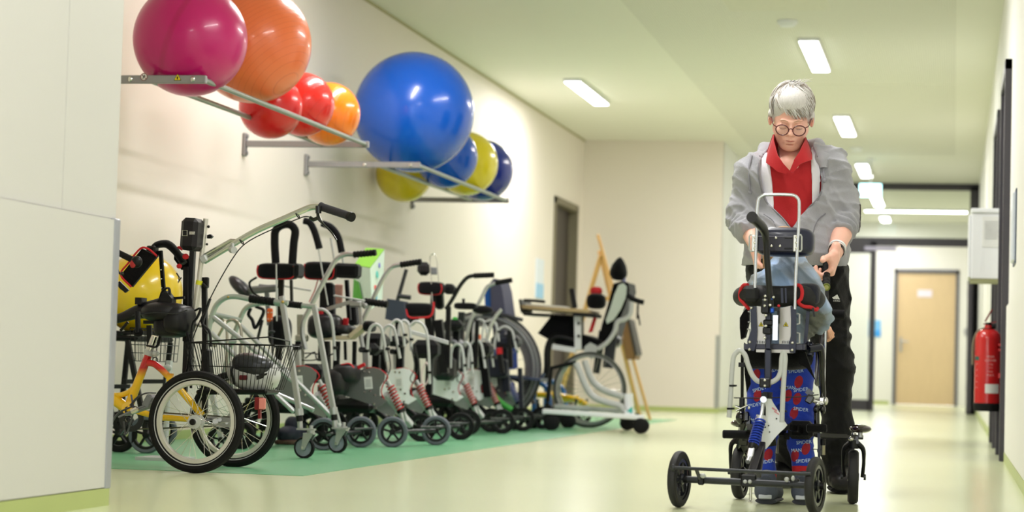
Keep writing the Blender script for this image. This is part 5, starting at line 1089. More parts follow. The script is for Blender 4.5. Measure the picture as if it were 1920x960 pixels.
F.sub(F.rc((-.023, -.0885, -.082), (0, -.101, -.0812), .0011, .0012), .0015).sub(F.rc((.023, -.0885, -.082), (0, -.101, -.0812), .0011, .0012), .0015)
F.sub(F.el((0, -.086, -.0975), (.013, .006, .0035)), .006)
for s_ in (-1, 1):
    F.E((s_*.08, .012, -.022), (.008, .018, .031), .006, np.array(Matrix.Rotation(s_*.35, 3, 'Z'))); F.sub(F.el((s_*.083, .006, -.018), (.005, .009, .018)), .004)
F.R((0, .03, -.06), (0, .062, -.2), .05, .058, .02)
for s_ in (-1, 1): F.R((s_*.04, .02, -.09), (s_*.012, -.015, -.2), .009, .008, .012)
body = F.mesh(T=RH)
# trunk, legs and arms under the clothes, then forearms and hands
SHL, SHR = P(1414, 312, 8.3), P(1560, 306, 8.33)
ELL, ELR = P(1396, 410, 8.33), P(1586, 408, 8.38)
WRL, WRR = P(1415, 458, 8.16), P(1567, 474, 8.16)
HIPL, HIPR = P(1458, 520, 8.34), P(1532, 520, 8.34)
KNL, KNR = P(1466, 715, 8.36), P(1563, 700, 8.34)
ANL, ANR = P(1484, 866, 8.55), P(1572, 872, 8.36)
NK = P(1486, 290, 8.35)
lo = Vector((-1.05, 7.95, .02)); hi = Vector((-.05, 8.75, 1.45))
F = Fld(lo, hi, .009)
F.R(NK, P(1488, 330, 8.34), .05, .07, .02).R(SHL+Vector((.03, 0, -.02)), SHR+Vector((-.03, 0, -.02)), .036, .036, .03).R(P(1488, 360, 8.34), P(1490, 500, 8.35), .075, .08, .03).R(HIPL, HIPR, .08, .08, .04)
for a, b, c in ((SHL, ELL, WRL), (SHR, ELR, WRR)): F.R(a, b, .036, .032, .02).R(b, c, .036, .026, .01)
for a, b, c in ((HIPL, KNL, ANL), (HIPR, KNR, ANR)): F.R(a, b, .07, .048, .02).R(b, c, .046, .034, .02)
F.mesh(body)
F = Fld(P(1440, 335, 8.42)-Vector((0, .3, 0)), P(1530, 270, 8.42), .004)
F.E(P(1481, 312, 8.265), (.055, .04, .045)).R(P(1484, 280, 8.34), P(1482, 330, 8.29), .05, .05, .02); F.mesh(body)
F = Fld(Vector((WRR.x-.1, 8.0, WRR.z-.06)), Vector((ELR.x+.08, 8.5, ELR.z+.06)), .0035)
F.R(ELR, ELR+(WRR-ELR)*.45, .032, .04, .01).R(ELR+(WRR-ELR)*.45, WRR, .041, .027, .01); F.mesh(body)
F = Fld(Vector((ELL.x-.08, 7.98, WRL.z-.06)), Vector((WRL.x+.08, 8.45, ELL.z+.06)), .0035)
F.R(ELL, WRL, .044, .026, .01); F.mesh(body)
# hands closed on the two rubber handles, thumbs lying on top
GR0, GR1 = P(1549.5, 500, 8.17), P(1549.5, 538, 7.97)
hand(body, P(1565, 478, 8.14), (-.12, -.3, -.95), (-1, -.05, .0), [(.75, 1.25, .9), (.85, 1.3, .9), (.9, 1.3, .9), (.95, 1.3, .9)], 1.0,
     thumb=[(.012, .022, .006), (.03, .04, .022), (.046, .066, .034), (.06, .084, .036)], side=-1)
hand(body, P(1417, 464, 8.14), (.12, -.3, -.95), (1, -.05, 0), [(.75, 1.25, .9), (.85, 1.3, .9), (.9, 1.3, .9), (.95, 1.3, .9)], 1.0,
     thumb=[(.012, .022, .006), (.03, .04, .022), (.046, .066, .034), (.06, .084, .036)], side=1)
AW.part('body', body, skin_m, angle=180)
lipm = mat('lips', rgb(186, 110, 100), .5)
AW.part('lips', MB().tube([hw(-.021, -.0905, -.0825), hw(-.01, -.0975, -.0805), hw(0, -.1015, -.0815), hw(.01, -.0975, -.0805), hw(.021, -.0905, -.0825)], [.001, .0026, .003, .0026, .001], 8, smooth=4, flat=.7), lipm)
for s_ in (-1, 1):
    AW.part('eyelid', MB().tube([hw(s_*.0175, -.0915, -.031), hw(s_*.026, -.0932, -.034), hw(s_*.036, -.091, -.0342), hw(s_*.0445, -.0855, -.031)], [.0006, .0012, .0012, .0006], 6, smooth=4), mat('lashes', rgb(120, 84, 70), .7))
    AW.part('eyebrow', MB().tube([hw(s_*.012, -.0955, -.004), hw(s_*.026, -.0925, .001), hw(s_*.044, -.083, -.003)], [.002, .003, .0012], 8, smooth=4, flat=.5), mat('brow', rgb(176, 140, 110), .8))
    AW.part('earring', MB().ell(hw(s_*.0815, .004, -.047), (.0022, .0022, .0022)), chrome_m)
# glasses
gm_ = mat('glasses_frame', rgb(84, 20, 28), .3, coat=.3); lensm = mat('lens', rgb(240, 240, 240), .02, alpha=.05, var=0)
gy = -.1085; mb = MB(); ln = MB()
for s_ in (-1, 1):
    ring = [hw(s_*.0325+math.cos(a)*.0245, gy+.010*abs(math.cos(a)*1.0+s_*1.0)*.5+.002, -.034+math.sin(a)*(.0225 if math.sin(a) < 0 else .0185)) for a in [i*PI/16 for i in range(32)]]
    mb.tube(ring, .0023, 8, closed=True)
    mb.tube([hw(s_*.0555, gy+.010, -.024), hw(s_*.066, gy+.02, -.021), hw(s_*.073, -.05, -.018), hw(s_*.0785, .0, -.012)], .0019, 8, smooth=3)
    ln.prism(ring, (hw(0, 1, 0)-hw(0, 0, 0))*.001)
mb.tube([hw(-.009, gy, -.031), hw(0, gy-.003, -.026), hw(.009, gy, -.031)], .0019, 8, smooth=4)
gl_o = AW.part('glasses', mb, gm_); AW.part('lenses', ln, lensm, gl_o)
# hair: cap plus strands
hairm = mat('grey_hair', rgb(206, 202, 200), .6, var=.22, scale=70, stretch=(4, 4, .6), bump=.35, bscale=90)
rng = random.Random(5)
F = Fld((-.12, -.14, -.12), (.12, .14, .15), .003)
F.E((0, .02, .03), (.0815, .098, .09)).E((.0, -.02, .058), (.064, .07, .058), .02)
for s_ in (-1, 1): F.R((s_*.073, .0, .0), (s_*.078, .03, -.035), .018, .014, .015)
F.R((0, .09, 0), (0, .075, -.06), .04, .03, .02)
F.sub(F.el((-.012, -.115, -.035), (.062, .08, .078)), .008)
F.sub(F.el((.085, -.01, -.045), (.022, .03, .035)), .006).sub(F.el((-.085, -.01, -.045), (.022, .03, .035)), .006)
hair = F.mesh(T=RH)
def onhead(az, el, k=1.0):
    return Vector((math.sin(az)*math.cos(el)*.084*k, .018-math.cos(az)*math.cos(el)*.1*k, .03+math.sin(el)*.094*k))
for i in range(900):
    az = rng.uniform(-PI, PI); e0 = rng.uniform(.5, 1.4); front = abs(az) < 1.15
    l = rng.uniform(.06, .12); az2 = az+rng.uniform(-.12, .14)+(.75*math.cos(az) if front else .1)
    e1 = e0-l/.09
    if az2 < -1.75 or az2 > 1.75: lim = -.72
    elif az2 < -1.25: lim = -.12
    elif az2 < -1.0: lim = -.3
    elif az2 < 1.0: lim = .36-.74*(az2+1.0)/1.4 if az2 < .4 else -.5
    elif az2 < 1.25: lim = -.36
    else: lim = -.14
    e1 = max(e1, lim+rng.uniform(-.1, .1)); k0 = rng.uniform(.985, 1.035)
    pts = [hw(*onhead(az+(az2-az)*t, e0+(e1-e0)*t, k0+.05*math.sin(t*PI)*rng.uniform(.3, 1)+(.015 if front else 0)*t)) for t in (0, .3, .6, .85, 1)]
    hair.tube(pts, [.0016, .0036, .003, .0018, .0004], 5, smooth=2, flat=.5, cap=False, mi=(0, 1, 2, 0, 2)[rng.randrange(5)])
for i in range(26):
    az = rng.uniform(-.6, 1.6); p0 = onhead(az, 1.2, 1.0); p1 = p0+Vector((rng.uniform(-.02, .045), rng.uniform(-.01, .02), rng.uniform(.012, .03)))
    hair.tube([hw(*p0), hw(*((p0+p1)/2+Vector((0, 0, .006)))), hw(*p1)], [.0018, .0012, .0003], 4, smooth=3, cap=False)
AW.part('hair', hair, [hairm, mat('white_hair', rgb(228, 226, 226), .55, var=.05, scale=60), mat('ash_hair', rgb(148, 138, 128), .5, var=.15, scale=60)], angle=180)

# polo shirt
def torso(F, o, k=.04):
    F.E(P(1488, 350, 8.33), (.148+o, .098+o, .15+o), k).E(P(1489, 430, 8.33), (.155+o, .105+o, .15+o), k).R(SHL+Vector((.05, 0, -.012)), SHR+Vector((-.05, 0, -.012)), .05+o, .05+o, k).R(P(1486, 305, 8.345), P(1487, 330, 8.34), .06+o, .1+o, .03)
    return F
redm = mat('polo_red', rgb(172, 10, 22), .8, var=.06, bump=.25, bscale=400, sheen=.1)
F = Fld(P(1405, 530, 8.5)-Vector((.02, .4, 0)), P(1575, 245, 8.1)+Vector((.02, .45, 0)), .0055)
torso(F, .003); F.noise(.002, 34, 3, (.2, 0, 1)).folds(.0035, 36, 5, (.3, 0, 1))
# open collar: V cut down to the neck skin
cutp = [P(1466, 268, 8.1), P(1482, 318, 8.1), P(1500, 280, 8.1)]
F.sub(F.rc(P(1482, 262, 8.22), P(1480, 305, 8.19), .07, .022), .006).sub(F.rc(P(1484, 258, 8.29), P(1483, 284, 8.275), .062, .058), .004).sub(F.rc(P(1484, 240, 8.32), P(1484, 285, 8.33), .062, .058), .006)
polo = AW.part('polo_shirt', F.mesh(), redm, angle=180)
def sheet(outer, inner, th=.0045, sub=4):
    """cloth strip between two polylines of equal length, with thickness"""
    n = len(outer); vs = []; fs = []
    A = [Vector(p) for p in outer]; B = [Vector(p) for p in inner]
    for i in range(n):
        t = (A[min(i+1, n-1)]-A[max(i-1, 0)]); nrm = t.cross(B[i]-A[i]); nrm = nrm.normalized()*th if nrm.length > 1e-9 else Vector((0, -th, 0))
        for j in range(sub+1):
            p = A[i]+(B[i]-A[i])*(j/sub); vs += [p, p+nrm]
    w = 2*(sub+1)
    for i in range(n-1):
        for j in range(sub):
            a = i*w+2*j; fs += [(a, a+2, a+w+2, a+w), (a+1, a+w+1, a+w+3, a+3)]
        fs += [(i*w, i*w+w, i*w+w+1, i*w+1), (i*w+2*sub, i*w+2*sub+1, i*w+w+2*sub+1, i*w+w+2*sub)]
    fs += [tuple([2*j for j in range(sub+1)]+[2*j+1 for j in range(sub, -1, -1)]), tuple([(n-1)*w+2*j for j in range(sub, -1, -1)]+[(n-1)*w+2*j+1 for j in range(sub+1)])]
    return vs, fs
col_ = MB()
col_.add(*sheet([P(1462, 262, 8.33), P(1450, 252, 8.27), P(1449, 262, 8.21), P(1457, 290, 8.17), P(1468, 306, 8.16), P(1481, 320, 8.165)],
                [P(1458, 282, 8.36), P(1437, 290, 8.29), P(1436, 305, 8.2), P(1447, 313, 8.175), P(1458, 322, 8.165), P(1474, 326, 8.165)]))
col_.add(*sheet([P(1500, 262, 8.34), P(1508, 258, 8.28), P(1509, 262, 8.22), P(1499, 284, 8.175), P(1490, 298, 8.165), P(1481, 320, 8.165)],
                [P(1512, 282, 8.36), P(1521, 285, 8.29), P(1521, 300, 8.2), P(1511, 304, 8.17), P(1500, 308, 8.165), P(1488, 323, 8.165)]))
col_.add(*sheet([P(1451, 253, 8.27), P(1460, 250, 8.38), P(1484, 250, 8.42), P(1504, 252, 8.38), P(1509, 257, 8.28)], [P(1438, 290, 8.29), P(1450, 295, 8.4), P(1484, 295, 8.43), P(1512, 292, 8.4), P(1521, 286, 8.29)]))
AW.part('collar', col_, redm, polo, angle=60)
for (x_, y_) in ((1485.5, 322), (1491, 301)):
    c = P(x_, y_, 8.3); c.y = 8.2
    AW.part('button', MB().lathe(P(x_, y_, 8.185), (0, -1, 0), [(.0055, -.01), (.0055, .002), (.004, .003), (.0035, .0015), (0, .0015)], 16), mat('button_red', rgb(196, 30, 44), .3), polo)
# hoodie: outer shell with the front left open
hoodm = mat('hoodie_grey', rgb(158, 158, 166), .9, var=.07, scale=260, bump=.5, bscale=420, sheen=.3)
lingm = mat('hoodie_lining', rgb(226, 224, 234), .9, var=.04, bump=.2, bscale=300)
OPEN_L = [(1434, 278), (1426, 292), (1423, 320), (1428, 350), (1438, 378), (1456, 396), (1470, 410), (1484, 428)]
OPEN_R = [(1521, 270), (1531, 292), (1537, 320), (1540, 345), (1536, 366), (1516, 388), (1500, 404), (1485, 428)]
def open_mask(F, grow=0.0):
    """signed distance of the front opening, in the plane of the chest"""
    X = F.X; Z = F.Z
    zs = np.array([P(*p, 8.2).z for p in OPEN_L][::-1]); xl = np.array([P(*p, 8.2).x for p in OPEN_L][::-1]); zr = np.array([P(*p, 8.2).z for p in OPEN_R][::-1]); xr = np.array([P(*p, 8.2).x for p in OPEN_R][::-1])
    L = np.interp(Z, zs, xl); R_ = np.interp(Z, zr, xr)
    d = np.maximum(L-X, X-R_)*.85-grow
    d = np.maximum(d, zs[0]-Z); d = np.maximum(d, F.Y-8.36)
    return d.astype(np.float32)
def hood_field(step):
    F = Fld(Vector((P(1362, 300, 8.3).x, 8.02, P(1500, 512, 8.2).z)), Vector((P(1614, 300, 8.3).x, 8.56, P(1500, 262, 8.3).z)), step)
    torso(F, .02)
    F.R(P(1450, 470, 8.33), P(1532, 470, 8.33), .118, .118, .04).R(P(1452, 490, 8.33), P(1530, 490, 8.33), .116, .116, .03)
    cL = ELL+(WRL-ELL)*.38; cR = ELR+(WRR-ELR)*.36
    F.R(SHL+Vector((-.0, 0, -.02)), ELL, .068, .064, .035); F.R(SHR+Vector((.0, 0, -.02)), ELR, .068, .062, .035)
    for (b, c_, r0) in ((ELL, cL, .062), (ELR, cR, .058)):
        d_ = (Vector(c_)-Vector(b)).normalized(); e_ = Vector(c_)+d_*.06
        sl = F.rc(b, e_, r0, .047); t = (F.X-b.x)*d_.x+(F.Y-b.y)*d_.y+(F.Z-b.z)*d_.z
        sl = sl-(.006*np.sin(t*230+8*F.X)*np.clip(t/.03, 0, 1)).astype(np.float32)
        F.add(np.maximum(sl, t-((Vector(c_)-Vector(b)).length+.04)).astype(np.float32), .012)
    return F, cL, cR
F, cL, cR = hood_field(.0055)
F.noise(.008, 26, 11, (.3, .1, .9)).noise(.003, 62, 12, (.9, 0, .6)).folds(.009, 30, 15, (.5, .1, 1)).folds(.006, 44, 16, (1, 0, .5))
# end of the sleeves, hem band, front opening, neck
hemz = P(1490, 497, 8.22).z
F.d = np.maximum(F.d, (hemz-F.Z)+(F.X-P(1490, 0, 8.3).x)*.0).astype(np.float32)
hemw = np.clip(1-np.abs(F.Z-(hemz+.02))/.022, 0, 1); F.d = F.d+(.004*hemw*np.sin(F.X*900)*.3).astype(np.float32)
F.sub(open_mask(F), .003).sub(F.rc(P(1484, 255, 8.3), P(1484, 300, 8.33), .062, .06), .004)
hood = AW.part('hoodie', F.mesh(), hoodm, angle=180)
F = Fld(Vector((P(1425, 300, 8.3).x, 8.1, P(1500, 425, 8.2).z)), Vector((P(1540, 300, 8.3).x, 8.5, P(1500, 262, 8.3).z)), .005)
torso(F, .0125); F.noise(.002, 26, 11, (.3, .1, .9))
zz = np.array([P(1480, y, 8.2).z for y in (262, 290, 340, 380, 400)][::-1])
li = np.array([P(x, 300, 8.2).x for x in (1441, 1439, 1447, 1451, 1451)][::-1]); ri = np.array([P(x, 300, 8.2).x for x in (1517, 1518, 1522, 1523, 1522)][::-1])
m_ = np.maximum(np.interp(F.Z, zz, li)-F.X, F.X-np.interp(F.Z, zz, ri)); m_ = np.maximum(m_, F.Y-8.4).astype(np.float32)
F.sub(m_, .002).sub(F.rc(P(1484, 255, 8.3), P(1484, 298, 8.33), .068, .066), .004)
AW.part('lining', F.mesh(), lingm, hood, angle=180)
BV = None
def bvh_of(ob):
    me = ob.data; return BVHTree.FromPolygons([v.co+Vector((0, 0, 0)) for v in me.vertices], [tuple(p.vertices) for p in me.polygons])
def surf(bv, T, x, y, Y0=7.0, off=.002):
    """first point of a surface on the line of sight through a measured photo pixel"""
    d = (P(x, y, Y0+1)-P(x, y, Y0)).normalized(); o = P(x, y, Y0)-T.loc; h = bv.ray_cast(o, d)
    return (h[0]+T.loc-d*off) if h[0] is not None else P(x, y, 8.2)
hb_ = bvh_of(hood)
for ps in (OPEN_L, OPEN_R):
    sgn = -1 if ps is OPEN_L else 1
    AW.part('zip', MB().tube([surf(hb_, AW, p[0]+sgn*1.6, p[1]) for p in ps[1:]], .0032, 8, smooth=4), mat('zip_tape', rgb(126, 126, 134), .5, .3), hood)
AW.part('zip', MB().tube([surf(hb_, AW, 1484.5, y) for y in (429, 445, 465, 494)], .003, 8, smooth=3), mat('zip_tape', rgb(126, 126, 134), .5, .3), hood)
# hood rolled behind the neck, cords
F = Fld(P(1408, 330, 8.6)-Vector((0, .5, 0)), P(1566, 250, 8.3)+Vector((0, .36, .0)), .0055)
F.R(P(1424, 299, 8.28), P(1437, 284, 8.38), .024, .034, .02).R(P(1437, 284, 8.38), P(1484, 278, 8.46), .034, .045, .02).R(P(1484, 278, 8.46), P(1531, 280, 8.38), .045, .034, .02).R(P(1531, 280, 8.38), P(1543, 297, 8.27), .034, .025, .02)
F.R(P(1543, 297, 8.27), P(1547, 330, 8.235), .02, .01, .02).R(P(1424, 299, 8.28), P(1421, 330, 8.235), .02, .01, .02)
F.noise(.006, 60, 8); F.sub(F.rc(P(1484, 255, 8.3), P(1484, 300, 8.33), .058, .056), .004)
AW.part('hood', F.mesh(), hoodm, hood, angle=180)
for pts, e in (([(1409, 292), (1405, 310), (1404, 335), (1406, 356)], (1406.5, 360)), ([(1541, 297), (1544, 312), (1545, 328), (1546, 334)], (1546, 338))):
    AW.part('cord', MB().tube([surf(hb_, AW, *p, off=.005) for p in pts], .0042, 8, smooth=4).ell(surf(hb_, AW, *e, off=.006), (.0075, .0065, .0095)), mat('cord_grey', rgb(142, 142, 152), .8), hood)
for pts in ([(1560, 432), (1566, 420), (1585, 424), (1597, 437), (1600, 447)],):
    pass
for pts in ([(1432, 402), (1450, 415), (1458, 440), (1462, 470)], [(1548, 400), (1532, 415), (1524, 440), (1520, 470)]):
    AW.part('pocket_seam', MB().tube([surf(hb_, AW, *p, off=.0005) for p in pts], .0022, 6, smooth=4), mat('seam_grey', rgb(120, 120, 128), .8), hood)
# trousers
trm = mat('trousers_black', rgb(12, 12, 14), .85, spec=.2, var=.12, bump=.3, bscale=200, sheen=.15)
F = Fld(Vector((P(1395, 600, 8.3).x, 8.1, .06)), Vector((P(1605, 600, 8.3).x, 8.72, P(1490, 488, 8.3).z)), .007)
F.R(P(1452, 505, 8.34), P(1532, 505, 8.34), .11, .112, .04)
F.R(HIPL, KNL, .1, .066, .03).R(KNL, ANL, .066, .056, .03).R(HIPR+Vector((.01, 0, 0)), KNR+Vector((.008, 0, 0)), .1, .064, .03).R(KNR+Vector((.008, 0, 0)), ANR, .064, .056, .03)
F.noise(.006, 22, 21, (.2, .1, 1)).folds(.009, 24, 23, (.35, 0, 1)).folds(.006, 40, 24, (.8, 0, .6))
F.d = np.maximum(F.d, F.Z-P(1490, 492, 8.3).z)
tro = AW.part('trousers', F.mesh(), trm, angle=180); tb = bvh_of(tro)
def decal(T, bv, vs, c, size_m, right, up, name, m, parent, off=.0012, seg=None):
    """flat lettering or marks laid on a surface, vertex by vertex along Y"""
    out = []
    for v in vs[0]:
        q = Vector(c)+Vector(right)*v.x*size_m+Vector(up)*v.y*size_m
        h = bv.ray_cast(Vector((q.x, 6.9, q.z))-T.loc, Vector((0, 1, 0)))
        out.append(h[0]+T.loc+Vector((0, -off, 0)) if h[0] is not None else None)
    if any(o is None for o in out): return None
    ys = [o.y for o in out]
    if max(ys)-min(ys) > .05: return None
    return T.part(name, MB().add(out, vs[1]), m, parent, smooth=False)
rightv, upv = Vector((1, 0, 0)), Vector((.0, 0, 1))
whm = mat('print_white', rgb(225, 225, 225), .6)
cA = P(1568.5, 559, 8.25)
bars = MB()
for i, h_ in enumerate((.011, .0165, .022)):
    x_ = -.014+i*.0085
    bars.add([Vector((x_-.002, 0, 0)), Vector((x_+.005, 0, 0)), Vector((x_+.005-h_*.5+.001, h_*.85, 0)), Vector((x_-.0065-h_*.5+.008-.003, h_*.62, 0))], [(0, 1, 2, 3)])
decal(AW, tb, ([Vector(v) for v in bars.v], bars.f), cA+Vector((.004, 0, -.004)), 1.0, rightv, upv, 'stripe_logo', whm, tro)
decal(AW, tb, text_mesh('adidas', .0105), cA+Vector((0, 0, -.0095)), 1.0, rightv, upv, 'logo_lettering', whm, tro)
# wrist band, shoes
br = MB(); ax = (WRR-ELR).normalized(); bc = ELR+(WRR-ELR)*.86
br.lathe(bc, ax, [(.0325, -.005), (.034, -.005), (.034, .005), (.0325, .005), (.0325, -.005)], 28).lathe(bc+ax*.0105, ax, [(.0315, -.0025), (.033, -.0025), (.033, .0025), (.0315, .0025), (.0315, -.0025)], 28)
AW.part('wristband', br, white_m)
AW.part('watch', MB().lathe(bc+ax*.022, ax, [(.03, -.006), (.0315, -.006), (.0315, .006), (.03, .006), (.03, -.006)], 24), black_m)
for (a_, x_, y_, Y_, hd_) in ((ANL, 1478, 905, 8.48, (-.25, -1)), (ANR, 1577, 912, 8.27, (.12, -1))):
    d_ = Vector((hd_[0], hd_[1], 0)).normalized(); h_ = Vector((a_.x, a_.y+.03, 0)); n_ = Vector((-d_.y, d_.x, 0))
    if a_ is ANL: d_ = Vector((-.45, -1, 0)).normalized()
    F = Fld(h_-Vector((.2, .32, -.0)), h_+Vector((.2, .12, .2)), .005)
    t_ = h_+d_*.2
    F.R((h_.x, h_.y, .05), (t_.x, t_.y, .04), .042, .04, .03, sq=((0, 0, 1), 1.1)).R((h_.x, h_.y, .05), (h_.x, h_.y+.005, .12), .045, .05, .03)
    F.R((h_+d_*.04).to_tuple()[:2]+(.085,), (h_+d_*.12).to_tuple()[:2]+(.06,), .04, .034, .03)
    F.d = np.maximum(F.d, .014-F.Z)
    sh = AW.part('shoe', F.mesh(), mat('shoe_black', rgb(18, 17, 20), .45, spec=.3, var=.1), angle=180)
    AW.part('sole', MB().tube([h_-d_*.03+Vector((0, 0, .013)), h_+d_*.08+Vector((0, 0, .013)), h_+d_*.215+Vector((0, 0, .015))], [.043, .046, .043], 24, smooth=4, flat=.26), rub_m, sh)
    lc = MB()
    for i in range(4):
        q_ = h_+d_*(.05+.022*i)+Vector((0, 0, .128-.014*i)); lc.tube([q_-Vector((n_.x, n_.y, 0))*.022+Vector((0, 0, -.008)), q_, q_+Vector((n_.x, n_.y, 0))*.022+Vector((0, 0, -.008))], .0028, 6, smooth=3)
    AW.part('laces', lc, dgrey_m, sh)

# ================================================================== the child in the walker (seen from behind)
CY = 7.45
CH = Thing('person', 'small child in faded blue top and printed blue trousers strapped upright in the gait trainer', 'person', (P(1465, 945, CY).x, CY, 0))
def c3(x, y, Y): return P(x, y, Y)
body = MB()
F = Fld(c3(1400, 700, 7.8)-Vector((.02, .6, 0)), c3(1575, 415, 7.8)+Vector((0, .1, 0)), .005)
hd_c = c3(1470, 474, 7.68)
F.E(hd_c, (.066, .08, .078)).E(hd_c+Vector((0, .05, -.045)), (.045, .05, .05), .02).R(hd_c+Vector((0, 0, -.04)), c3(1474, 505, 7.56), .042, .045, .02)
for s_ in (-1, 1): F.E(hd_c+Vector((s_*.068, .01, -.015)), (.01, .014, .02), .006)
F.R(c3(1440, 535, 7.5), c3(1508, 535, 7.5), .03, .03, .03).R(c3(1474, 520, 7.52), c3(1465, 660, 7.5), .06, .06, .03)
F.R(c3(1512, 535, 7.52), c3(1534, 592, 7.47), .022, .02, .01).R(c3(1534, 592, 7.47), c3(1536, 613, 7.6), .02, .017, .01)
F.R(c3(1438, 535, 7.52), c3(1417, 585, 7.55), .022, .02, .01).R(c3(1415, 585, 7.55), c3(1424, 610, 7.7), .026, .018, .01)
F.mesh(body)
F = Fld(c3(1405, 900, 7.7)-Vector((.02, .45, 0)), c3(1530, 650, 7.6)+Vector((.02, .1, 0)), .006)
F.R(c3(1450, 665, 7.5), c3(1490, 665, 7.5), .05, .05, .03).R(c3(1448, 670, 7.5), c3(1430, 770, 7.52), .04, .032, .02).R(c3(1430, 770, 7.52), c3(1437, 905, 7.42), .03, .022, .02)
F.R(c3(1492, 670, 7.5), c3(1503, 780, 7.52), .04, .032, .02).R(c3(1503, 780, 7.52), c3(1504, 900, 7.46), .03, .022, .02); F.mesh(body)
hand(body, c3(1534, 609, 7.62), (.75, .2, -.35), (-.1, .5, -.8), [(.6, 1.0, .8), (.7, 1.1, .8), (.75, 1.1, .8), (.8, 1.1, .8)], .62, side=1)
hand(body, c3(1426, 612, 7.72), (.3, .9, -.1), (0, -.1, -1), [(.5, .8, .6)]*4, .62, side=-1)
CH.part('body', body, cskin_m, angle=180)
hr_ = MB(); hmat = mat('child_hair', rgb(178, 140, 100), .55, var=.25, scale=80, bump=.5, bscale=160)
F = Fld(hd_c-Vector((.11, .12, .11)), hd_c+Vector((.11, .12, .12)), .004)
F.E(hd_c+Vector((0, -.012, .012)), (.074, .084, .084)); F.sub(F.el(hd_c+Vector((0, .09, -.04)), (.06, .06, .08)), .01); F.mesh(hr_)
for i in range(160):
    a_ = rng.uniform(-1.9, 1.9); d0 = Vector((math.sin(a_)*.06, -math.cos(a_)*.074, .04)); d1 = Vector((math.sin(a_)*.074, -math.cos(a_)*.086, rng.uniform(-.06, -.02)))
    hr_.tube([hd_c+d0, hd_c+(d0+d1)/2*1.1, hd_c+d1], [.003, .004, .001], 5, smooth=3, cap=False, flat=.5)
CH.part('hair', hr_, hmat, angle=180)
# faded denim-blue top
shm = mat('washed_blue_shirt', rgb(122, 142, 168), .85, var=.3, scale=7, bump=.35, bscale=260, sheen=.2)
_mx = [n for n in shm.node_tree.nodes if n.type == 'MIX'][0]; _mx.inputs[6].default_value = rgb(112, 114, 108); _mx.inputs[7].default_value = rgb(158, 186, 226)
for _n in shm.node_tree.nodes:
    if _n.type == 'TEX_NOISE' and _n.inputs['Scale'].default_value < 10: _n.inputs['Detail'].default_value = 1.5; _l = _n
_rp = shm.node_tree.nodes.new('ShaderNodeMapRange'); _rp.inputs[1].default_value = .38; _rp.inputs[2].default_value = .62; shm.node_tree.links.new(_l.outputs['Fac'], _rp.inputs[0]); shm.node_tree.links.new(_rp.outputs[0], _mx.inputs[0])
F = Fld(c3(1395, 700, 7.8)-Vector((.04, .62, 0)), c3(1570, 455, 7.8)+Vector((.02, .1, 0)), .0055)
F.R(c3(1442, 540, 7.5), c3(1506, 537, 7.5), .058, .058, .04).E(c3(1474, 532, 7.5), (.1, .085, .075), .03).R(c3(1472, 560, 7.5), c3(1466, 650, 7.5), .098, .088, .03).E(c3(1477, 503, 7.56), (.072, .07, .056), .03)
F.R(c3(1508, 538, 7.51), c3(1531, 580, 7.46), .05, .041, .03).R(c3(1531, 580, 7.46), c3(1533, 602, 7.5), .041, .036, .015)
F.R(c3(1438, 540, 7.52), c3(1418, 582, 7.54), .045, .04, .03).R(c3(1416, 582, 7.54), c3(1420, 600, 7.62), .036, .03, .015)
F.noise(.012, 36, 31, (.5, .1, .8)).folds(.01, 34, 33, (.5, 0, 1)).folds(.006, 60, 34, (.9, 0, .6))
shirt = CH.part('shirt', F.mesh(), shm, angle=180)
CH.part('neckband', MB().tube([hd_c+Vector((math.cos(a)*.055, .0+math.sin(a)*.05, -.068)) for a in [i*PI/10 for i in range(20)]], .003, 8, closed=True), mat('band_blue', rgb(150, 170, 196), .8), shirt)
# printed trousers: royal blue with plain red patches and white lettering
ptm = mat('royal_blue_trousers', rgb(8, 52, 172), .8, var=.1, bump=.25, bscale=260, sheen=.15)
F = Fld(c3(1395, 905, 7.8)-Vector((.03, .5, 0)), c3(1530, 645, 7.6)+Vector((.03, .1, 0)), .0055)
F.R(c3(1445, 668, 7.5), c3(1488, 668, 7.5), .078, .078, .04)
F.R(c3(1443, 680, 7.5), c3(1428, 770, 7.5), .068, .05, .02).R(c3(1428, 770, 7.5), c3(1436, 880, 7.43), .05, .036, .02)
F.R(c3(1490, 680, 7.5), c3(1499, 780, 7.5), .066, .048, .02).R(c3(1499, 780, 7.5), c3(1504, 868, 7.46), .05, .04, .02)
F.noise(.005, 40, 41, (.3, 0, 1)).folds(.005, 50, 43, (.4, 0, 1))
tr_ = CH.part('trousers', F.mesh(), ptm, angle=180); bt = bvh_of(tr_)
redp = mat('print_red', rgb(150, 18, 38), .8, var=.05); letm = mat('print_pale', rgb(196, 218, 244), .8, var=.02)
def disc(rx, ry, n=14, rings=3):
    vs = [Vector((0, 0, 0))]; fs = []
    for r_ in range(1, rings+1):
        for k in range(n): vs.append(Vector((math.cos(2*PI*k/n)*rx*r_/rings, math.sin(2*PI*k/n)*ry*r_/rings, 0)))
    for k in range(n): fs.append((0, 1+k, 1+(k+1) % n))
    for r_ in range(rings-1):
        for k in range(n): a = 1+r_*n; fs.append((a+k, a+n+k, a+n+(k+1) % n, a+(k+1) % n))
    return vs, fs
for (x_, y_) in ((1416, 703), (1418, 742), (1466, 703), (1475, 742), (1496, 716), (1493, 748), (1510, 842), (1489, 855), (1446, 815), (1440, 853), (1487, 775)):
    p_ = c3(x_, y_, 7.4); decal(CH, bt, disc(.0145, .0215), p_, 1.0, rightv, Vector((.15, 0, 1)), 'red_patch', redp, tr_, off=.0015)
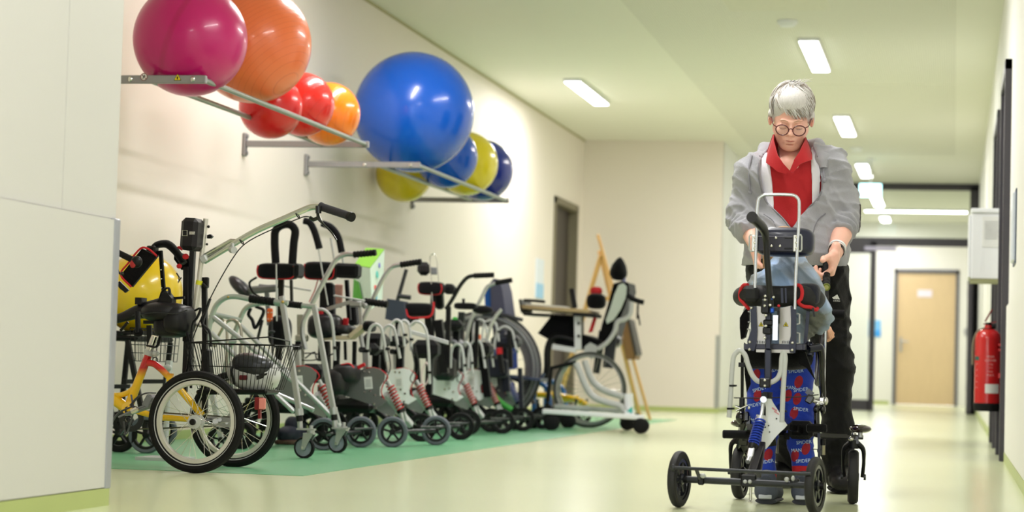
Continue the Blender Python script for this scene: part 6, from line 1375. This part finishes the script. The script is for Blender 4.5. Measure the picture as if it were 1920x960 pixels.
for (x_, y_, tx, ro) in ((1424, 690, 'SPIDER-MAN', -.3), (1450, 694, 'SPIDEY', .35), (1491, 696, 'SPIDER', .1), (1422, 730, 'SPIDEY', .3), (1480, 727, 'MAN', 0), (1500, 731, 'SPIDER', .15), (1500, 768, 'SPIDER', -.1), (1412, 760, 'SPIDEY', .2),
                         (1506, 830, 'SPIDER', .1), (1492, 845, 'MAN', .1), (1505, 865, 'SPIDER', .12), (1436, 866, 'SPIDER', .2), (1414, 790, 'MAN', -.2)):
    p_ = c3(x_, y_, 7.4)
    decal(CH, bt, text_mesh(tx, .017), p_, 1.0, Vector((math.cos(ro), 0, math.sin(ro))), Vector((-math.sin(ro), 0, math.cos(ro))), 'printed_word', letm, tr_, off=.002)
for (x_, y_, Y_) in ((1437, 893, 7.425), (1504, 881, 7.46)):
    CH.part('trouser_cuff', MB().cyl(c3(x_, y_-9, Y_), c3(x_, y_+10, Y_), .036, 20, bev=.004, r2=.034), mat('cuff_red', rgb(186, 22, 36), .8), tr_)
# trainers seen from the heel
for (x_, Y_) in ((1436, 7.39), (1505, 7.43)):
    h_ = c3(x_, 945, Y_); h_.z = 0; F = Fld(h_-Vector((.07, .08, 0)), h_+Vector((.08, .22, .13)), .004)
    F.R((h_.x, h_.y, .045), (h_.x+.015, h_.y+.14, .035), .036, .034, .02).R((h_.x, h_.y, .045), (h_.x, h_.y+.005, .085), .036, .034, .02); F.d = np.maximum(F.d, .016-F.Z)
    sh = CH.part('shoe', F.mesh(), mat('shoe_slate', rgb(74, 80, 96), .7, var=.15, bump=.3), angle=180)
    CH.part('sole', MB().tube([h_+Vector((0, -.008, .011)), h_+Vector((.007, .07, .011)), h_+Vector((.016, .15, .011))], [.037, .037, .034], 20, smooth=3, flat=.3), mat('sole_dark', rgb(60, 62, 72), .6), sh)
    CH.part('heel_badge', MB().box(h_+Vector((0, -.037, .027)), (.045, .006, .014), bev=.002), mat('badge_pale', rgb(190, 194, 204), .5), sh)
    CH.part('heel_tab', MB().ell(h_+Vector((0, -.032, .085)), (.02, .008, .014)), mat('tab_slate', rgb(50, 56, 70), .7), sh)
CH.part('ankle_band', MB().cyl(c3(1504, 890, 7.46), c3(1504, 897, 7.46), .035, 20), mat('sock_green', rgb(40, 110, 60), .8))

# ================================================================== the gait trainer in use
WT = Thing('gait_trainer', 'gait trainer in use, with curved silver bars and blue spring, holding the child', 'gait trainer', (-.58, 7.25, 0))
nv = mat('anodised_blue_black', rgb(13, 17, 34), .25, .4, var=.1)
rodm = mat('bright_rod', rgb(205, 208, 214), .2, .8, var=.02)
RW = .0935
c1 = Vector((-.885, 7.02, RW)); c2 = Vector((-.432, 6.93, RW)); axd = (c2-c1).normalized()
bt_m = mat('tyre_dark', rgb(20, 19, 23), .6, var=.1)
for c in (c1, c2):
    cast_wheel(WT, c, axd, RW, mat('wheel_black', rgb(20, 22, 30), .25, coat=.3), bt_m, 6, .016, .0145, 'front_wheel')
    for s_ in (-1, 1): WT.part('hub_cap', MB().cyl(c+axd*(.016*s_), c+axd*(.03*s_), .012, 16), black_m)
ax0 = c1+axd*.03; ax1 = c2-axd*.03
WT.part('axle', MB().cyl(ax0, ax1, .0115, 18), dgrey_m)
WT.part('axle_clamp', MB().box(P(1315, 899, 7.0), (.02, .03, .036), bev=.004), black_m); WT.part('axle_clamp', MB().box(P(1490, 906, 6.95), (.03, .03, .03), bev=.004), black_m); WT.part('axle_clamp', MB().box(P(1404, 901, 6.98), (.05, .034, .04), bev=.004), black_m)
WT.part('axle_bolt', MB().ell(P(1397, 903, 6.96), (.0065, .006, .0065)).ell(P(1406, 903, 6.96), (.0065, .006, .0065)).ell(P(1475, 899, 6.93), (.008, .008, .008)).ell(P(1487, 897, 6.93), (.006, .006, .009)).ell(P(1318, 892, 6.96), (.01, .01, .008)), lgrey_m)
t0 = P(1262, 877, 6.93); t1 = P(1520, 889, 6.84)
WT.part('guard_rod', MB().cyl(t0, t1, .0058, 12).ell(t0, (.008, .008, .012)).cyl(P(1305, 879, 6.92), P(1312, 897, 6.98), .006), dgrey_m)
WT.part('front_leg', MB().bar(P(1424, 838, 7.1), P(1405, 898, 6.98), .026, .024, up=(0, 1, .3), bev=.003), mat('leg_black', rgb(46, 44, 52), .35, .4))
WT.part('front_leg_side', MB().bar(P(1430, 832, 7.14), P(1421, 892, 7.06), .02, .03, up=(0, 1, .3), bev=.003), mat('leg_black', rgb(46, 44, 52), .35, .4))
# shock absorber
sa, sb = P(1426.5, 786, 7.12), P(1412, 834, 7.07)
so = WT.part('shock_absorber', MB().tube(pl([(1431, 748, 7.15), (1429, 770, 7.13), (1426.5, 786, 7.12)]), .006).cyl(P(1431.5, 749, 7.13), P(1431.5, 749, 7.17), .011).cyl(P(1427, 778, 7.12), P(1425.5, 789, 7.12), .015, 20, r2=.019), rodm)
WT.part('spring', coil(MB(), sa, sb, .0165, 10, .0035), bspring_m, so)
WT.part('shock_core', MB().cyl(sa, sb, .0125), mat('core_slate', rgb(60, 74, 120), .3, .5), so)
WT.part('shock_body', MB().cyl(P(1412, 833, 7.07), P(1409, 843, 7.06), .0185, 18, r2=.014), black_m, so)
WT.part('shock_fork', MB().bar(P(1410, 840, 7.06), P(1406, 858, 7.03), .02, .016, bev=.003).cyl(P(1405, 858, 7.02), P(1402, 866, 7.0), .008), rodm, so)
# white side plate
pw = pl([(1433, 750), (1436, 747), (1446, 748), (1450, 756), (1463, 776), (1471, 790), (1476, 797), (1471, 803), (1462, 811), (1452, 822), (1443, 834), (1436, 842), (1431, 839), (1427, 829), (1430, 808), (1436, 782), (1436, 765)], 7.19)
sp_ = WT.part('side_plate', MB().prism(pw, (0, .008, 0)), white_m)
WT.part('plate_marking', MB().prism(pl([(1448, 763), (1457, 769), (1456, 772), (1447, 766)], 7.187), (0, .001, 0)).prism(pl([(1452, 770), (1461, 776), (1460.5, 778), (1451, 772)], 7.187), (0, .001, 0)), mat('mark_pink', rgb(220, 150, 160), .6), sp_)
WT.part('plate_hole', MB().lathe(P(1456, 785, 7.188), (0, -1, 0), [(.003, 0), (.003, .001), (0, .001)], 8).lathe(P(1435, 801, 7.188), (0, -1, 0), [(.0025, 0), (.0025, .001), (0, .001)], 8).lathe(P(1441, 798, 7.188), (0, -1, 0), [(.0025, 0), (.0025, .001), (0, .001)], 8).lathe(P(1443, 810, 7.188), (0, -1, 0), [(.0025, 0), (.0025, .001), (0, .001)], 8), black_m, sp_)
WT.part('frame_spine', MB().bar(P(1440, 735, 7.22), P(1436, 790, 7.22), .03, .04, up=(0, 1, 0)).bar(P(1436, 790, 7.24), P(1446, 830, 7.3), .035, .04, up=(0, 1, 0)).bar(P(1428, 742, 7.2), P(1440, 742, 7.2), .03, .02), black_m)
# curved silver grab bars
WT.part('grab_bar', MB().tube(pl([(1367, 783), (1370, 740), (1373, 690), (1377, 666), (1387, 657), (1396, 664), (1403, 685), (1411, 704), (1420, 714), (1430, 717)], 7.12), .0083, 16, smooth=6), lgrey_m)
WT.part('grab_bar', MB().tube(pl([(1466, 792), (1468, 740), (1471, 690), (1472, 668), (1469, 661), (1466, 670), (1464, 695), (1458, 709), (1448, 716), (1440, 718)], 7.1), .0083, 16, smooth=6), lgrey_m)
WT.part('bar_clamp', MB().box(P(1435, 718, 7.1), (.036, .05, .032), bev=.004), black_m)
WT.part('clamp_bolt', MB().ell(P(1434, 713, 7.07), (.0045, .004, .0045)).ell(P(1434, 723, 7.07), (.0045, .004, .0045)), chrome_m)
for (x_, y_) in ((1373, 723), (1369, 766), (1468, 727), (1467, 771)):
    WT.part('bar_tie', MB().cyl(P(x_, y_-1.5, 7.12), P(x_, y_+2, 7.12), .0115, 14).box(P(x_+5, y_, 7.12), (.012, .01, .006)), black_m)
WT.part('cross_cable', MB().tube(pl([(1376, 746), (1430, 746.5), (1500, 744), (1535, 740)], 7.14), .0022, 6), cable_m)
# central column
WT.part('column', MB().bar(P(1440, 718, 7.2), P(1440.5, 655, 7.2), .023, .03, up=(0, 1, 0), bev=.003).bar(P(1440.5, 655, 7.2), P(1441.5, 575, 7.2), .02, .026, up=(0, 1, 0), bev=.003), nv)
cl_ = WT.part('column_bracket', MB().box(P(1436, 575, 7.17), (.03, .05, .05), bev=.005).box(P(1441, 605, 7.17), (.034, .04, .02), bev=.004).box(P(1439, 620, 7.17), (.03, .04, .025), bev=.004).box(P(1452, 580, 7.17), (.035, .03, .012)).box(P(1460, 590, 7.19), (.008, .03, .06)), black_m)
for (x_, y_) in ((1435, 555), (1434.5, 562), (1434, 573), (1436, 591), (1450, 557), (1444, 572), (1436, 611), (1434, 633)):
    WT.part('cap_screw', MB().ell(P(x_, y_, 7.135), (.005, .005, .005)), chrome_m, cl_)
WT.part('blue_fitting', MB().box(P(1448, 582, 7.14), (.014, .02, .02), bev=.004).cyl(P(1446, 545, 7.14), P(1446.5, 562, 7.14), .004), mat('blue_anodised', rgb(24, 70, 150), .25, .6), cl_)
WT.part('adjuster_strip', MB().bar(P(1452, 591, 7.15), P(1451, 638, 7.15), .012, .008).bar(P(1456, 591, 7.15), P(1455, 638, 7.15), .005, .01), rodm)
WT.part('red_button', MB().ell(P(1460, 573.5, 7.15), (.005, .005, .0045)), redtrim_m)
# push handle rising towards the camera
WT.part('push_handle', MB().tube(pl([(1411, 408, 6.98), (1422, 418, 7.03), (1432, 430, 7.08), (1436, 448, 7.11), (1438, 480, 7.12), (1441, 520, 7.13), (1443, 545, 7.14), (1446, 575, 7.15)]), [.0165, .0165, .0155, .011, .0105, .0105, .0105, .0095], 18, smooth=5), mat('tube_satin_black', rgb(24, 24, 26), .35, .3))
WT.part('handle_cap', MB().tube(pl([(1409.5, 406.5, 6.97), (1412, 409, 6.985)]), [.0185, .0185], 20), mat('grip_rubber', rgb(42, 40, 46), .7))
# hoop and headrest
WT.part('hoop_rod', MB().tube(pl([(1415.5, 540), (1417, 480), (1419, 420), (1420, 385), (1423, 372), (1432, 366), (1445, 365), (1475, 365), (1490, 367), (1497, 374), (1498.5, 390), (1497, 430), (1494, 480), (1491.5, 530), (1490, 580)], 7.22), .0054, 14, smooth=6), rodm)
hdp = WT.part('headrest', MB().ell(P(1472, 454, 7.31), (.102, .062, .05), n=36, m=20, sq=.5), mat('headrest_blueblack', rgb(12, 17, 50), .35, var=.15, coat=.1))
WT.part('headrest_front', MB().tube([P(1434, 452, 7.36), P(1446, 450, 7.42), P(1475, 449, 7.44), P(1505, 452, 7.4)], .04, 14, smooth=4), mat('headrest_vinyl', rgb(34, 28, 36), .45), hdp)
WT.part('mounting_plate', MB().box(P(1455.5, 457, 7.245), (.145, .006, .052), bev=.002), mat('plate_black', rgb(38, 36, 46), .4, .3), hdp)
for (x_, y_) in ((1455, 446), (1446.5, 461), (1462.5, 461)): WT.part('plate_screw', MB().ell(P(x_, y_, 7.24), (.0046, .003, .0046)), chrome_m, hdp)
for (x_, y_) in ((1478, 446), (1478, 466)): WT.part('plate_slot', MB().box(P(x_, y_, 7.2405), (.026, .003, .005), bev=.001), black_m, hdp)
for (x_, s_) in ((1415, -1), (1493, 1)):
    WT.part('bracket', MB().box(P(x_, 456.5, 7.225), (.02, .012, .056), bev=.002), mat('bracket_silver', rgb(190, 188, 180), .3, .7), hdp)
    x2 = x_+s_*10
    WT.part('strap_loop', MB().tube(pl([(x_+s_*3, 441), (x2-s_*2, 440), (x2, 444), (x2, 468), (x2-s_*2, 471), (x_+s_*3, 471)], 7.225), .003, 8), lgrey_m, hdp)
    for y_ in (445, 455, 465.5): WT.part('bracket_screw', MB().ell(P(x_, y_, 7.216), (.0042, .003, .0042)), chrome_m, hdp)
# chest belt
bb_ = WT.part('chest_belt', MB().tube(pl([(1392, 556, 7.42), (1403, 554, 7.32), (1430, 555, 7.27), (1465, 556, 7.27), (1500, 555, 7.28), (1520, 560, 7.34), (1532, 562, 7.45)]), [.034, .038, .036, .036, .036, .044, .03], 20, smooth=4, flat=1.0).box(P(1408, 551, 7.24), (.055, .05, .055), bev=.012), mat('belt_black', rgb(12, 12, 18), .7, var=.15, bump=.2, bscale=200))
WT.part('belt_wing', MB().ell(P(1516, 553, 7.33), (.042, .05, .04), sq=.6), navy_m, bb_)
WT.part('belt_trim', MB().tube(pl([(1402, 534, 7.26), (1394, 535, 7.28), (1388, 547, 7.3), (1388, 560, 7.3), (1394, 568, 7.28), (1404, 579, 7.25)]), .0062, 10, smooth=5), redtrim_m, bb_)
WT.part('belt_trim', MB().tube(pl([(1494, 534, 7.24), (1500, 536, 7.235), (1504, 546, 7.23), (1502, 560, 7.23), (1497, 566, 7.23), (1506, 574, 7.25), (1520, 576, 7.27), (1530, 581, 7.29), (1533, 578, 7.3)]), .0062, 10, smooth=5), redtrim_m, bb_)
WT.part('belt_stripe', MB().bar(P(1466, 540, 7.228), P(1467, 568, 7.228), .008, .003, up=(0, 1, 0)).bar(P(1473, 540, 7.228), P(1474, 568, 7.228), .006, .003, up=(0, 1, 0)), nv, bb_)
WT.part('side_wing_fabric', MB().prism(pl([(1402, 576, 7.3), (1394, 584, 7.3), (1387, 596, 7.3), (1387, 615, 7.3), (1389, 636, 7.3), (1396, 632, 7.3), (1404, 600, 7.3)]), (0, .06, 0)), fab_m)
# silver back plates with warning triangles
sil = mat('steel_sheet', rgb(176, 172, 166), .35, .55, var=.08, scale=4)
for pg_, tx in ((pl([(1419, 574), (1437, 576), (1438, 600), (1437, 645), (1419, 645)], 7.25), 1427), (pl([(1461, 578), (1484, 573), (1483, 600), (1482, 645), (1461, 645)], 7.25), 1473.5)):
    o_ = WT.part('back_plate', MB().prism(pg_, (0, .004, 0)), sil)
    c = P(tx, 608, 7.249)
    WT.part('warning_sticker', tri(MB(), c, .0098, 7.249), black_m, o_); WT.part('warning_triangle', tri(MB(), c, .0078, 7.248), mat('stk_yellow', rgb(228, 208, 20), .5), o_)
    WT.part('warning_symbol', MB().bar((c.x-.001, 7.2465, c.z-.005), (c.x+.001, 7.2465, c.z+.004), .0018, .0005, up=(0, 1, 0)).prism([(c.x-.003, 7.247, c.z-.001), (c.x+.002, 7.247, c.z-.006), (c.x+.003, 7.247, c.z-.001)], (0, -.0005, 0)), black_m, o_)
    WT.part('scale_strip', MB().prism(pl([(tx-8, 638), (tx+8, 638), (tx+8, 645), (tx-8, 645)], 7.249), (0, -.0006, 0)), mat('scale_white', rgb(232, 230, 236), .5), o_)
    tk = MB()
    for i in range(5): tk.prism(pl([(tx-7+i*3, 639), (tx-5.6+i*3, 639), (tx-5.6+i*3, 644), (tx-7+i*3, 644)], 7.2478), (0, -.0005, 0))
    WT.part('scale_ticks', tk, dgrey_m, o_)
WT.part('waist_band', MB().bar(P(1395, 650, 7.26), P(1505, 651, 7.26), .02, .018, up=(0, 0, 1)).bar(P(1505, 651, 7.26), P(1512, 650, 7.4), .015, .018), mat('band_steel', rgb(58, 58, 70), .4, .5))
WT.part('waist_plate', MB().bar(P(1418, 657, 7.255), P(1488, 659, 7.255), .01, .012), sil)
for pts in (([(1407, 574), (1418, 575), (1420, 620), (1419, 640), (1414, 658), (1403, 657), (1401, 640), (1408, 620)]), ([(1482, 574), (1493, 574), (1493, 640), (1491, 662), (1481, 661), (1479, 645), (1484, 625)])):
    o_ = WT.part('side_bracket', MB().prism(pl(pts, 7.235), (0, .012, 0)), nv)
    xm = sum(p[0] for p in pts)/len(pts)
    for (x_, y_) in (((1409, 577), (1406, 641), (1405.5, 655)) if xm < 1440 else ((1489, 577), (1485.5, 642.5), (1485, 656))): WT.part('bracket_screw', MB().ell(P(x_, y_, 7.228), (.005, .004, .005)), chrome_m, o_)
for (x_, y_) in ((1405.5, 594), (1404, 627), (1497, 598), (1497, 634)):
    WT.part('strap_loop', MB().tube(pl([(x_-3, y_-10), (x_+2, y_-9), (x_+2, y_+9), (x_-3, y_+10)], 7.25), .0028, 8), lgrey_m)
WT.part('side_post', MB().bar(P(1516, 578, 7.36), P(1509, 655, 7.36), .012, .014, up=(0, 1, 0)), nv)
WT.part('zip_tag', MB().bar(P(1524, 577, 7.27), P(1527, 594, 7.27), .007, .005, up=(0, 1, 0)), black_m)
WT.part('hip_harness', MB().tube(pl([(1405, 668, 7.38), (1440, 668, 7.36), (1480, 670, 7.36), (1508, 668, 7.42)]), .04, 16, smooth=4, flat=1.1).prism(pl([(1495, 655, 7.3), (1510, 660, 7.3), (1524, 700, 7.3), (1530, 715, 7.3), (1512, 690, 7.3), (1498, 682, 7.3)]), (0, .02, 0)).prism(pl([(1395, 642, 7.35), (1403, 650, 7.35), (1407, 720, 7.35), (1400, 735, 7.35), (1396, 700, 7.35)]), (0, .02, 0)), fab_m)
# side struts, joints, knee rollers
WT.part('left_strut', MB().bar(P(1392, 665, 7.45), P(1391.5, 750, 7.5), .01, .012, up=(0, 1, 0)).bar(P(1391.5, 745, 7.5), P(1391, 790, 7.5), .018, .022, up=(0, 1, 0), bev=.003).box(P(1391, 684, 7.44), (.022, .02, .016)), black_m)
WT.part('left_joint', MB().ell(P(1390, 783, 7.48), (.02, .02, .024)).box(P(1400, 781, 7.46), (.02, .03, .035), bev=.005).bar(P(1404, 778, 7.46), P(1402, 822, 7.46), .018, .02, up=(0, 1, 0), bev=.003).bar(P(1396, 790, 7.5), P(1394, 830, 7.55), .026, .03, up=(0, 1, 0)), blackg_m)
WT.part('left_bolts', MB().cyl(P(1378, 761, 7.46), P(1388, 765, 7.46), .004).cyl(P(1380, 770, 7.46), P(1402, 760, 7.46), .0035).ell(P(1405, 765, 7.45), (.006, .006, .006)), chrome_m)
kr = WT.part('knee_roller', MB().cyl(P(1355, 814, 7.3), P(1407, 815, 7.32), .0145, 18, bev=.003), foam_m)
WT.part('knee_roller', MB().cyl(P(1470, 818, 7.36), P(1480, 818, 7.36), .012, 12), foam_m)
WT.part('thigh_band', MB().box(P(1502, 806, 7.4), (.085, .1, .062), bev=.014).bar(P(1512, 803, 7.33), P(1551, 803, 7.35), .02, .03, up=(0, 0, 1), bev=.006), fab_m)
WT.part('right_strut', MB().tube(pl([(1531, 650, 7.38), (1537, 652, 7.39), (1540, 665, 7.4), (1541, 700, 7.42), (1543, 745, 7.45), (1541, 752, 7.45)]), [.013, .014, .013, .0105, .0105, .01], 14, smooth=4), blackg_m)
WT.part('waist_joint', MB().box(P(1518, 655, 7.36), (.03, .04, .05), bev=.006).cyl(P(1514, 655, 7.33), P(1536, 652, 7.38), .014).cyl(P(1516, 640, 7.34), P(1514, 665, 7.34), .006), nv)
WT.part('knee_joint', MB().box(P(1541, 752, 7.43), (.02, .025, .03), bev=.004).ell(P(1533, 757, 7.42), (.009, .009, .009)).ell(P(1548, 752, 7.42), (.009, .009, .014)).ell(P(1526, 752, 7.42), (.008, .008, .008)).cyl(P(1520, 749, 7.42), P(1548, 757, 7.42), .005), mat('zinc_bright', rgb(206, 204, 200), .2, .9))
WT.part('knee_lever', MB().ell(P(1531, 768, 7.42), (.012, .014, .016)).cyl(P(1531, 768, 7.42), P(1532, 806, 7.42), .01).ell(P(1543, 768, 7.42), (.01, .012, .016)).bar(P(1512, 745, 7.4), P(1524, 752, 7.4), .02, .03, bev=.004).bar(P(1513, 732, 7.4), P(1523, 741, 7.4), .012, .02), blackg_m)
WT.part('lower_strut', MB().bar(P(1535, 800, 7.42), P(1536, 862, 7.42), .009, .011, up=(0, 1, 0)), nv)
WT.part('hand_rod', MB().cyl(P(1547.5, 618, 7.5), P(1545, 745, 7.5), .0042, 12), rodm)
WT.part('forearm_roller', MB().cyl(P(1556, 589, 7.75), P(1584, 590, 7.75), .0175, 18, bev=.003), foam_m)
WT.part('roller_post', MB().tube(pl([(1556, 590, 7.75), (1550, 600, 7.7), (1546, 640, 7.55), (1543, 690, 7.48)]), .008, 10, smooth=4), black_m)
WT.part('rear_crossbar', MB().bar(P(1456, 812, 7.5), P(1618, 820, 7.58), .016, .016, bev=.002).bar(P(1394, 815, 7.56), P(1456, 812, 7.5), .016, .016, bev=.002), blackg_m)
for (x_, y0_, y1_) in ((1455, 823, 850), (1543, 835, 853)):
    WT.part('stop_pin', MB().cyl(P(x_, y0_-2, 7.48), P(x_, y1_, 7.48), .0085, 12), mat('pin_brass', rgb(150, 144, 120), .3, .8))
    WT.part('pin_sleeve', MB().cyl(P(x_, y0_-12, 7.48), P(x_, y0_, 7.48), .0105, 12), black_m)
WT.part('brake_wire', MB().tube(pl([(1455, 853), (1450, 855), (1447, 846), (1442, 846)], 7.47), .0015, 6, smooth=3).cyl(P(1522, 842, 7.44), P(1540, 843, 7.44), .0015), cable_m)
# push grips held by the adult
for (a_, b_, nm) in ((GR0, GR1, 'right'), (P(1432, 497, 8.17), P(1434, 520, 7.99), 'left')):
    g_ = WT.part('hand_grip', grip(MB(), a_+(a_-b_)*.3, b_, .0145, 8, 18), rub_m)
    if nm == 'right': WT.part('grip_ring', MB().cyl(b_-(a_-b_).normalized()*-.001, b_-(a_-b_).normalized()*.004, .0145, 20), mat('ring_olive', rgb(110, 120, 50), .5), g_); WT.part('grip_core', MB().cyl(b_, b_-(a_-b_).normalized()*.006, .0085, 16), mat('core_olive', rgb(176, 176, 110), .4), g_)
    WT.part('grip_stem', MB().tube([a_+(a_-b_)*.3, a_+(a_-b_)*.5, Vector((a_.x, 8.2, .75)), Vector((a_.x-.0, 7.75, .42)), P(1543 if nm == 'right' else 1412, 700, 7.6)], .009, 10, smooth=5), black_m)
# rear swivel wheels
for (x_, Y_, kn, hd2) in ((1388, 7.64, (1389, 794), .1), (1600, 7.6, (1613, 804), .1)):
    c = P(x_, 885, Y_); c.z = .0955; d_ = Vector((math.sin(.02)*1, 1, 0)).normalized(); n_ = Vector((1, -.1 if x_ < 1500 else .05, 0)).normalized()
    cast_wheel(WT, c, n_, .0955, mat('wheel_black', rgb(20, 22, 30), .25), bt_m, 6, .016, .0185, 'rear_wheel')
    fk = MB()
    for s_ in (-1, 1): fk.tube([c+n_*(s_*.032), c+n_*(s_*.036)+Vector((0, -.01, .06)), c+n_*(s_*.032)+Vector((0, -.015, .1)), c+n_*(s_*.012)+Vector((0, -.02, .118))], [.009, .008, .011, .014], 10, smooth=4, flat=.8)
    fk.cyl(c+Vector((0, -.02, .1)), c+Vector((0, -.02, .13)), .018)
    f_ = WT.part('fork', fk, black_m)
    WT.part('axle_nut', MB().cyl(c-n_*.044, c-n_*.036, .011, 12).cyl(c+n_*.036, c+n_*.044, .011, 12), dgrey_m, f_)
    WT.part('fork_stem', MB().cyl(c+Vector((0, -.02, .128)), c+Vector((0, -.02, .155)), .009).ell(c+Vector((-.008, -.045, .135)), (.01, .01, .009)), mat('zinc_bright', rgb(206, 204, 200), .2, .9), f_)
    WT.part('stop_knob', MB().ell(P(kn[0], kn[1], 7.56), (.039 if x_ > 1500 else .036, .04, .015), n=26), mat('knob_plum', rgb(30, 14, 18), .12, coat=.6))
    WT.part('knob_stem', MB().cyl(P(kn[0], kn[1]+4, 7.56), P(kn[0], kn[1]+16, 7.56), .008), alu_m)
WT.part('rear_leg', MB().bar(P(1397, 828, 7.56), P(1391, 842, 7.6), .04, .03, bev=.004).bar(P(1604, 818, 7.58), P(1605, 832, 7.58), .03, .02), blackg_m)
WT.part('side_rail', MB().bar(P(1396, 822, 7.5), P(1406, 800, 7.22), .018, .02).bar(P(1528, 815, 7.5), P(1476, 800, 7.22), .018, .02), blackg_m)
WT.part('ground_pin', MB().cyl(P(1408, 913, 7.06), P(1407, 938, 7.06), .005).ell(P(1407, 941, 7.06), (.007, .007, .005)).cyl(P(1401, 927, 7.06), P(1414, 925, 7.06), .002), mat('zinc_bright', rgb(206, 204, 200), .2, .9))
